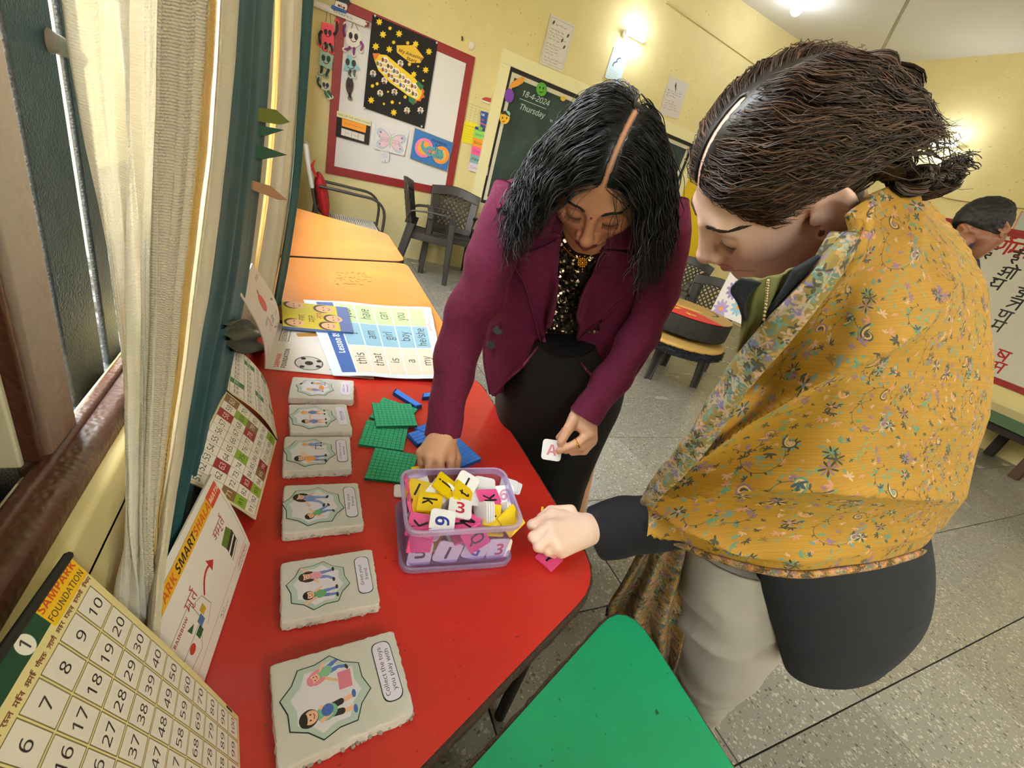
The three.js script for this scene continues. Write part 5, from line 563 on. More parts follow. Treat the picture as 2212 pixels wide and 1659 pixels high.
{ // between notice board and blackboard
  const zq = (x, y) => [1000 + x * 0.1326, 180 + y * 0.1326], Q = (a) => a.map(([x, y]) => zq(x, y));
  const cal = (bg, ln) => paper(canvasTex(256, 256, (g, w, h) => { g.fillStyle = bg; g.fillRect(0, 0, w, h); g.strokeStyle = ln; g.lineWidth = 2; g.fillStyle = ln; g.fillRect(0, 50, w, 4); for (let k = 1; k < 7; k++) { g.beginPath(); g.moveTo(k * 36, 56); g.lineTo(k * 36, h); g.moveTo(0, 56 + k * 30); g.lineTo(w, 56 + k * 30); g.stroke(); } }));
  single('calendar_sheet', 'pale yellow ruled sheet on the wall between notice board and blackboard', 'sheet', sheet(Q([[105, 250], [530, 400], [480, 760], [40, 610]]), 0.006, 0.002), cal('#d6cb93', '#a2936a'));
  single('calendar_sheet', 'bright yellow ruled sheet below the pale ruled sheet', 'sheet', sheet(Q([[25, 605], [240, 660], [180, 1000], [-30, 950]]), 0.009, 0.002), cal('#e8d716', '#a8922a'));
  const sl = thing('wall_strip_craft', 'small red topped paper craft with a white strip beside the blackboard frame', 'decoration', V(0, 0, 0)); part('red_top', wcut(Q([[315, 245], [370, 225], [450, 240], [540, 290], [572, 330], [560, 350], [330, 270]]), 0.014, 0.01), mat('#b5403c'), sl); part('white_strip', wcut(Q([[310, 268], [560, 352], [552, 382], [308, 295]]), 0.018, 0.012), mat('#e5dfcf'), sl);
  const t = thing('hanging_words', 'hanging strip of coloured greeting cards under a blue paper top', 'decoration', V(0, 0, 0));
  part('blue_top', sheet(Q([[292, 445], [520, 510], [488, 790], [285, 700]]), 0.02, 0.004), paper(canvasTex(128, 160, (g, w, h) => { g.fillStyle = '#2a4f9e'; g.fillRect(0, 0, w, h); g.font = 'bold 34px sans-serif'; [['M', '#e6e0dc', 6, 44], ['A', '#2f62b0', 34, 40], ['G', '#cf4a4a', 62, 44], ['I', '#c9d8e6', 96, 42], ['C', '#2f62b0', 108, 44], ['W', '#c2474a', 4, 96], ['O', '#1e3580', 44, 96], ['R', '#3a5aa8', 72, 98], ['D', '#2f6a5a', 92, 98]].forEach(([s, c, x, y]) => { g.fillStyle = c; g.fillText(s, x, y); }); g.fillStyle = '#c25a6a'; g.fillRect(0, 118, w, 16); })), t);
  part('blue_strip', sheet(Q([[205, 700], [520, 790], [508, 830], [195, 742]]), 0.022, 0.003), mat('#23408e'), t);
  [['Good Morning', '#8ccf6a', 745, '#2a4a2a'], ['Excuse me!', '#f29a23', 880, '#3a2a1a'], ['Thank you!', '#f0609c', 1015, '#b03a78'], ['Please!', '#7aaab0', 1148, '#20292e'], ['Sorry', '#cfc6da', 1282, '#b07a9a']].forEach(([s, c, y, ink], i) => { const dx = -22 * i, x0 = 195 + dx, x1 = 508 + dx; part('word_card', sheet(Q([[x0, y], [x1, y + 92], [x1 - 22, y + 222], [x0 - 22, y + 134]]), 0.023 + i * 0.0005, 0.002, null, (u) => 0.002 * Math.sin(u * 6), 4), paper(canvasTex(256, 110, (g, w, h) => { g.fillStyle = c; g.fillRect(0, 0, w, h); g.fillStyle = ink; g.font = `italic ${i === 0 ? 42 : 52}px sans-serif`; g.fillText(s, 10, 74, 238); })), t); });
  part('frog_clip', wcut(Q([[245, 715], [270, 700], [300, 705], [330, 735], [310, 770], [265, 775]]), 0.032, 0.006), mat('#79b24e'), t); part('star_clip', wcut(starPts(...zq(430, 770), 6, 5, 0.45), 0.032, 0.005), mat('#b9b0a6'), t);
}
{ // blackboard
  const zb = (x, y) => [960 + x * 0.26525, y * 0.26525], t = thing('blackboard', 'dark green blackboard with a chalk date, in a pale plaster surround on the end wall', 'blackboard', V(0, 0, 0));
  const A = onBack(...zb(545, 585)), B = onBack(1500, 322), h = A.y - onBack(...zb(320, 1625)).y, x0 = A.x, x1 = 4.35, y1 = A.y, y0 = A.y - h;
  const tex = canvasTex(1024, 512, (g, w, hh) => { const r = rng(12); g.fillStyle = '#2a3a35'; g.fillRect(0, 0, w, hh); for (let k = 0; k < 260; k++) { g.fillStyle = `rgba(190,205,198,${r() * 0.03})`; g.beginPath(); g.ellipse(r() * w, r() * hh, 30 + r() * 90, 10 + r() * 30, r() * 3, 0, 7); g.fill(); } g.fillStyle = '#c9d2cc'; g.font = 'italic 30px sans-serif'; g.fillText('18-4-2024', 62, 66); g.fillText('Thursday', 66, 116); g.fillRect(60, 78, 130, 2); g.font = '40px serif'; g.fillText('" E', 220, 140); g.font = '34px sans-serif'; scrawl(g, 420, 110, 420, 3, 60, '#aeb9b2', 4, 8); });
  const big = (y) => V(0, 0, 0); part('board_surface', slab(V(x0, y1, BACK + 0.012), V(x1, y1, BACK + 0.012), V(x1, y0, BACK + 0.012), V(x0, y0, BACK + 0.012), 0.012), paper(tex, { roughness: 0.8 }), t);
  const blk = matStd('#17171a', 0.6), wht = matStd('#cfc8b4', 0.6), pl = new THREE.MeshStandardMaterial({ color: '#e2d9ac', roughness: 0.75 });
  const fr = (o, w, z, m, n) => { for (const [a, b, c, d] of [[x0 - o, x1 + o, y1 + o - w, y1 + o], [x0 - o, x1 + o, y0 - o, y0 - o + w], [x0 - o, x0 - o + w, y0 - o + w, y1 + o - w], [x1 + o - w, x1 + o, y0 - o + w, y1 + o - w]]) part(n, box(a, b, c, d, BACK, BACK + z, 0.003), m, t); };
  fr(0.035, 0.035, 0.024, blk, 'black_frame'); fr(0.0, 0.04, 0.02, wht, 'inner_trim'); fr(0.15, 0.115, 0.05, pl, 'plaster_surround');
  const st = (name, label, pts, col, extra) => { const s = thing(name, label, 'sticker', V(0, 0, 0)); part('paper_disc', wcut(pts, 0.045, 0.004, 0.001), mat(col, { roughness: 0.6 }), s); if (extra) extra(s); };
  const el = (x, y, rx, ry, n = 24) => Array.from({ length: n }, (_, i) => zb(x + Math.cos(i / n * 6.283) * rx, y + Math.sin(i / n * 6.283) * ry)), eye = (s, x, y, r = 0.008) => { const p = onBack(...zb(x, y), 0.047); part('eye', new THREE.SphereGeometry(r, 8, 6).scale(0.8, 1.4, 0.3).translate(p.x, p.y, p.z), matStd('#20201c'), s); }, mth = (s, a) => part('mouth', tube(a.map(([x, y]) => onBack(...zb(x, y), 0.047)), 0.0035, 8, 5), matStd('#7a2a1a'), s);
  st('paper_leaf', 'orange paper leaf at the top left corner of the blackboard', [[525, 718], [552, 670], [600, 640], [640, 625], [655, 640], [640, 675], [600, 700], [560, 715]].map(([x, y]) => zb(x, y)), '#e0962a'); st('round_sticker', 'purple round paper sticker on the left edge of the blackboard', el(528, 778, 38, 58), '#7a3aa8');
  st('face_sticker', 'green smiling face sticker on the top edge of the blackboard', el(792, 727, 44, 57), '#4f9e2c', (s) => { eye(s, 778, 712); eye(s, 806, 718); mth(s, [[772, 745], [788, 752], [806, 748]]); });
  st('face_sticker', 'yellow boy face sticker with black hair on the blackboard edge', el(490, 958, 42, 52), '#e9b52a', (s) => { part('hair', wcut([[460, 930], [475, 905], [500, 902], [530, 935], [525, 950], [495, 930]].map(([x, y]) => zb(x, y)), 0.049, 0.004), mat('#26301e'), s); part('cap', wcut([[500, 902], [525, 905], [537, 925], [530, 945], [510, 920]].map(([x, y]) => zb(x, y)), 0.05, 0.004), mat('#8fc9c9'), s); eye(s, 474, 960); eye(s, 508, 962); mth(s, [[470, 985], [480, 992], [492, 984]]); });
  st('round_sticker', 'small yellow ball sticker on the top edge of the blackboard', el(967, 803, 21, 21), '#d9b02a');
}
{ // papers high on the end wall
  const zb = (x, y) => [960 + x * 0.26525, y * 0.26525], txt = (bg, seed, draw) => paper(canvasTex(256, 384, (g, w, h) => { g.fillStyle = bg; g.fillRect(0, 0, w, h); draw(g, w, h); }));
  single('verse_paper', 'handwritten white paper with small bird drawings, high on the end wall', 'paper', sheet([[868, 110], [1065, 210], [958, 588], [772, 512]].map(([x, y]) => zb(x, y)), 0.006, 0.002, null, (u, v) => 0.006 * Math.sin(v * 5 + u * 2) ** 2, 6), txt('#cfc9c4', 1, (g, w, h) => { g.strokeStyle = '#9a948c'; g.lineWidth = 3; g.strokeRect(14, 18, w - 28, h - 36); scrawl(g, 70, 56, 120, 1, 26, '#7a6a5a', 3, 1); scrawl(g, 26, 100, 150, 4, 24, '#77706a', 2.5, 2); scrawl(g, 26, 214, 150, 4, 24, '#77706a', 2.5, 3); scrawl(g, 26, 320, 180, 2, 22, '#77706a', 2.5, 4); g.fillStyle = '#5a3a22'; for (const [x, y] of [[44, 52], [214, 96], [170, 148], [206, 190]]) { g.beginPath(); g.ellipse(x, y, 9, 18, 0.4, 0, 7); g.fill(); } }));
  single('blue_paper', 'light blue paper with a drawn figure below the wall lamp', 'paper', sheet([[1383, 375], [1508, 440], [1422, 690], [1303, 630]].map(([x, y]) => zb(x, y)), 0.006, 0.002, null, (u, v) => 0.008 * sstep(0.7, 1, v), 6), txt('#c3d6de', 2, (g, w, h) => { g.strokeStyle = '#3c4866'; g.lineWidth = 14; g.beginPath(); g.moveTo(150, 90); g.quadraticCurveTo(90, 110, 110, 150); g.quadraticCurveTo(60, 170, 70, 220); g.stroke(); scrawl(g, 40, 270, 170, 4, 26, '#8f9aa2', 2.5, 5); }));
  single('verse_paper', 'small handwritten paper on the end wall between the two women', 'paper', sheet([[1447, 164], [1488, 181], [1464, 258], [1424, 246]], 0.006, 0.002), txt('#c9c2c2', 3, (g, w, h) => { g.fillStyle = '#26242a'; g.beginPath(); g.moveTo(100, 30); g.lineTo(120, 90); g.lineTo(130, 130); g.lineTo(92, 70); g.fill(); scrawl(g, 20, 130, 200, 3, 26, '#6a6a8a', 3, 6); scrawl(g, 20, 230, 200, 4, 26, '#a8706a', 3, 7); }));
  single('wall_cable', 'thin cable running along the top of the end wall', 'cable', ballTube([onBack(1440, 8, 0.006), onBack(1520, 62, 0.006), onBack(1600, 118, 0.006), onBack(1700, 190, 0.006)], [0.005, 0.005, 0.005, 0.005], 6), matStd('#b59d62', 0.7));
  single('putty_lump', 'white putty lump on the wall right of the notice board', 'putty', new THREE.IcosahedronGeometry(0.03, 2).scale(1, 1.2, 0.5).translate(onBack(1018, 99).x, onBack(1018, 99).y, BACK + 0.008), matStd('#e0d9cc', 0.9));
  single('wall_hook', 'small rusty hook on the wall above the notice board corner', 'hook', ballTube([onBack(998, 80, 0), onBack(999, 82, 0.02), onBack(998, 87, 0.02)], [0.008, 0.008, 0.006], 6), matStd('#4a3626', 0.7));
}
// ---------- chairs ----------
const browns = (c) => mat(c, { roughness: 0.5, bumpMap: rep(TX.grain, 4), bumpScale: 0.0008, clearcoat: 0.15, clearcoatRoughness: 0.4 });
function prism(a, b, ha, hb) { // tapered bar from a to b with half sizes [x, z]
  const ring = (p, h) => roundPoly([V(-h[0], 0, -h[1]), V(h[0], 0, -h[1]), V(h[0], 0, h[1]), V(-h[0], 0, h[1])], 0.008).map((q) => q.add(p)); return rings([ring(a, ha), ring(a.clone().lerp(b, 0.5), [mix(ha[0], hb[0], 0.5), mix(ha[1], hb[1], 0.5)]), ring(b, hb)], [0, 2]);
}
function plasticChair(label, x, z, turn, m, s = 1) {
  const t = thing('plastic_chair', label, 'chair', V(x, 0, z)); t.rotation.y = turn; t.scale.setScalar(s);
  part('seat', patch([[V(-0.2, 0.435, 0.22), V(0, 0.43, 0.235), V(0.2, 0.435, 0.22)], [V(-0.21, 0.425, 0.1), V(0, 0.41, 0.1), V(0.21, 0.425, 0.1)], [V(-0.2, 0.42, -0.08), V(0, 0.4, -0.08), V(0.2, 0.42, -0.08)], [V(-0.19, 0.42, -0.2), V(0, 0.405, -0.2), V(0.19, 0.42, -0.2)]], 16, 16, 0.012), m, t);
  part('seat_apron', merge([box(-0.2, 0.2, 0.36, 0.425, 0.2, 0.222, 0.006), box(-0.21, -0.19, 0.36, 0.425, -0.2, 0.21, 0.006), box(0.19, 0.21, 0.36, 0.425, -0.2, 0.21, 0.006)]), m, t);
  const bp = (u, v, d = 0) => V((0.2 + 0.035 * v) * u, 0.42 + v * 0.44 - 0.03 * u * u * v, -0.21 - 0.1 * v + 0.05 * u * u - d); // the back, u across and v upwards
  const strip = (u0, v0, u1, v1, d = 0) => { const rows = []; for (let j = 0; j <= 4; j++) { const v = mix(v0, v1, j / 4); rows.push([bp(u0, v, d), bp((u0 + u1) / 2, v, d), bp(u1, v, d)]); } return patch(rows, 8, 12, 0.014); };
  part('backrest_frame', merge([strip(-1.12, 0, -0.74, 1), strip(0.74, 0, 1.12, 1), strip(-1.12, 0.8, 1.12, 1.02), strip(-1.05, -0.02, 1.05, 0.12)]), m, t);
  const lat = []; for (let k = -6; k <= 6; k++) for (const s2 of [-1, 1]) { const p = []; for (let q = 0; q <= 10; q++) { const v = 0.1 + 0.72 * q / 10, u = k * 0.24 + s2 * (q / 10 - 0.5) * 1.3; if (Math.abs(u) < 0.8) p.push(bp(u, v, 0.004 + 0.004 * s2 * Math.sin(q * 2))); } if (p.length > 2) lat.push(ballTube(p, p.map(() => 0.009), 6, 2)); } part('backrest_lattice', merge(lat), m, t);
  for (const sx of [-1, 1]) {
    part('armrest', patch([[V(sx * 0.225, 0.5, -0.235), V(sx * 0.245, 0.5, -0.235)], [V(sx * 0.222, 0.6, -0.2), V(sx * 0.262, 0.61, -0.2)], [V(sx * 0.222, 0.635, -0.08), V(sx * 0.285, 0.64, -0.08)], [V(sx * 0.225, 0.65, 0.12), V(sx * 0.29, 0.652, 0.12)], [V(sx * 0.222, 0.63, 0.21), V(sx * 0.282, 0.63, 0.21)], [V(sx * 0.22, 0.54, 0.24), V(sx * 0.272, 0.54, 0.24)]], 6, 30, 0.014), m, t);
    part('leg', merge([prism(V(sx * 0.24, 0.58, 0.222), V(sx * 0.25, 0, 0.25), [0.03, 0.01], [0.022, 0.01]), prism(V(sx * 0.262, 0.58, 0.2), V(sx * 0.268, 0, 0.23), [0.01, 0.03], [0.008, 0.022])]), m, t);
    part('leg', merge([prism(V(sx * 0.225, 0.5, -0.2), V(sx * 0.245, 0, -0.29), [0.032, 0.012], [0.024, 0.01]), prism(V(sx * 0.245, 0.5, -0.17), V(sx * 0.26, 0, -0.265), [0.01, 0.034], [0.008, 0.024])]), m, t);
  }
  return t;
}
plasticChair('dark brown plastic armchair in side view at the end of the orange table', 1.124, -4.475, 1.3, browns('#2c2624'));
plasticChair('dark brown plastic armchair facing the camera against the end wall', 1.4, -4.68, -0.2, browns('#332c29'));
plasticChair('small lighter brown plastic chair half hidden behind the maroon coat', 1.72, -4.02, 2.3, browns('#5a463c'), 0.78);
plasticChair('dark plastic chair behind the round painted stool', 3.52, -2.98, -0.9, browns('#2a2726'), 0.92);
plasticChair('dark plastic chair near the end wall right of the maroon coat', 3.86, -3.85, -1.2, browns('#2a2726'));
{ // tubular steel chair with woven seat
  const t = thing('steel_tube_chair', 'steel tube armchair with a woven white strap seat in the far left corner', 'chair', V(0.1, 0, -4.82)), st = mat('#4d4a46', { metalness: 0.6, roughness: 0.45 }), wh = mat('#cfccc8', { roughness: 0.6 });
  for (const z of [0, 0.42]) {
    part('arm_tube', ballTube([V(0.0, 0.62, z), V(0.3, 0.62, z), V(0.47, 0.61, z), V(0.55, 0.54, z), V(0.56, 0.3, z), V(0.56, 0.012, z)], Array(6).fill(0.013), 10), st, t);
    part('back_post', ballTube([V(-0.12, 0.9, z), V(-0.08, 0.7, z), V(-0.03, 0.48, z), V(0.02, 0.35, z), V(0.1, 0.33, z), V(0.54, 0.34, z)], Array(6).fill(0.013), 10), st, t);
    part('rear_leg', ballTube([V(-0.02, 0.45, z), V(-0.04, 0.2, z), V(-0.06, 0.012, z)], Array(3).fill(0.013), 10), st, t);
    part('strap_wrap', ballTube([V(-0.125, 0.905, z), V(-0.105, 0.8, z), V(-0.06, 0.6, z)], [0.02, 0.019, 0.018], 10), wh, t);
  }
  for (const x of [0.08, 0.54]) part('cross_tube', ballTube([V(x, 0.335, 0), V(x, 0.335, 0.21), V(x, 0.335, 0.42)], [0.012, 0.012, 0.012], 8), st, t);
  const g = []; for (let k = 0; k < 22; k++) { const x = 0.1 + k * 0.0195; g.push(box(x, x + 0.014, 0.345, 0.352, -0.014, 0.434, 0.002)); } part('seat_straps', merge(g), wh, t).userData.kind = 'stuff';
  part('seat_wrap', box(0.1, 0.53, 0.328, 0.35, 0.41, 0.438, 0.008), wh, t); part('back_straps', merge(Array.from({ length: 14 }, (_, k) => { const y = 0.5 + k * 0.028, x = -0.03 - (y - 0.48) * 0.215; return box(x - 0.006, x + 0.001, y, y + 0.02, -0.01, 0.43, 0.002); })), wh, t).userData.kind = 'stuff';
  part('loose_strap', ballTube([V(0.34, 0.352, 0.43), V(0.37, 0.375, 0.45), V(0.4, 0.36, 0.46)], [0.004, 0.004, 0.003], 6), wh, t);
  const c = thing('cushion', 'red cushion standing against the back of the steel tube chair', 'cushion', V(0.17, 0.36, -4.61)), q = ellip(V(0, 0.17, 0), 0.05, 0.2, 0.2); c.rotation.z = 0.24;
  part('cover', worldUV(netMesh((x, y, z) => { const a = Math.max(Math.abs(y - 0.17), Math.abs(z)), r = Math.pow(Math.pow(Math.abs(y - 0.17) / 0.185, 5) + Math.pow(Math.abs(z) / 0.19, 5), 0.2); return (Math.abs(x) - 0.055 * Math.sqrt(Math.max(0, 1 - r * r)) ) * 0.5 + Math.max(0, r - 1) * 0.1 + 0.003 * (noise3(y * 24, z * 24, x * 10) - 0.5); }, V(-0.09, -0.05, -0.24), V(0.09, 0.4, 0.24), 0.009).toNonIndexed()), mat('#b3181a', { roughness: 0.8, bumpMap: rep(TX.weave, 8), bumpScale: 0.0006 }), c);
  part('corner_tie', ballTube([V(-0.02, 0.34, 0.18), V(-0.04, 0.42, 0.2), V(-0.01, 0.47, 0.2)], [0.01, 0.012, 0.004], 8), mat('#b3181a', { roughness: 0.8 }), c);
}
{ // round painted stool
  const C = V(2.68, 0, -2.5), t = thing('round_stool', 'round stool with a red and yellow painted top, black side and fringed tan lower layer', 'stool', C), R = 0.37;
  const top = canvasTex(512, 512, (g) => { g.fillStyle = '#b08a45'; g.fillRect(0, 0, 512, 512); g.save(); g.translate(256, 256); g.rotate(0.42); g.fillStyle = '#c8201c'; g.beginPath(); g.moveTo(-20, -256); g.lineTo(-256, -256); g.lineTo(-256, 256); g.lineTo(130, 256); g.quadraticCurveTo(40, 60, -10, 20); g.lineTo(-60, -20); g.quadraticCurveTo(-30, -120, -20, -256); g.fill(); const r = rng(4); for (let k = 0; k < 26; k++) { const x = -210 + r() * 230, y = -200 + r() * 400; if (x > -30 + (y > 60 ? y * 0.35 : 0)) continue; g.fillStyle = '#e2c63c'; g.beginPath(); g.ellipse(x, y, 13, 15, 0, 0, 7); g.fill(); } g.fillStyle = '#d6b765'; g.beginPath(); g.ellipse(10, 20, 78, 28, 0.2, 0, 7); g.fill(); g.strokeStyle = '#191512'; g.lineWidth = 16; g.lineCap = 'round'; g.beginPath(); g.arc(110, -40, 90, -0.9, 1.2); g.stroke(); g.restore(); });
  const disc = (r, y0, y1, rr) => { const g = new THREE.LatheGeometry([[0, y0], [r - rr, y0], [r, y0 + rr], [r, y1 - rr], [r - rr, y1], [0, y1]].map(([a, b]) => new THREE.Vector2(a, b)), 56); const p = g.attributes.position, uv = g.attributes.uv; for (let i = 0; i < uv.count; i++) uv.setXY(i, 0.5 + p.getX(i) / (2 * r), 0.5 - p.getZ(i) / (2 * r)); return g; };
  const up = new THREE.Group(); const O = V(0.05, 0, 0.0);
  part('painted_top', disc(R, 0.592, 0.602, 0.004).translate(O.x, 0, O.z), new THREE.MeshStandardMaterial({ map: top, roughness: 0.5 }), t); part('black_side', disc(R + 0.004, 0.45, 0.593, 0.01).translate(O.x, 0, O.z), mat('#1b1817', { roughness: 0.7, bumpMap: rep(TX.grain, 3), bumpScale: 0.004 }), t);
  part('lower_layer', disc(R + 0.06, 0.385, 0.42, 0.012).translate(-0.03, 0, 0.02), mat('#b48f4d', { roughness: 0.75, bumpMap: rep(TX.blotch, 6), bumpScale: 0.003 }), t);
  const r = rng(9), g = []; for (let k = 0; k < 900; k++) { const a = k / 900 * 6.283, rr = R + 0.055 + r() * 0.012, y = 0.33 + r() * 0.065, p = V(-0.03 + Math.cos(a) * rr, y, 0.02 + Math.sin(a) * rr); g.push(new THREE.ConeGeometry(0.006, 0.03 + r() * 0.02, 4).rotateX(1.2 + r() * 0.5).rotateY(Math.PI / 2 - a + (r() - 0.5)).translate(p.x, p.y, p.z)); } part('fringe', merge(g), mat('#262830', { roughness: 0.95 }), t).userData.kind = 'stuff';
  part('lower_frame', disc(R + 0.05, 0.32, 0.387, 0.02).translate(-0.03, 0, 0.02), mat('#26272c', { roughness: 0.9 }), t);
  for (const [x, z] of [[-0.13, 0.1], [-0.1, -0.36], [0.3, 0.2], [0.3, -0.2]]) part('leg', merge([prism(V(x * 0.9, 0.34, z * 0.9), V(x, 0, z), [0.034, 0.012], [0.026, 0.01]), prism(V(x * 0.9 + 0.03, 0.34, z * 0.9), V(x + 0.024, 0, z), [0.01, 0.034], [0.009, 0.026])]), browns('#3a3634'), t);
}
{ // things on the walls behind the women
  single('yellow_chart', 'bright yellow paper chart on the end wall between the two women', 'chart', sheet([[1440, 270], [1540, 312], [1511, 560], [1470, 545]], 0.006, 0.002), mat('#e3bf1c', { roughness: 0.7, bumpMap: rep(TX.grain, 6), bumpScale: 0.001 }));
  const tx = canvasTex(256, 256, (g, w, h) => { g.fillStyle = '#d8d2d4'; g.fillRect(0, 0, w, h); const fl = (x, y, c) => { g.fillStyle = c; for (let k = 0; k < 10; k++) { g.beginPath(); g.ellipse(x + Math.cos(k * 0.628) * 34, y + Math.sin(k * 0.628) * 34, 26, 11, k * 0.628, 0, 7); g.fill(); } g.fillStyle = '#e8932c'; g.beginPath(); g.arc(x, y, 14, 0, 7); g.fill(); }; fl(90, 90, '#8c7db8'); fl(180, 170, '#8fb2cc'); fl(60, 220, '#a691c4'); fl(210, 60, '#c9a7c4'); g.strokeStyle = '#d8736a'; g.lineWidth = 10; g.beginPath(); g.moveTo(200, 0); g.lineTo(256, 60); g.stroke(); });
  const a = at(1578, 588, 3.9), b = at(1640, 612, 3.9), c = at(1600, 700, 3.9), d = at(1536, 672, 3.9); single('flower_board', 'board with printed purple and blue daisies behind the round stool', 'board', slab(a, b, c, d, 0.015), paper(tx));
}
{ // ceiling fan
  const hub = at(1850, 213, 3.2), t = thing('ceiling_fan', 'pale ceiling fan, one blade showing behind the braided hair', 'fan', hub), m = mat('#9a928a', { roughness: 0.45 });
  part('down_rod', new THREE.CylinderGeometry(0.011, 0.011, CEIL - hub.y, 10).translate(0, (CEIL - hub.y) / 2, 0), mat('#8d8676'), t); part('motor', new THREE.LatheGeometry([[0, 0.07], [0.06, 0.07], [0.12, 0.03], [0.13, 0], [0.11, -0.05], [0.05, -0.07], [0, -0.07]].map(([x, y]) => new THREE.Vector2(x, y)), 32), m, t); part('ceiling_cup', new THREE.LatheGeometry([[0.012, 0], [0.05, 0.02], [0.06, 0.09]].map(([x, y]) => new THREE.Vector2(x, y)), 20).translate(0, CEIL - hub.y - 0.095, 0), m, t);
  const tip = at(2043, 219, 3.12).sub(hub), a0 = Math.atan2(-tip.z, tip.x), L = Math.hypot(tip.x, tip.z);
  for (let k = 0; k < 3; k++) { const s = new THREE.Shape(); s.moveTo(0.1, -0.035); s.lineTo(L - 0.05, -0.066); s.lineTo(L, 0.05); s.lineTo(L - 0.02, 0.062); s.lineTo(0.1, 0.035); const g = new THREE.ExtrudeGeometry(s, { depth: 0.004, bevelEnabled: true, bevelSize: 0.003, bevelThickness: 0.002, bevelSegments: 1 }).rotateX(-Math.PI / 2 + 0.16); g.rotateY(a0 + k * 2.0944); part('blade', g, m, t); }
}
// ---------- right wall ----------
const wallQ = (q, off) => q.map(([x, y]) => onSide(x, y, off));
{
  const t = thing('letter_board', 'white painted Hindi alphabet board with a dark red border on the right wall', 'board', V(0, 0, 0));
  const yT = onSide(2135, 503).y, yB = onSide(2140, 810).y, zL = -3.35, zR = -0.75; // the board runs on behind the shawl and out of the frame
  const PX = (x, y) => { const p = onSide(x, y); return [(p.z - zL) / (zR - zL) * 1600, (yT - p.y) / (yT - yB) * 800]; };
  const tex = canvasTex(1600, 800, (g, w, h) => { g.fillStyle = '#c2bcb4'; g.fillRect(0, 0, w, h); const put = (l, x, y, s, c, lw) => { const [X, Y] = PX(x, y); deva(g, l, X - s * 0.4, Y - s * 0.4, s, c, lw, 0); }; const S = 62;
    { const [X, Y] = PX(2133, 515); deva(g, ['va', 'rna', 'ma', 'aa', 'la', 'aa'], X, Y - 4, 74, '#9c1f1f', 12); }
    put(['i'], 2138, 545, S, '#1d1d1d', 9); put(['ii'], 2196, 555, S, '#1d1d1d', 9); put(['o'], 2172, 586, S, '#1d1d1d', 9); put(['gha'], 2152, 611, S, '#1d1d1d', 9); put(['nga'], 2208, 632, S, '#1d1d1d', 9); put(['tra'], 2192, 654, S, '#1d1d1d', 9); put(['na'], 2168, 680, S, '#33302c', 9); put(['ma'], 2155, 702, S, '#33302c', 9); put(['ssa'], 2165, 766, S, '#a02020', 9); put(['a'], 2153, 790, S, '#a02020', 9); });
  part('board_panel', slab(V(SIDE - 0.01, yT, zL), V(SIDE - 0.01, yT, zR), V(SIDE - 0.01, yB, zR), V(SIDE - 0.01, yB, zL), 0.008), paper(tex, { roughness: 0.8 }), t);
  const rd = mat('#8c1a1c', { roughness: 0.6 }); for (const [a, b, c, d] of [[yT, yT + 0.07, zL, zR], [yB - 0.06, yB, zL, zR], [yB - 0.06, yT + 0.07, zL - 0.06, zL], [yB - 0.06, yT + 0.07, zR, zR + 0.06]]) part('border', box(SIDE - 0.016, SIDE, a, b, c, d, 0.002), rd, t);
}
single('wall_poster', 'pale poster with a pink border above the Hindi alphabet board', 'poster', slab(...wallQ([[2206, 455], [2275, 478], [2248, 520], [2184, 499]], 0.006), 0.004), paper(canvasTex(256, 256, (g, w, h) => { g.fillStyle = '#b98078'; g.fillRect(0, 0, w, h); g.fillStyle = '#a9b4ae'; g.fillRect(16, 16, w - 32, h - 32); g.fillStyle = '#7a3a34'; g.beginPath(); g.arc(110, 140, 26, 0, 7); g.fill(); })));
single('wall_cable', 'thin cable on the right wall below the lamp', 'cable', ballTube([onSide(2010, 420, 0.006), onSide(2065, 432, 0.006), onSide(2120, 440, 0.006), onSide(2220, 452, 0.006)], [0.006, 0.006, 0.006, 0.006], 6), matStd('#a08c58', 0.7));
{
  const t = thing('low_table', 'low table with a cream top and green front edge along the right wall', 'table', V(0, 0, 0)), w = mat('#241a15', { roughness: 0.7, bumpMap: rep(TX.grain, 4), bumpScale: 0.002 }), y = hit(2175, 905, 'x', 5.62).y, z0 = -2.1, z1 = 0.6;
  part('top', box(5.62, 6.2, y - 0.02, y + 0.02, z0, z1, 0.006), mat('#b9ae80', { roughness: 0.55 }), t); part('front_edge', box(5.6, 5.622, y - 0.075, y + 0.021, z0, z1, 0.004), mat('#3f5b3c', { roughness: 0.5 }), t); part('apron', box(5.66, 5.7, y - 0.15, y - 0.02, z0 + 0.1, z1 - 0.1, 0.004), w, t);
  for (const [x, z] of [[5.68, -0.98], [6.12, -1.3], [5.68, 0.4], [6.12, 0.4], [5.68, -1.95], [6.12, -1.95]]) part('leg', box(x - 0.035, x + 0.035, 0, y - 0.03, z - 0.035, z + 0.035, 0.004), x < 6 ? mat('#4a3022', { roughness: 0.6 }) : w, t);
}
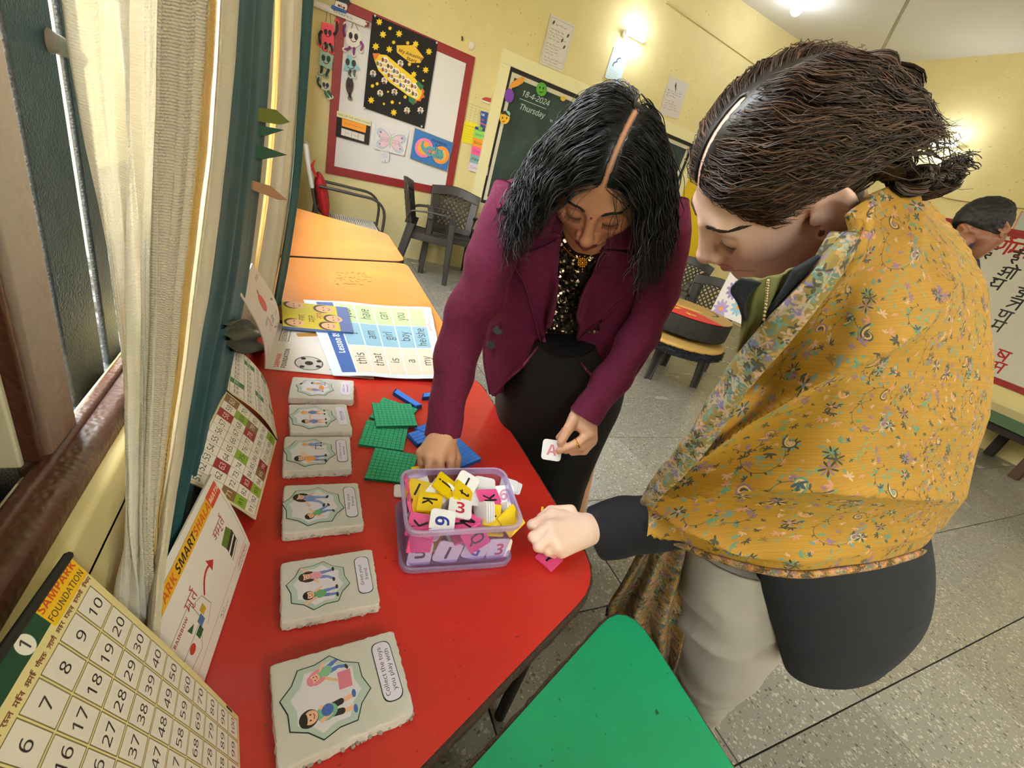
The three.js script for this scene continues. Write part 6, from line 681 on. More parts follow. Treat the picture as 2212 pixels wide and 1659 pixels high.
// ---------- people: shared tools ----------
const ray = new THREE.Raycaster();
function onMesh(px, py, meshes, lift, fallback) { const d = at(px, py, 1).sub(EYE); ray.set(EYE, d.clone().normalize()); const h = ray.intersectObjects(meshes, false); const p = h.length ? h[0].point : at(px, py, fallback || 1); return p.addScaledVector(d.normalize(), -lift); }
function decal(rows, meshes, nu, nv, lift, thick, fallback) { const g = []; for (let j = 0; j <= nv; j++) { const f = j / nv * (rows.length - 1), k = Math.min(Math.floor(f), rows.length - 2), t = f - k, [a, b] = rows[k], [c, d] = rows[k + 1], r = []; for (let i = 0; i <= nu; i++) { const u = i / nu, x = mix(mix(a[0], b[0], u), mix(c[0], d[0], u), t), y = mix(mix(a[1], b[1], u), mix(c[1], d[1], u), t); r.push(onMesh(x, y, meshes, lift, fallback)); } g.push(r); } return patch(g, nu * 2, nv * 2, thick); }
// tube through rows [[xl, yl], [xr, yr], distance, half depth]: each ring spans the two points seen in the picture and is as deep as it says
function loftPx(rows, seg, sub, disp = null, caps = [0, 1]) {
  const L = rows.map((r) => at(r[0][0], r[0][1], r[4] ?? r[2])), R = rows.map((r) => at(r[1][0], r[1][1], r[2])), n = (rows.length - 1) * sub, C = [], A = [], T = [];
  for (let i = 0; i <= n; i++) { const l = catmull(L, i / n), r = catmull(R, i / n); C.push(l.clone().lerp(r, 0.5)); A.push(r.sub(l).multiplyScalar(0.5)); const f = i / n * (rows.length - 1), k = Math.min(Math.floor(f), rows.length - 2); T.push(mix(rows[k][3], rows[k + 1][3], f - k)); }
  const pos = [], uv = [], idx = [], w = seg + 1; let len = 0;
  for (let i = 0; i <= n; i++) { const ax = C[Math.min(n, i + 1)].clone().sub(C[Math.max(0, i - 1)]).normalize(), b = A[i].clone().cross(ax).normalize().multiplyScalar(T[i]); if (i) len += C[i].distanceTo(C[i - 1]); const r = (A[i].length() + T[i]) / 2; for (let j = 0; j <= seg; j++) { const a = j / seg * Math.PI * 2, o = A[i].clone().multiplyScalar(Math.cos(a)).addScaledVector(b, Math.sin(a)); const k = disp ? disp(a, i / n, len, C[i].clone().add(o)) : 0; o.addScaledVector(o.clone().normalize(), k).add(C[i]); pos.push(o.x, o.y, o.z); uv.push(a * r, len); } }
  for (let i = 0; i < n; i++) for (let j = 0; j < seg; j++) { const a = i * w + j; idx.push(a, a + 1, a + w, a + 1, a + w + 1, a + w); }
  for (const c of caps) { const k = c ? n : 0, o = pos.length / 3; pos.push(C[k].x, C[k].y, C[k].z); uv.push(0, 0); for (let j = 0; j < seg; j++) idx.push(o, k * w + j, k * w + j + 1); }
  const g = new THREE.BufferGeometry(); g.setAttribute('position', new THREE.Float32BufferAttribute(pos, 3)); g.setAttribute('uv', new THREE.Float32BufferAttribute(uv, 2)); g.setIndex(idx); g.computeVertexNormals(); return g;
}
const mirror = (fn) => [fn(-1), fn(1)];
// a head: face to +z, top to +y, its own left to +x
function headField(o = {}) {
  const E = ellip, P = [[E(V(0, 0.035, -0.014), 0.074, 0.088, 0.094), 0], [E(V(0, -0.028, 0.028), 0.061, 0.082, 0.06), 0.03], [E(V(0, -0.075, 0.042), 0.046, 0.036, 0.046), 0.02], [capsule(V(-0.006, -0.096, 0.07), V(0.006, -0.096, 0.07), 0.017, 0.017), 0.02]];
  for (const s of [-1, 1]) { P.push([capsule(V(s * 0.053, -0.055, 0.0), V(s * 0.02, -0.096, 0.058), 0.018, 0.016), 0.025], [E(V(s * 0.043, -0.022, 0.052), 0.024, 0.022, 0.026), 0.03]); }
  P.push([capsule(V(-0.034, 0.019, 0.074), V(0.034, 0.019, 0.074), 0.011, 0.011), 0.022]);
  const nose = [[capsule(V(0, 0.012, 0.088), V(0, -0.03, 0.1045), 0.0075, 0.0105), 0.012], [E(V(0, -0.036, 0.106), 0.0125, 0.011, 0.012), 0.009], ...mirror((s) => [E(V(s * 0.0145, -0.04, 0.094), 0.0085, 0.0085, 0.0115), 0.006])];
  const lips = [capsule(V(-0.021, -0.0665, 0.083), V(0, -0.0625, 0.0935), 0.0042, 0.006), capsule(V(0.021, -0.0665, 0.083), V(0, -0.0625, 0.0935), 0.0042, 0.006), capsule(V(-0.018, -0.0705, 0.083), V(0, -0.0755, 0.091), 0.0042, 0.0072), capsule(V(0.018, -0.0705, 0.083), V(0, -0.0755, 0.091), 0.0042, 0.0072)];
  const gap = [capsule(V(-0.0185, -0.0685, 0.0915), V(0, -0.069, 0.1005), 0.001, 0.0014), capsule(V(0.0185, -0.0685, 0.0915), V(0, -0.069, 0.1005), 0.001, 0.0014)];
  const sock = mirror((s) => E(V(s * 0.034, -0.001, 0.101), 0.022, 0.013, 0.02)), eyes = mirror((s) => E(V(s * 0.0325, -0.002, 0.0725), 0.0145, 0.0125, 0.0125)), slit = mirror((s) => [capsule(V(s * 0.02, -0.0085, 0.09), V(s * 0.034, -0.0115, 0.0905), 0.0006, 0.0008), capsule(V(s * 0.034, -0.0115, 0.0905), V(s * 0.047, -0.0075, 0.082), 0.0008, 0.0006)]).flat(), crease = mirror((s) => capsule(V(s * 0.02, 0.0065, 0.0905), V(s * 0.046, 0.0055, 0.084), 0.0006, 0.0006));
  const nost = mirror((s) => E(V(s * 0.0075, -0.0475, 0.102), 0.0042, 0.003, 0.006));
  const earB = (s) => { const Zx = V(s * 0.35, 0.05, -0.93).normalize(), Yx = V(0, 0.97, -0.2).normalize(), Xx = Yx.clone().cross(Zx); return [Xx, Yx, Zx]; };
  const ears = mirror((s) => { const b = earB(s), outer = E(V(s * 0.081, -0.006, -0.02), 0.0065, 0.034, 0.0215, b), con = E(V(s * 0.0875, -0.007, -0.014), 0.009, 0.0185, 0.0115, b), con2 = E(V(s * 0.089, 0.0125, -0.02), 0.0065, 0.012, 0.0105, b), trag = E(V(s * 0.0775, -0.012, -0.001), 0.004, 0.008, 0.006), lobe = E(V(s * 0.076, -0.041, -0.009), 0.0055, 0.0115, 0.0095); return (x, y, z) => smin(smin(smax(smax(outer(x, y, z), -con(x, y, z), 0.006), -con2(x, y, z), 0.005), trag(x, y, z), 0.005), lobe(x, y, z), 0.008); });
  const neck = o.neck ? capsule(V(0, -0.05, -0.03), o.neck, 0.05, 0.054) : null;
  return (x, y, z) => { let d = 1e3; for (const [f, k] of P) d = d > 900 ? f(x, y, z) : smin(d, f(x, y, z), k); if (d > 0.06 && !neck) return d; for (const s of sock) d = smax(d, -s(x, y, z), 0.018); for (const e of eyes) d = smin(d, e(x, y, z), 0.004); for (const [f, k] of nose) d = smin(d, f(x, y, z), k); for (const l of lips) d = smin(d, l(x, y, z), 0.005); for (const g of gap) d = smax(d, -g(x, y, z), 0.003); for (const g of slit) d = smax(d, -g(x, y, z), 0.002); for (const g of crease) d = smax(d, -g(x, y, z), 0.0025); for (const g of nost) d = smax(d, -g(x, y, z), 0.003); for (const e of ears) d = smin(d, e(x, y, z), 0.006); if (neck) d = smin(d, neck(x, y, z), 0.03); return d; };
}
const hairline = (x, y, z) => 0.75 * y - 0.66 * z + 0.003 + 0.022 * sstep(0.02, 0.07, Math.abs(x)); // positive where hair grows
function headColors(o) { const skin = lin(o.skin), lip = lin(o.lip), rosy = lin(o.rosy), hair = lin(o.hair), lash = lin('#241612'); return (x, y, z) => { let c = mixc(skin, rosy, 0.5 * Math.exp(-((Math.abs(x) - 0.045) ** 2 + (y + 0.025) ** 2) / 0.0006) * sstep(0.03, 0.06, z)); c = mixc(c, rosy, 0.45 * Math.exp(-(x * x + (y + 0.036) ** 2) / 0.0003) * sstep(0.08, 0.1, z)); const lw = 0.0092 * Math.sqrt(Math.max(0, 1 - (x / 0.0235) ** 2)) + 0.0004; if (z > 0.07) c = mixc(c, lip, sstep(1.15, 0.85, Math.abs(y + 0.069) / lw) * 0.9); if (z > 0.06 && Math.abs(y) < 0.03) { const t = Math.abs(x), yl = -0.0115 + 14 * (t - 0.033) ** 2; if (t > 0.017 && t < 0.049) c = mixc(c, lash, 0.85 * Math.exp(-(((y - yl) / 0.0011) ** 2))); } const h = hairline(x, y, z), pd = o.part ? o.part(x, y, z) : 1; if (h > 0 && y > -0.06) c = mixc(c, hair, sstep(0, 0.012, h) * 0.8 * sstep(-0.001, 0.0045, pd) * (Math.abs(x) > 0.066 ? sstep(0.04, 0.06, Math.hypot(y + 0.01, z + 0.012)) : 1)); return c; }; }
// strands of hair that leave the scalp, lie over the head and then hang
function strands(n, seed, o) {
  const r = rng(seed), out = [], cs = [], sides = 4, B = V(0, 0, 0), shell = ellip(V(0, 0.033, -0.016), 0.076, 0.09, 0.097), grad = (p) => { const e = 0.002, d = shell(p.x, p.y, p.z); return V(shell(p.x + e, p.y, p.z) - d, shell(p.x, p.y + e, p.z) - d, shell(p.x, p.y, p.z + e) - d).normalize(); };
  let tries = 0; while (out.length < n && tries++ < n * 20) {
    const dir = V(r() * 2 - 1, r() * 2 - 1, r() * 2 - 1); if (dir.lengthSq() > 1 || dir.lengthSq() < 0.01) continue; dir.normalize(); let p = V(dir.x * 0.076, 0.033 + dir.y * 0.09, -0.016 + dir.z * 0.097); if (o.root && !o.root(p, r)) continue; if (hairline(p.x, p.y, p.z) < 0.001 || p.y < -0.05) continue; const pd = o.part(p.x, p.y, p.z); if (pd < (o.partW || 0.0035) * (0.4 + 0.9 * r())) continue;
    let d = o.flow(p).clone(); const pts = [], off = 0.002 + r() * o.lift, ph = o.lock ? noise3(p.x * o.lock + 40, p.y * o.lock + 40, p.z * o.lock + 40) * 14 + r() * 0.9 : r() * 6.28, wv = o.wave * (0.6 + r() * 0.8), len = o.len * (0.75 + r() * 0.4), N = o.steps, st = len / N, wl = o.wl * (o.lock ? 0.97 + r() * 0.06 : 0.85 + r() * 0.3), jit = V(r() - 0.5, r() - 0.5, r() - 0.5).multiplyScalar(o.jit);
    for (let k = 0; k <= N; k++) { const g = grad(p), e = shell(p.x, p.y, p.z), a = k * st, s = g.clone().cross(d).normalize(), w = wv * sstep(0, 0.05, a) * (1 + (o.curl || 0) * sstep(0.09, 0.17, a)), q = p.clone().addScaledVector(s, w * Math.sin(a / wl * 6.28 + ph)).addScaledVector(g, w * 0.6 * Math.cos(a / wl * 6.28 + ph) + 0.6 * w); pts.push(q); const want = o.flow(p, a); d.addScaledVector(want, e < 0.03 ? 0.5 : 0.12).addScaledVector(o.gravity, o.fall * sstep(0.0, 0.02, e) + 0.05).addScaledVector(jit, 0.3).normalize(); p = p.clone().addScaledVector(d, st); const lo = off + 0.006 * sstep(0, 0.05, a) - shell(p.x, p.y, p.z); if (lo > 0) { const gg = grad(p); p.addScaledVector(gg, lo); d.addScaledVector(gg, -Math.min(0, d.dot(gg))).normalize(); } if (o.stop && o.stop(p)) break; }
    if (pts.length < 3) continue; const rad = o.rad * (0.6 + r() * 0.8), t = r(); out.push(ballTube(pts, [rad * 0.5, rad, rad, rad * 0.9, rad * 0.25], sides, 1)); cs.push(mixc(lin(o.dark), lin(o.light), t * t));
  }
  return merge(out.map((g, i) => { const c = clean(g), a = new Float32Array(c.attributes.position.count * 3); for (let k = 0; k < a.length; k += 3) { a[k] = cs[i][0]; a[k + 1] = cs[i][1]; a[k + 2] = cs[i][2]; } c.setAttribute('color', new THREE.BufferAttribute(a, 3)); return c; }));
}
const segDist = (a, b) => { const f = capsule(a, b, 0, 0); return f; };
function hairCap(part, lo, hi) { const cr = ellip(V(0, 0.035, -0.014), 0.074, 0.088, 0.094); return netMesh((x, y, z) => { const d = cr(x, y, z) - 0.0025; return Math.max(d, -(hairline(x, y, z) - 0.004), -y - 0.062, 0.0035 - part(x, y, z), 0.034 - Math.hypot((y + 0.01), (z + 0.008)) - 3 * Math.max(0, 0.055 - Math.abs(x)), 0.0035 - part(x, y, z) + Math.max(0, 0.2 * (-0.03 - z)), -(cr(x, y, z) + 0.004)); }, lo, hi, 0.0035); }
const skinMat = (o = {}) => new THREE.MeshPhysicalMaterial({ vertexColors: true, roughness: 0.48, sheen: 0.25, sheenRoughness: 0.5, sheenColor: new THREE.Color('#ffd8c8'), bumpMap: rep(TX.grain, 30), bumpScale: 0.00015, side: THREE.DoubleSide, ...o });
const hairMat = (o = {}) => new THREE.MeshPhysicalMaterial({ vertexColors: true, roughness: 0.34, specularIntensity: 0.8, side: THREE.DoubleSide, ...o });
function hand(parts, fingers, cell = 0.0028) { const all = [...parts.flat(), ...fingers.flat()], lo = V(1e9, 1e9, 1e9), hi = V(-1e9, -1e9, -1e9); for (const [p] of all) { lo.min(p); hi.max(p); } lo.addScalar(-0.035); hi.addScalar(0.035);
  const palm = parts.map(([[a, ra], [b, rb]]) => capsule(a, b, ra, rb)), fs = fingers.map((f) => f.slice(1).map(([b, rb], i) => capsule(f[i][0], b, f[i][1], rb)));
  return netMesh((x, y, z) => { let d = 1e3; for (const p of palm) d = d > 900 ? p(x, y, z) : smin(d, p(x, y, z), 0.016); for (const f of fs) { let e = 1e3; for (const s of f) e = e > 900 ? s(x, y, z) : smin(e, s(x, y, z), 0.004); d = smin(d, e, 0.0055); } return d; }, lo, hi, cell); }
function nail(tip, dir, nrm, w, l) { const X = dir.clone().cross(nrm).normalize(), n = X.clone().cross(dir).normalize(), g = new THREE.SphereGeometry(1, 12, 8); g.scale(w, l, w * 0.35); g.applyMatrix4(new THREE.Matrix4().makeBasis(X, dir.clone().normalize(), n).setPosition(tip)); return g; }
const frame = (X, Y, Z, t) => { Z = Z.clone().normalize(); X = X.clone().addScaledVector(Z, -X.dot(Z)).normalize(); return new THREE.Matrix4().makeBasis(X, Z.clone().cross(X), Z).setPosition(t); };
const local = (M, p) => p.clone().applyMatrix4(M), localDir = (M, d) => d.clone().transformDirection(M.clone().invert());
const tint = (g, c) => paint(g, () => c);
const faceField = headField(); const surfZ = (x, y) => { let z = 0.125; for (let k = 0; k < 60 && z > 0; k++) { const d = faceField(x, y, z); if (d < 0.0002) break; z -= Math.max(d * 0.7, 0.0002); } return z; };
const planePart = (c0, c1, z0, z1) => (x, y, z) => Math.abs(x - mix(c0, c1, clamp((z0 - z) / (z0 - z1), 0, 1))) - 0.0008 + 0.8 * Math.max(0, z1 - z) + Math.max(0, 0.05 - y);
function brow(M, s, col, thick = 0.0011) { const r = rng(5 + s), g = []; for (let k = 0; k < 70; k++) { const t = k / 69, x = s * mix(0.014, 0.052, t), y = 0.0205 + 0.008 * Math.sin(t * 2.6) - 0.004 * t, y2 = y + (r() - 0.5) * 0.005 * (1.1 - t * 0.8), x2 = x + s * 0.006, y3 = y2 + 0.003 * (1 - t * 1.6), a = V(x, y2, surfZ(x, y2) + 0.0003), b = V(x2, y3, surfZ(x2, y3) + 0.0005); g.push(ballTube([a, a.clone().lerp(b, 0.5).add(V(0, 0, 0.0006)), b], [thick * 0.5, thick, thick * 0.3], 4, 1)); } return merge(g).applyMatrix4(M); }
function lashes(M, s) { const g = []; for (let k = 0; k < 16; k++) { const t = k / 15, x = s * mix(0.02, 0.047, t), y = -0.0118 + 14 * (Math.abs(x) - 0.033) ** 2, z = surfZ(x, y) + 0.0003, a = V(x, y, z); g.push(ballTube([a, a.clone().add(V(s * 0.001, -0.0025, 0.004)), a.clone().add(V(s * 0.002 * (t - 0.2), -0.004, 0.0075))], [0.0005, 0.0004, 0.0002], 4, 1)); } return merge(g).applyMatrix4(M); }
// ---------- the woman in the maroon coat ----------
{
  const t = thing('person', 'woman in a maroon wool coat with black hair, holding a white tile', 'person', V(0, 0, 0));
  const M = frame(V(0.833, 0.085, 0.547), null, V(-0.299, -0.763, 0.573), V(0.474, 1.192, -0.738)), Mi = M.clone().invert(), nb = V(0.505, 1.13, -0.81);
  const PA = V(0.002, 0.078, 0.078), PB = V(0.014, 0.112, 0.03), PC = V(0.026, 0.121, -0.03), pd1 = segDist(PA, PB), pd2 = segDist(PB, PC), partD = planePart(0.003, 0.026, 0.085, -0.035);
  const head = netMesh(headField({ neck: nb.clone().applyMatrix4(Mi) }), V(-0.1, -0.19, -0.2), V(0.1, 0.14, 0.13), 0.0026); paint(head, headColors({ skin: '#c98d66', lip: '#741a30', rosy: '#c67a5c', hair: '#15110f', part: partD })); head.applyMatrix4(M);
  const skinC = lin('#d3a07c'), Y = (x, y, h) => hit(x, y, 'y', h);
  // hand pressing on the table behind the box
  const W1 = Y(957, 940, 0.636), kn = [[911, 979, 0.6], [928, 987, 0.606], [949, 989, 0.608], [972, 985, 0.604]].map((a) => Y(...a)), pip = [[912, 1000, 0.585], [928, 1012, 0.59], [951, 1014, 0.592], [973, 1008, 0.588]].map((a) => Y(...a)), tip = [[918, 1022, 0.562], [929, 1036, 0.563], [951, 1038, 0.563], [973, 1030, 0.562]].map((a) => Y(...a));
  const h1 = hand([...kn.map((k, i) => [[W1.clone().lerp(k, 0.12), 0.023], [k, 0.0125]]), [[W1.clone().add(V(-0.004, 0.04, -0.022)), 0.021], [W1, 0.022]]], [...kn.map((k, i) => [[k, 0.0112 - (i === 0 ? 0.001 : 0)], [pip[i], 0.0092], [tip[i], 0.0078]]), [[W1.clone().lerp(kn[3], 0.35).add(V(0.014, -0.01, 0)), 0.014], [Y(985, 990, 0.59), 0.0115], [Y(984, 1020, 0.565), 0.009]]]);
  tint(h1, skinC);
  // hand holding the tile
  const D = 0.945, W2 = at(1262, 893, 0.955), Kn = [at(1247, 915, D), at(1262, 925, D - 0.008), at(1275, 935, D - 0.004), at(1278, 948, D + 0.008)];
  const h2 = hand([...Kn.map((k) => [[W2, 0.022], [k, 0.0125]]), [[at(1278, 870, 0.955), 0.021], [W2, 0.022]]], [[[at(1242, 900, D - 0.006), 0.014], [at(1228, 926, D - 0.02), 0.0108], [at(1211, 957, D - 0.016), 0.0085]], [[Kn[0], 0.0105], [at(1222, 930, D + 0.006), 0.0088], [at(1208, 945, D + 0.012), 0.0078]], [[Kn[2], 0.0112], [at(1247, 957, D - 0.018), 0.0098], [at(1207, 974, D - 0.013), 0.0078]], [[Kn[3], 0.011], [at(1253, 966, D - 0.004), 0.0096], [at(1222, 973, D + 0.008), 0.008]], [[Kn[3].clone().addScaledVector(DOWN, 0.008), 0.0096], [at(1262, 974, D + 0.008), 0.0085], [at(1236, 978, D + 0.014), 0.007]]]);
  tint(h2, lin('#dca888'));
  const sh = [at(1115, 480, 0.96), at(1425, 520, 0.95)], mid = at(1255, 560, 1.08), waist = at(1220, 730, 1.22), tor = [[sh[0], sh[1], 0.042, 0.042], [nb, mid, 0.07, 0.1], [mid, waist, 0.1, 0.1], [waist, V(0.78, 0.6, -1.0), 0.11, 0.12], [V(0.74, 0.62, -1.04), V(0.98, 0.03, -1.18), 0.08, 0.045], [V(0.8, 0.62, -0.96), V(1.06, 0.03, -1.06), 0.08, 0.045], [sh[0], at(1020, 660, 0.925), 0.04, 0.032], [at(1020, 660, 0.925), W1, 0.03, 0.021], [sh[1], at(1375, 742, 0.935), 0.03, 0.024], [at(1375, 742, 0.935), at(1279, 868, 0.955), 0.024, 0.019]].map(([a, b, c, d]) => capsule(a, b, c, d));
  const torso = netMesh((x, y, z) => { let d = 1e3; for (const f of tor) d = d > 900 ? f(x, y, z) : smin(d, f(x, y, z), 0.04); return d; }, V(0.15, -0.02, -1.3), V(1.2, 1.3, -0.5), 0.014); tint(torso, skinC);
  const body = part('body', merge([head, h1, h2, torso]), skinMat(), t);
  // coat
  const wool = mat('#7c1b45', { roughness: 0.9, sheen: 0.55, sheenRoughness: 0.6, sheenColor: new THREE.Color('#b8507e'), bumpMap: rep(TX.wool, 7), bumpScale: 0.0014, map: rep(dataTex(128, (u, v, x, y) => { const k = 205 + 50 * fbm(u, v, 16, 5) - 25 * hash3(x, y, 2); return [k, k, k]; }, true), 9) });
  const A3 = (a) => a.map(([x, y, d]) => at(x, y, d)), wr = (u, v, p) => 0.004 * (noise3(p.x * 16, p.y * 16, p.z * 16) - 0.5) + 0.0016 * (noise3(p.x * 50, p.y * 50, p.z * 50) - 0.5);
  const coatL = part('coat_panel', patch([[[1068, 396, 0.9], [1120, 392, 0.87], [1200, 440, 0.82]], [[1075, 500, 0.94], [1135, 500, 0.87], [1212, 505, 0.835]], [[1068, 620, 1.0], [1130, 610, 0.93], [1197, 600, 0.91]], [[1050, 695, 1.05], [1112, 690, 0.995], [1188, 685, 0.985]], [[1046, 755, 1.085], [1105, 758, 1.04], [1168, 745, 1.04]], [[1052, 812, 1.1], [1085, 815, 1.08], [1112, 806, 1.07]], [[1060, 852, 1.11], [1064, 856, 1.105], [1068, 852, 1.1]]].map(A3), 40, 60, 0.006, wr), wool, t);
  const coatR = part('coat_panel', patch([[[1290, 440, 0.8], [1390, 430, 0.83], [1478, 440, 0.87]], [[1300, 530, 0.83], [1390, 530, 0.845], [1487, 515, 0.9]], [[1284, 600, 0.9], [1375, 600, 0.9], [1466, 600, 0.95]], [[1260, 655, 0.96], [1360, 660, 0.94], [1442, 675, 0.98]], [[1245, 722, 1.02], [1325, 730, 0.985], [1412, 740, 1.01]], [[1247, 768, 1.05], [1300, 790, 1.03], [1370, 800, 1.04]], [[1282, 818, 1.07], [1312, 832, 1.065], [1355, 832, 1.075]]].map(A3), 40, 60, 0.006, wr), wool, t);
  part('coat_back', patch([[[1070, 396, 0.9], [1180, 375, 0.95], [1280, 372, 0.97], [1390, 395, 0.95], [1478, 440, 0.87]], [[1075, 500, 0.94], [1180, 480, 1.04], [1280, 470, 1.06], [1390, 490, 1.02], [1487, 515, 0.9]], [[1068, 620, 1.0], [1180, 600, 1.13], [1280, 600, 1.16], [1380, 600, 1.1], [1466, 600, 0.95]], [[1046, 755, 1.085], [1150, 740, 1.24], [1250, 740, 1.26], [1330, 740, 1.2], [1412, 740, 1.01]], [[1060, 852, 1.11], [1150, 840, 1.3], [1230, 840, 1.32], [1310, 835, 1.26], [1355, 832, 1.075]]].map(A3), 40, 40, 0.006), wool, t);
  const wrk = (k, ph) => (a, f, len, p) => 0.0045 * k * Math.sin(len * 62 + 2.2 * Math.sin(a + ph)) * sstep(0.15, 0.4, f) * sstep(0.98, 0.7, f) * (0.5 + 0.5 * Math.sin(a * 2 + ph)) + 0.006 * (noise3(p.x * 18, p.y * 18, p.z * 18) - 0.5) + 0.0016 * (noise3(p.x * 55, p.y * 55, p.z * 55) - 0.5);
  const slL = part('sleeve', loftPx([[[1066, 398], [1140, 440], 0.885, 0.05], [[1046, 450], [1130, 520], 0.885, 0.058], [[1012, 540], [1108, 600], 0.895, 0.056], [[982, 622], [1084, 668], 0.905, 0.054], [[957, 692], [1054, 712], 0.915, 0.05], [[941, 760], [1036, 770], 0.922, 0.047], [[929, 850], [1010, 856], 0.928, 0.044], [[918, 938], [996, 943], 0.935, 0.042]], 40, 12, wrk(1, 0.4), [0]), wool, t);
  const slR = part('sleeve', loftPx([[[1400, 440], [1482, 440], 0.87, 0.05], [[1394, 540], [1488, 505], 0.88, 0.056], [[1382, 630], [1466, 608], 0.895, 0.056], [[1352, 700], [1440, 690], 0.91, 0.054], [[1316, 760], [1408, 752], 0.92, 0.05], [[1285, 806], [1375, 808], 0.93, 0.046], [[1256, 848], [1333, 864], 0.937, 0.042], [[1233, 882], [1294, 919], 0.944, 0.038]], 40, 12, wrk(1.1, 2), [0]), wool, t);
  body.updateMatrixWorld(true);
  for (const m of [coatL, coatR, slL, slR]) m.updateMatrixWorld(true);
  const lp = (rows, ms, lift) => part('lapel', decal(rows, ms, 6, 14, lift, 0.007, 0.9), wool, t);
  const l1 = lp([[[1148, 545], [1213, 515]], [[1106, 567], [1207, 570]], [[1131, 612], [1200, 615]], [[1148, 668], [1193, 668]], [[1158, 705], [1184, 705]], [[1167, 738], [1172, 738]]], [coatL], 0.016);
  const l2 = lp([[[1292, 540], [1350, 547]], [[1287, 570], [1418, 590]], [[1272, 610], [1385, 620]], [[1258, 650], [1340, 655]], [[1250, 690], [1295, 696]], [[1246, 730], [1254, 732]]], [coatR], 0.016);
  const piping = (pts, ms, lift, r = 0.0026) => part('seam', ballTube(pts.map(([x, y]) => onMesh(x, y, ms, lift, 0.9)), pts.map(() => r), 8, 6), wool, t);
  for (const m of [l1, l2]) m.updateMatrixWorld(true);
  piping([[1206, 521], [1148, 547], [1110, 568], [1133, 612], [1150, 668], [1160, 705], [1168, 735]], [l1, coatL], 0.004); piping([[1298, 542], [1348, 548], [1413, 590], [1382, 620], [1338, 654], [1294, 695], [1255, 730]], [l2, coatR], 0.004); piping([[1166, 744], [1130, 790], [1100, 818], [1065, 853]], [coatL], 0.003); piping([[1250, 735], [1250, 768], [1268, 800], [1290, 820]], [coatR], 0.003);
  part('collar', decal([[[1142, 466], [1205, 440]], [[1122, 516], [1190, 500]], [[1130, 522], [1213, 512]]], [coatL], 6, 8, 0.016, 0.005, 0.86), wool, t); part('collar', decal([[[1300, 470], [1400, 470]], [[1300, 510], [1440, 520]], [[1294, 536], [1410, 545]]], [coatR], 6, 8, 0.014, 0.005, 0.86), wool, t);
  part('shoulder_flap', decal([[[1070, 398], [1120, 400]], [[1068, 436], [1124, 424]], [[1072, 452], [1128, 440]]], [slL, coatL], 6, 6, 0.009, 0.004, 0.87), wool, t);
  for (const [x, y] of [[1076, 713], [1061, 745]]) { const p = onMesh(x, y, [coatL], 0.004, 1.05); part('button', new THREE.CylinderGeometry(0.0105, 0.0115, 0.006, 18).rotateX(1.1).rotateZ(1.2).translate(p.x, p.y, p.z), mat('#1f1216', { roughness: 0.35 }), t); }
  part('pocket_flap', decal([[[1052, 706], [1078, 696]], [[1055, 724], [1082, 712]]], [coatL], 4, 3, 0.004, 0.003, 1.05), wool, t);
  // sequinned blouse and skirt
  const bl = patch([[[1170, 470, 0.85], [1240, 480, 0.84], [1320, 480, 0.84]], [[1165, 560, 0.91], [1240, 565, 0.885], [1320, 560, 0.9]], [[1160, 640, 0.985], [1235, 640, 0.955], [1310, 640, 0.97]], [[1150, 715, 1.05], [1220, 722, 1.02], [1290, 715, 1.03]]].map(A3), 24, 40, 0.004); const blouse = part('blouse', bl, mat('#231a14', { roughness: 0.7 }), t); blouse.updateMatrixWorld(true);
  { const r = rng(71), g = []; for (let k = 0; k < 1500; k++) { const x = 1180 + r() * 120, y = 505 + r() * 215; if (Math.abs(x - (1259 - (y - 560) * 0.02)) < 9 - (y - 560) * 0.05 && y < 640) continue; const p = onMesh(x, y, [blouse], 0.002, 0.95), d = new THREE.CircleGeometry(0.0031, 7); d.rotateX((r() - 0.5) * 1.1 - 0.5).rotateY((r() - 0.5) * 1.2).translate(p.x, p.y, p.z); g.push(d); } const m = part('sequins', merge(g), mat('#8d7860', { metalness: 0.95, roughness: 0.22 }), blouse); m.userData.kind = 'stuff'; m.userData.label = 'bronze sequins covering the blouse'; }
  part('skirt', loftPx([[[1150, 712], [1292, 712], 1.06, 0.11], [[1120, 780], [1330, 775], 1.12, 0.14], [[1075, 850], [1350, 825], 1.2, 0.15], [[1072, 905], [1322, 890], 1.3, 0.16], [[1095, 985], [1284, 985], 1.46, 0.15], [[1135, 1050], [1262, 1046], 1.66, 0.14], [[1160, 1090], [1236, 1088], 1.8, 0.13]], 48, 10, (a, f, l, p) => 0.008 * Math.sin(a * 7 + f * 2) * f + 0.004 * (noise3(p.x * 14, p.y * 14, p.z * 14) - 0.5)), mat('#0b0a0b', { roughness: 0.85, sheen: 0.2, sheenColor: new THREE.Color('#3a3a40'), bumpMap: rep(TX.weave, 6), bumpScale: 0.0005 }), t);
  // jewellery
  const gold = mat('#e0a92e', { metalness: 1, roughness: 0.25 }), pc = at(1258, 567, 0.872), cam = pc.clone().sub(EYE).normalize();
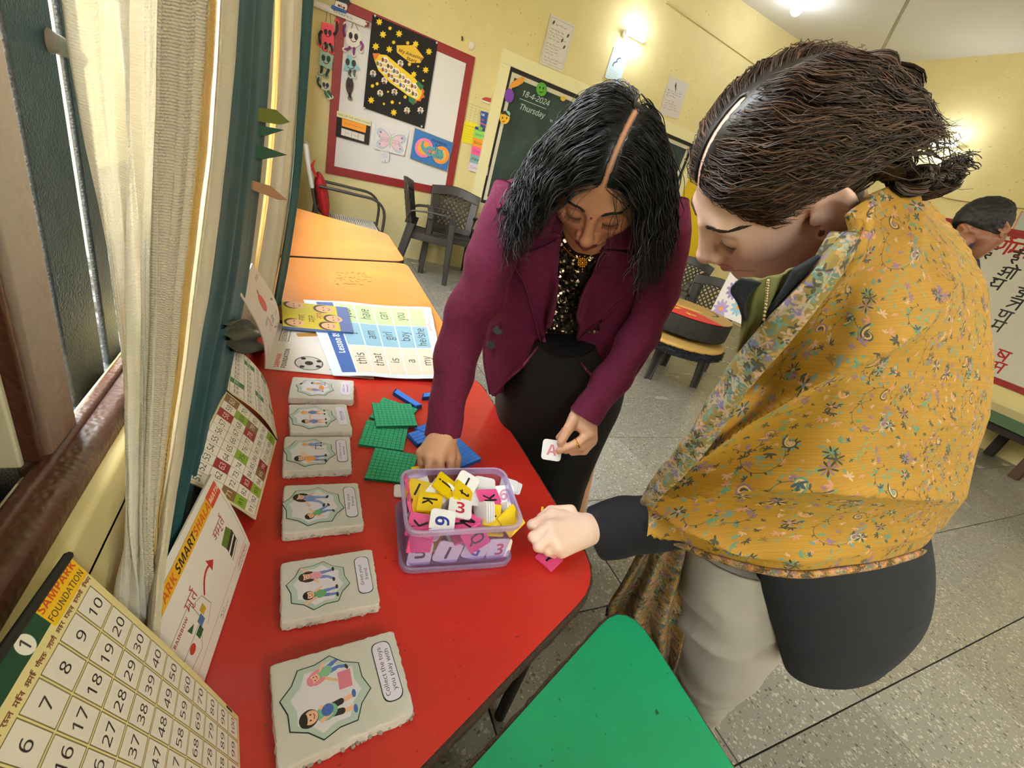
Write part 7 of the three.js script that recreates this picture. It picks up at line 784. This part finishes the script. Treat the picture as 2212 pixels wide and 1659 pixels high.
  { const g = [], X = RIGHT, U = DOWN.clone().negate(), put = (a, r, s) => { const p = pc.clone().addScaledVector(X, Math.cos(a) * r).addScaledVector(U, Math.sin(a) * r); g.push(new THREE.SphereGeometry(s, 8, 6).translate(p.x, p.y, p.z)); }; put(0, 0, 0.0042); for (let k = 0; k < 12; k++) put(k / 12 * 6.283, 0.0085, 0.0026); for (let k = 0; k < 8; k++) put(k / 8 * 6.283, 0.005, 0.0022); put(-1.57, 0.0135, 0.0022); put(-1.57, 0.018, 0.0018); put(1.2, 0.0135, 0.0025); put(2.0, 0.0135, 0.0025); g.push(ballTube([at(1218, 534, 0.85), at(1236, 552, 0.865), at(1252, 560, 0.87)], [0.0011, 0.0011, 0.0011], 6), ballTube([at(1300, 528, 0.84), at(1282, 548, 0.862), at(1266, 560, 0.87)], [0.0011, 0.0011, 0.0011], 6)); part('necklace', merge(g), gold, t).userData.label = 'gold flower pendant on a thin chain'; }
  { const q = at(1248, 957, D - 0.018), ax = at(1207, 974, D - 0.013).sub(at(1247, 957, D - 0.018)).normalize(), g = new THREE.TorusGeometry(0.0108, 0.0013, 8, 24); g.applyQuaternion(new THREE.Quaternion().setFromUnitVectors(V(0, 0, 1), ax)).translate(q.x, q.y, q.z); const st = new THREE.SphereGeometry(0.003, 10, 8).translate(q.x - cam.x * 0.0105, q.y - cam.y * 0.0105, q.z - cam.z * 0.0105); part('finger_ring', merge([g, st]), gold, t); }
  { const p = local(M, V(-0.001, 0.0165, 0.0915)); const q = onMesh(1277, 472, [body], 0.0005, 0.7); part('forehead_dot', new THREE.SphereGeometry(0.0022, 10, 8).translate(q.x, q.y, q.z), mat('#8a1420', { roughness: 0.4 }), t); }
  const brM = mat('#17100d', { roughness: 0.6 }); for (const s of [-1, 1]) { part('eyebrow', brow(M, s), brM, t); part('eyelashes', lashes(M, s), brM, t); }
  { const q = local(M, V(0.076, -0.052, 0.0)), g = []; for (let k = 0; k < 7; k++) { const p = q.clone().add(V(0, -0.006 * k, 0.001 * k)); g.push(new THREE.SphereGeometry(0.0026 + 0.001 * Math.sin(k), 8, 6).translate(p.x, p.y, p.z)); } part('earring', merge(g), mat('#c9c2b4', { metalness: 0.9, roughness: 0.2 }), t); }
  part('nails', merge([nail(at(1207, 971, D - 0.022), at(1207, 974, D).sub(at(1247, 957, D)).normalize(), cam.clone().negate(), 0.0042, 0.0058), nail(at(1211, 954, D - 0.025), at(1211, 957, D).sub(at(1228, 926, D)).normalize(), cam.clone().negate(), 0.0045, 0.006)]), mat('#dba490', { roughness: 0.3 }), body);
  // hair
  const grav = localDir(M, V(0, -1, 0)), hairG = { part: partD, gravity: grav, lift: 0.012, wave: 0.0028, wl: 0.055, curl: 3.2, lock: 55, len: 0.168, steps: 16, fall: 0.34, jit: 0.3, rad: 0.0009, dark: '#090808', light: '#242022',
    flow: (p, a = 0) => { const k = sstep(0.07, 0.15, a), c = p.z > 0.03 ? PA.x + (PB.x - PA.x) * clamp((0.078 - p.z) / 0.048, 0, 1) : mix(PB.x, PC.x, clamp((0.03 - p.z) / 0.06, 0, 1)), s = p.x > c ? 1 : -1, back = sstep(0.0, -0.08, p.z); return V(s * (1 - 0.6 * back) * (1 - k) - s * 0.28 * k * sstep(0.16, 0.2, a), -0.35 - 0.6 * back - 0.3 * k, 0.1 - 0.35 * back + 0.25 * k).normalize(); } };
  const cap = hairCap(partD, V(-0.1, -0.09, -0.13), V(0.1, 0.15, 0.11)); tint(cap, lin('#0a0808')); cap.applyMatrix4(M);
  const vol = strands(3200, 101, hairG), fringe = strands(70, 303, { ...hairG, root: (p, r) => p.z > 0.062 && Math.abs(p.x) < 0.035, len: 0.15, lift: 0.004, rad: 0.0005, fall: 0.25, flow: (p, a = 0) => V(p.x > 0 ? 0.35 : -0.6, -0.75, 0.6).normalize() }), fly = strands(110, 404, { ...hairG, lift: 0.02, rad: 0.00045, jit: 0.7 });
  for (const g of [vol, fringe, fly]) g.applyMatrix4(M); const hm = hairMat();
  const hair = part('hair', merge([cap, vol, fly]), hm, t); part('fringe', fringe, hm, hair);
  tile('white tile with a red A held in the hand with the gold ring', 'white', 'A', '#d98a90', at(1192, 972, D + 0.004), EYE.clone().sub(at(1192, 972, D)).normalize().add(V(0.05, 0.25, 0)), [0.12, -1], 0.043, 0.046);
}
// ---------- the woman in the yellow shawl ----------
{
  const t = thing('person', 'woman with a brown braid and a flowered mustard shawl, reaching over the red table', 'person', V(0, 0, 0));
  const M = frame(V(-0.139, -0.339, 0.93), null, V(-0.443, -0.819, -0.365), V(0.519, 1.2355, -0.427)), Mi = M.clone().invert(), nb = at(1830, 590, 0.6), A3 = (a) => a.map(([x, y, d]) => at(x, y, d)), Y = (x, y, h) => hit(x, y, 'y', h);
  const PA = V(-0.004, 0.076, 0.082), PB = V(-0.006, 0.118, 0.045), PC = V(-0.004, 0.125, 0.0), pd1 = segDist(PA, PB), pd2 = segDist(PB, PC), partD = planePart(-0.004, -0.004, 0.09, 0.0);
  const head = netMesh(headField({ neck: nb.clone().applyMatrix4(Mi) }), V(-0.1, -0.2, -0.24), V(0.1, 0.14, 0.13), 0.0024); paint(head, headColors({ skin: '#efc6b0', lip: '#c9796f', rosy: '#e29e8c', hair: '#5a4238', part: partD })); head.applyMatrix4(M);
  const W1 = at(1288, 1142, 0.885), kn = [[1192, 1112, 0.607], [1186, 1137, 0.612], [1190, 1160, 0.608], [1205, 1180, 0.6]].map((a) => Y(...a)), pip = [[1150, 1134, 0.602], [1152, 1160, 0.6], [1163, 1180, 0.596], [1184, 1190, 0.588]].map((a) => Y(...a)), tip = [[1166, 1148, 0.566], [1168, 1172, 0.566], [1178, 1188, 0.563], [1196, 1197, 0.562]].map((a) => Y(...a));
  const h1 = hand([...kn.map((k) => [[W1.clone().lerp(k, 0.15), 0.023], [k, 0.0135]]), [[W1.clone().lerp(kn[3], 0.4), 0.02], [Y(1212, 1190, 0.585), 0.013]], [[at(1330, 1140, 0.875), 0.026], [W1, 0.025]]], [...kn.map((k, i) => [[k, 0.0115 - (i === 3 ? 0.001 : 0)], [pip[i], 0.0098 - (i === 3 ? 0.001 : 0)], [tip[i], 0.008]]), [[Y(1232, 1104, 0.606), 0.013], [Y(1190, 1104, 0.59), 0.0108], [Y(1168, 1118, 0.578), 0.0088]]]);
  const skinC = lin('#f0cdb9'); tint(h1, skinC);
  const elbow = at(1640, 1080, 0.74), shN = at(1840, 720, 0.58), shF = at(1720, 640, 0.78), hip = V(0.93, 0.72, -0.38), tor = [[nb, at(1800, 700, 0.66), 0.06, 0.085], [shN, shF, 0.055, 0.055], [at(1800, 700, 0.66), hip, 0.095, 0.11], [hip, V(0.98, 0.06, -0.28), 0.08, 0.03], [hip.clone().add(V(-0.02, 0, -0.12)), V(0.96, 0.06, -0.5), 0.08, 0.03], [shN, elbow, 0.045, 0.036], [elbow, W1, 0.034, 0.023]].map(([a, b, c, d]) => capsule(a, b, c, d));
  const torso = netMesh((x, y, z) => { let d = 1e3; for (const f of tor) d = d > 900 ? f(x, y, z) : smin(d, f(x, y, z), 0.04); return d; }, V(0.35, -0.02, -0.75), V(1.2, 1.3, -0.1), 0.014); tint(torso, skinC);
  const body = part('body', merge([head, h1, torso]), skinMat(), t); body.updateMatrixWorld(true);
  const navy = mat('#15171e', { roughness: 0.85, sheen: 0.25, sheenColor: new THREE.Color('#4a5064'), bumpMap: rep(TX.weave, 9), bumpScale: 0.0004 });
  const nz = (k) => (a, f, l, p) => k * (noise3(p.x * 20, p.y * 20, p.z * 20) - 0.5) + 0.3 * k * (noise3(p.x * 60, p.y * 60, p.z * 60) - 0.5);
  part('jacket_sleeve', loftPx([[[1310, 1204], [1268, 1096], 0.89, 0.042], [[1345, 1200], [1305, 1084], 0.875, 0.045], [[1410, 1192], [1385, 1070], 0.84, 0.048], [[1500, 1180], [1480, 1060], 0.79, 0.05], [[1640, 1170], [1620, 1040], 0.73, 0.055]], 40, 10, nz(0.008), [1]), navy, t);
  part('jacket_body', loftPx([[[1622, 1170], [1975, 1080], 0.76, 0.07], [[1640, 1245], [2000, 1195], 0.77, 0.08], [[1662, 1330], [1996, 1268], 0.79, 0.08], [[1684, 1405], [1978, 1322], 0.805, 0.07], [[1701, 1452], [1915, 1384], 0.82, 0.06]], 60, 12, (a, f, l, p) => 0.008 * (noise3(p.x * 13, p.y * 13, p.z * 13) - 0.5), [0]), navy, t);
  part('jacket_front', patch([[[1605, 640, 0.48], [1700, 640, 0.49], [1820, 560, 0.52]], [[1625, 770, 0.56], [1700, 760, 0.55], [1850, 740, 0.55]], [[1550, 930, 0.66], [1680, 930, 0.62], [1850, 930, 0.6]], [[1470, 1060, 0.76], [1640, 1080, 0.7], [1850, 1080, 0.66]]].map(A3), 30, 30, 0.006), navy, t);
  part('jacket_lapel', patch([[[1722, 585, 0.408], [1796, 540, 0.41]], [[1690, 640, 0.425], [1760, 600, 0.42]], [[1655, 690, 0.45], [1720, 665, 0.44]], [[1635, 740, 0.475], [1680, 730, 0.47]], [[1610, 800, 0.51], [1650, 800, 0.5]]].map(A3), 10, 30, 0.005), navy, t);
  part('jacket_lapel', patch([[[1600, 602, 0.435], [1645, 612, 0.43]], [[1578, 628, 0.445], [1622, 636, 0.44]], [[1592, 655, 0.45], [1608, 668, 0.447]], [[1604, 690, 0.46], [1612, 695, 0.46]]].map(A3), 8, 20, 0.004), navy, t);
  part('top', patch([[[1600, 600, 0.445], [1660, 600, 0.43], [1735, 575, 0.43]], [[1600, 650, 0.455], [1650, 650, 0.44], [1705, 630, 0.44]], [[1600, 700, 0.48], [1640, 705, 0.47], [1680, 690, 0.465]], [[1590, 760, 0.52], [1620, 760, 0.51], [1650, 750, 0.5]]].map(A3), 16, 24, 0.004, (u, v) => 0.003 * Math.sin(u * 20 + v * 6)), mat('#6c6a3a', { roughness: 0.8, bumpMap: rep(TX.blotch, 9), bumpScale: 0.002 }), t);
  { const g = []; for (let k = 0; k < 14; k++) { const p = catmull(A3([[1660, 606, 0.417], [1657, 630, 0.424], [1655, 655, 0.432], [1650, 690, 0.446]]), k / 13); g.push(new THREE.SphereGeometry(0.0017, 6, 5).translate(p.x, p.y, p.z)); } part('bead_trim', merge(g), mat('#b9a57a', { metalness: 0.7, roughness: 0.3 }), t); }
  // trousers
  const grey = mat('#a39c92', { roughness: 0.85, sheen: 0.2, bumpMap: rep(TX.weave, 8), bumpScale: 0.0004 }), fold = (s) => (a, f, l, p) => 0.007 * Math.pow(Math.abs(Math.sin(l * 17 + a * 1.7 + s + 5 * noise3(p.x * 8, p.y * 8, p.z * 8))), 8) * sstep(0, 0.15, f) - 0.006 * (noise3(p.x * 15, p.y * 15, p.z * 15) - 0.5);
  part('trouser_leg', loftPx([[[1490, 1170], [1760, 1170], 0.86, 0.1], [[1478, 1250], [1740, 1260], 0.9, 0.1], [[1468, 1330], [1700, 1345], 0.96, 0.095], [[1462, 1400], [1632, 1420], 1.03, 0.09], [[1470, 1460], [1570, 1490], 1.12, 0.075], [[1480, 1520], [1545, 1545], 1.2, 0.065], [[1485, 1600], [1545, 1625], 1.32, 0.065]], 48, 14, fold(0.3)), grey, t);
  part('trouser_leg', loftPx([[[1430, 1170], [1620, 1150], 0.96, 0.09], [[1415, 1240], [1600, 1240], 1.02, 0.09], [[1410, 1300], [1560, 1310], 1.1, 0.085], [[1418, 1350], [1530, 1375], 1.2, 0.08], [[1432, 1400], [1510, 1420], 1.3, 0.07]], 40, 12, fold(1.7)), grey, t);
  // shawl
  const paisley = canvasTex(1024, 1024, (g, w, h) => {
    g.fillStyle = '#b5841f'; g.fillRect(0, 0, w, h); const r = rng(51), cols = ['#5f8f78', '#4a4636', '#c98a72', '#8d6a86', '#3c4a55', '#8a6a2a', '#c9a58a', '#6f8f8f'], C = () => cols[(r() * cols.length) | 0];
    for (let y = 0; y < h; y += 4) { g.fillStyle = `rgba(${r() < 0.5 ? '90,60,10' : '250,215,110'},0.10)`; g.fillRect(0, y, w, 2); }
    const wrap = (x, y, f) => { for (const dx of [0, -w, w]) for (const dy of [0, -h, h]) if (x + dx > -150 && x + dx < w + 150 && y + dy > -150 && y + dy < h + 150) { g.save(); g.translate(x + dx, y + dy); f(); g.restore(); } };
    for (let k = 0; k < 30; k++) { const x = r() * w, y = r() * h, a = r() * 6.3, c = r() < 0.6 ? '#6d9a82' : '#4d4a3a', s = 50 + r() * 70; wrap(x, y, () => { g.rotate(a); g.strokeStyle = c; g.lineWidth = 3; g.beginPath(); g.arc(0, 0, s, 0, 3.6); g.stroke(); for (let q = 0; q < 6; q++) { g.save(); g.rotate(q * 0.6); g.translate(s, 0); g.fillStyle = c; g.beginPath(); g.ellipse(8, 0, 10, 4, 0.7, 0, 7); g.fill(); g.restore(); } }); }
    for (let k = 0; k < 15; k++) { const x = r() * w, y = r() * h, a = r() * 6.3, c = C(), c2 = C(), n = 9 + ((r() * 5) | 0); wrap(x, y, () => { g.rotate(a); for (let q = 0; q < n; q++) { g.save(); g.rotate(q / n * 6.28); g.fillStyle = q % 2 ? c : '#3a3a30'; g.beginPath(); g.ellipse(26, 0, 17, 5, 0, 0, 7); g.fill(); g.restore(); } g.fillStyle = c2; g.beginPath(); g.arc(0, 0, 10, 0, 7); g.fill(); }); }
    for (let k = 0; k < 12; k++) { const x = r() * w, y = r() * h, a = r() * 6.3, c = C(); wrap(x, y, () => { g.rotate(a); for (const [s, col] of [[1, c], [0.74, '#d8a860'], [0.45, C()]]) { g.fillStyle = col; g.beginPath(); g.moveTo(0, -60 * s); g.bezierCurveTo(40 * s, -40 * s, 44 * s, 30 * s, 0, 34 * s); g.bezierCurveTo(-40 * s, 34 * s, -36 * s, -10 * s, 0, -14 * s); g.bezierCurveTo(14 * s, -26 * s, 4 * s, -50 * s, 0, -60 * s); g.fill(); } g.strokeStyle = '#41392c'; g.lineWidth = 2.5; g.setLineDash([5, 6]); g.stroke(); g.setLineDash([]); }); }
    for (let k = 0; k < 240; k++) { const x = r() * w, y = r() * h, a = r() * 6.3, c = C(), n = 3 + ((r() * 3) | 0), s = 6 + r() * 10; wrap(x, y, () => { g.rotate(a); g.fillStyle = c; for (let q = 0; q < n; q++) { g.save(); g.rotate(q * 0.9); g.beginPath(); g.ellipse(s, 0, s, s * 0.36, 0, 0, 7); g.fill(); g.restore(); } }); }
  }); paisley.wrapS = paisley.wrapT = THREE.RepeatWrapping; paisley.repeat.set(4.6, 4.6);
  const silk = new THREE.MeshPhysicalMaterial({ map: paisley, roughness: 0.5, sheen: 0.3, sheenRoughness: 0.4, sheenColor: new THREE.Color('#e8c870'), bumpMap: rep(TX.weave, 22), bumpScale: 0.0005, side: THREE.DoubleSide });
  const rows = [
    [[1834, 500, 0.425], [1858, 452, 0.42], [1893, 412, 0.44], [1935, 398, 0.48], [1985, 416, 0.53], [1960, 430, 0.62], [1890, 450, 0.7]],
    [[1775, 590, 0.43], [1850, 560, 0.415], [1930, 520, 0.43], [2000, 490, 0.48], [2062, 508, 0.56], [2040, 520, 0.68], [1930, 540, 0.78]],
    [[1690, 690, 0.465], [1800, 660, 0.435], [1910, 630, 0.425], [2020, 610, 0.47], [2125, 632, 0.58], [2090, 650, 0.72], [1960, 650, 0.84]],
    [[1600, 800, 0.525], [1740, 770, 0.47], [1880, 750, 0.445], [2025, 740, 0.48], [2151, 752, 0.6], [2110, 760, 0.75], [1970, 760, 0.88]],
    [[1520, 910, 0.59], [1680, 885, 0.52], [1850, 870, 0.475], [2015, 860, 0.5], [2142, 862, 0.62], [2100, 865, 0.77], [1960, 870, 0.9]],
    [[1438, 1025, 0.67], [1620, 1000, 0.585], [1820, 990, 0.525], [1995, 980, 0.54], [2115, 970, 0.65], [2070, 970, 0.8], [1930, 975, 0.92]],
    [[1392, 1080, 0.75], [1560, 1100, 0.655], [1780, 1110, 0.585], [1965, 1090, 0.595], [2080, 1080, 0.68], [2030, 1070, 0.82], [1900, 1060, 0.93]],
    [[1402, 1132, 0.775], [1545, 1168, 0.695], [1735, 1192, 0.635], [1925, 1172, 0.645], [2035, 1138, 0.7], [1990, 1120, 0.83], [1880, 1100, 0.93]],
    [[1442, 1158, 0.785], [1562, 1203, 0.715], [1722, 1234, 0.655], [1892, 1214, 0.665], [2007, 1178, 0.72], [1970, 1150, 0.83], [1870, 1120, 0.92]]].map(A3);
  const drape = (u, v) => { const du = u + 0.07, dv = v - 0.72, R = Math.hypot(du, dv), ph = Math.atan2(dv, du), rid = (x) => 1 - 1.9 * Math.pow(Math.abs(Math.sin(x)), 0.65), f1 = rid(ph * 4.6 + 0.5 * Math.sin(R * 7) + 0.35) * sstep(0.03, 0.22, R) * sstep(1.05, 0.3, R) * sstep(1.02, 0.9, v + 0.2 * u), s = v * 1.0 + u * 0.62, f2 = rid(s * 10 + 0.9 * Math.sin(u * 5)) * sstep(0.3, 0.6, u) * sstep(0.08, 0.3, v) * sstep(1.0, 0.85, v), f3 = rid(u * 12 + v * 5) * sstep(0.34, 0.02, v); return (0.026 * f1 + 0.006 * f2) * (1 - 0.75 * sstep(0.5, 0.75, u)) + 0.01 * f3 + 0.007 * (noise3(u * 12, v * 12, 2) - 0.5); };
  const shawl = part('shawl', patch(rows, 110, 130, 0.004, drape), silk, t);
  const borderTex = canvasTex(512, 512, (g, w, h) => { g.fillStyle = '#937a3c'; g.fillRect(0, 0, w, h); const r = rng(14); for (let k = 0; k < 420; k++) { g.save(); g.translate(r() * w, r() * h); g.rotate(r() * 6.3); g.fillStyle = ['#b59a78', '#c29a86', '#5f7f70', '#4c4834', '#a8a283', '#bf8f4a', '#6f8f86', '#7a6f9a'][(r() * 8) | 0]; for (let q = 0; q < 4; q++) { g.rotate(1.3); g.beginPath(); g.ellipse(9 + r() * 8, 0, 6 + r() * 12, 3 + r() * 4, 0, 0, 7); g.fill(); } g.restore(); } }); borderTex.wrapS = borderTex.wrapT = THREE.RepeatWrapping; borderTex.repeat.set(7, 7);
  const border = new THREE.MeshPhysicalMaterial({ map: borderTex, roughness: 0.7, bumpMap: rep(TX.weave, 22), bumpScale: 0.0006, side: THREE.DoubleSide });
  part('shawl_border', loftPx([[[1802, 498], [1862, 520], 0.408, 0.01], [[1752, 572], [1806, 602], 0.412, 0.012], [[1680, 660], [1735, 690], 0.438, 0.013], [[1590, 780], [1640, 812], 0.5, 0.014], [[1505, 905], [1552, 930], 0.565, 0.015], [[1432, 1012], [1470, 1032], 0.645, 0.013], [[1384, 1072], [1410, 1090], 0.72, 0.012]], 24, 14, (a, f, l, p) => 0.003 * Math.sin(a * 3 + l * 30) + 0.003 * (noise3(p.x * 30, p.y * 30, p.z * 30) - 0.5)), border, shawl);
  { const b = rows[8], lo = b.map((p, i) => p.clone().addScaledVector(DOWN, 0.012)); part('shawl_hem', patch([b, b.map((p, i) => p.clone().lerp(lo[i], 0.5)), lo], 110, 6, 0.005, (u, v) => drape(u, 1) + 0.003 * Math.sin(v * 3.14)), new THREE.MeshPhysicalMaterial({ map: borderTex, color: '#ffd9b8', roughness: 0.7, side: THREE.DoubleSide }), shawl); }
  part('shawl_tail', patch([[[1380, 1190, 0.9], [1440, 1180, 0.88], [1510, 1170, 0.88]], [[1342, 1258, 0.96], [1415, 1270, 0.92], [1496, 1260, 0.91]], [[1318, 1302, 1.0], [1395, 1340, 0.96], [1478, 1350, 0.95]], [[1330, 1345, 1.04], [1410, 1400, 1.0], [1462, 1425, 0.99]], [[1370, 1400, 1.08], [1420, 1440, 1.04], [1450, 1470, 1.03]]].map(A3), 50, 40, 0.004, (u, v) => 0.016 * Math.sin(u * 19 + v * 2) * sstep(0, 0.3, v + 0.2)), new THREE.MeshPhysicalMaterial({ map: borderTex, color: '#f0e2c8', roughness: 0.7, bumpMap: rep(TX.weave, 22), bumpScale: 0.0006, side: THREE.DoubleSide }), shawl);
  { const r = rng(61), g = []; for (let k = 0; k < 40; k++) { const u = r(), a = at(1312 + u * 22, 1306 + u * 14 + r() * 8, 1.0), b = at(1308 + u * 22, 1330 + u * 4, 1.03); g.push(ballTube([a, a.clone().lerp(b, 0.5), b], [0.0022, 0.002, 0.001], 4, 1)); } const f = part('fringe', merge(g), mat('#5a2d7a', { roughness: 0.9 }), shawl); f.userData.kind = 'stuff'; f.userData.label = 'purple fringe at the shawl end'; }
  // face details and earring
  const brM = mat('#33231c', { roughness: 0.6 }); for (const s of [-1, 1]) { part('eyebrow', brow(M, s, null, 0.001), brM, t); part('eyelashes', lashes(M, s), brM, t); }
  { const p = onMesh(1774, 503, [body], 0.0008, 0.45), n = V(1, 0, 0.1).transformDirection(M), g = new THREE.CylinderGeometry(0.0042, 0.0034, 0.003, 16).applyQuaternion(new THREE.Quaternion().setFromUnitVectors(V(0, 1, 0), n)).translate(p.x, p.y, p.z); part('ear_stud', g, mat('#e8eaf0', { metalness: 0.9, roughness: 0.08 }), t); }
  // hair gathered into a braid
  const knot = V(0.03, 0.012, -0.125), grav = localDir(M, V(0, -1, 0)), HB = { part: partD, gravity: grav, lift: 0.007, partW: 0.0045, wave: 0.0034, wl: 0.048, lock: 34, len: 0.24, steps: 18, fall: 0.02, jit: 0.35, rad: 0.0006, dark: '#20150f', light: '#6e503b', stop: (p) => (p.x > 0.05 && Math.hypot(p.y + 0.008, p.z + 0.012) < 0.034) || (p.x > 0.04 && p.y < -0.035) || p.distanceTo(knot) < 0.02 || p.z < -0.125,
    flow: (p, a = 0) => { const s = p.x > -0.004 ? 1 : -1, k = sstep(0, 0.09, a), side = V(s * 0.9, -0.25, -0.35), back = knot.clone().sub(p).normalize(); return side.multiplyScalar(sstep(0.02, 0.08, p.y) * (1 - k)).addScaledVector(back, 0.5 + k).normalize(); } };
  const cap = hairCap(partD, V(-0.1, -0.09, -0.13), V(0.1, 0.15, 0.11)); tint(cap, lin('#150e0b')); cap.applyMatrix4(M);
  const vol = strands(6000, 201, HB), fly = strands(140, 202, { ...HB, lift: 0.012, rad: 0.0004, wave: 0.006, wl: 0.025, len: 0.1, steps: 12 }); for (const g of [vol, fly]) g.applyMatrix4(M);
  const hm = hairMat({ roughness: 0.38 }), hair = part('hair', merge([cap, vol, fly]), hm, t);
  const k0 = local(M, V(0.028, 0.075, -0.088)), k1 = local(M, V(0.034, 0.045, -0.108)), k2 = local(M, V(0.036, 0.012, -0.114)), dk = k2.clone().sub(EYE).dot(FWD), bp = [k0, k1, k2, ...A3([[1918, 372, dk + 0.004], [1950, 384, dk + 0.008], [1985, 394, dk + 0.014], [2012, 399, dk + 0.02], [2040, 393, dk + 0.026], [2062, 372, dk + 0.03]])], bg = [], r = rng(8), fr = new THREE.CatmullRomCurve3(bp).computeFrenetFrames(120, false), cv = new THREE.CatmullRomCurve3(bp);
  for (let s = 0; s < 3; s++) for (let k = 0; k < 60; k++) { const pts = [], q = r() * 6.28, rr = Math.sqrt(r()) * 0.0125, sp = r() * 0.004; for (let i = 0; i <= 60; i++) { const u = i / 60, p = cv.getPoint(u), N = fr.normals[i * 2], B = fr.binormals[i * 2], w = 0.95 - 0.5 * u, th = u * 21 + s * 2.094, a = q + u * 9; pts.push(p.addScaledVector(N, w * (0.0165 * Math.sin(th) + rr * Math.cos(a))).addScaledVector(B, w * (0.0115 * Math.sin(2 * th) + rr * Math.sin(a) + sp * Math.sin(u * 50 + q)))); } bg.push(tint(clean(ballTube(pts, [0.0008, 0.0009, 0.0008, 0.0006], 4, 1)), mixc(lin('#20150f'), lin('#5e4434'), r() ** 2))); }
  for (let k = 0; k < 60; k++) { const a = bp[8].clone().add(V((r() - 0.5) * 0.02, (r() - 0.5) * 0.016, (r() - 0.5) * 0.02)), pts = [bp[7].clone().lerp(a, 0.3)], ph = r() * 6; for (let i = 1; i < 7; i++) pts.push(a.clone().addScaledVector(RIGHT, 0.004 * i * r() + 0.006 * Math.cos(i + ph) - 0.006).addScaledVector(DOWN, -0.002 * i + 0.006 * Math.sin(i + ph))); bg.push(tint(clean(ballTube(pts, [0.0007, 0.0007, 0.0004], 4, 2)), lin('#2a1c15'))); }
  part('braid', merge(bg), hm, hair);
}
// ---------- the man at the right edge ----------
{
  const t = thing('person', 'dark haired man bending down in the background beside the Hindi alphabet board', 'person', V(0, 0, 0)), c = at(2121, 496, 2.05), M = frame(V(-0.3, 0.35, 0.88), null, V(-0.72, -0.62, -0.3), c), nb = at(2040, 580, 2.2), Mi = M.clone().invert();
  const head = netMesh(headField({ neck: nb.clone().applyMatrix4(Mi) }), V(-0.1, -0.28, -0.3), V(0.12, 0.14, 0.13), 0.005); paint(head, headColors({ skin: '#7a4a34', lip: '#6b3a34', rosy: '#7a4232', hair: '#0d0b0b' })); head.applyMatrix4(M);
  const X = at(1960, 900, 2.6), ft = [V(X.x + 0.1, 0.03, X.z + 0.1), V(X.x + 0.05, 0.03, X.z - 0.15)], hp = V(X.x + 0.1, 0.85, X.z), hd = at(2085, 520, 2.0), el = at(2040, 640, 2.15);
  const bf = [[nb, hp, 0.12, 0.13], [hp, ft[0], 0.09, 0.05], [hp, ft[1], 0.09, 0.05], [at(2030, 600, 2.2), el, 0.055, 0.045], [el, hd, 0.04, 0.028]].map(([a, b, p, q]) => capsule(a, b, p, q)), lo = V(1e9, 1e9, 1e9), hi = V(-1e9, -1e9, -1e9); for (const p of [nb, hp, ft[0], ft[1], hd, el, at(2030, 600, 2.2)]) { lo.min(p); hi.max(p); } lo.addScalar(-0.2); hi.addScalar(0.2); lo.y = 0.0;
  const f = (x, y, z) => { let d = 1e3; for (const b of bf) d = d > 900 ? b(x, y, z) : smin(d, b(x, y, z), 0.05); return d; };
  const knuck = [0, 1, 2, 3].map((k) => hd.clone().addScaledVector(RIGHT, -0.03 + 0.006 * k).addScaledVector(DOWN, -0.03 + k * 0.02)), h = hand(knuck.map((k) => [[hd, 0.024], [k, 0.014]]), [...knuck.map((k) => [[k, 0.011], [k.clone().addScaledVector(RIGHT, -0.03), 0.01], [k.clone().addScaledVector(RIGHT, -0.045).addScaledVector(FWD, 0.02), 0.008]]), [[hd, 0.015], [hd.clone().addScaledVector(DOWN, -0.05), 0.011], [hd.clone().addScaledVector(DOWN, -0.07).addScaledVector(RIGHT, -0.015), 0.009]]], 0.005);
  tint(h, lin('#7a4a34')); const inner = netMesh((x, y, z) => f(x, y, z) + 0.02, lo, hi, 0.025); tint(inner, lin('#7a4a34')); part('body', merge([head, h, inner]), skinMat(), t);
  part('jumper', worldUV(netMesh((x, y, z) => Math.max(f(x, y, z) - 0.004, hp.y - 0.05 - y), lo, hi, 0.018).toNonIndexed()), mat('#231d3a', { roughness: 0.9, bumpMap: rep(TX.wool, 8), bumpScale: 0.001 }), t); part('trousers', worldUV(netMesh((x, y, z) => Math.max(f(x, y, z) - 0.002, y - hp.y + 0.04), lo, hi, 0.018).toNonIndexed()), mat('#3a3a40', { roughness: 0.9 }), t);
  const pd = () => 1, cr = ellip(V(0, 0.035, -0.014), 0.074, 0.088, 0.094), cap = netMesh((x, y, z) => Math.max(cr(x, y, z) - 0.014 - 0.006 * (noise3(x * 90, y * 90, z * 90) - 0.5) - 0.008 * sstep(0, 0.08, y), -(hairline(x, y, z) - 0.0), -y - 0.05), V(-0.12, -0.1, -0.15), V(0.12, 0.17, 0.13), 0.005); tint(cap, lin('#0b090a')); cap.applyMatrix4(M);
  part('hair', cap, hairMat({ roughness: 0.6 }), t);
}
renderer.render(scene, camera);
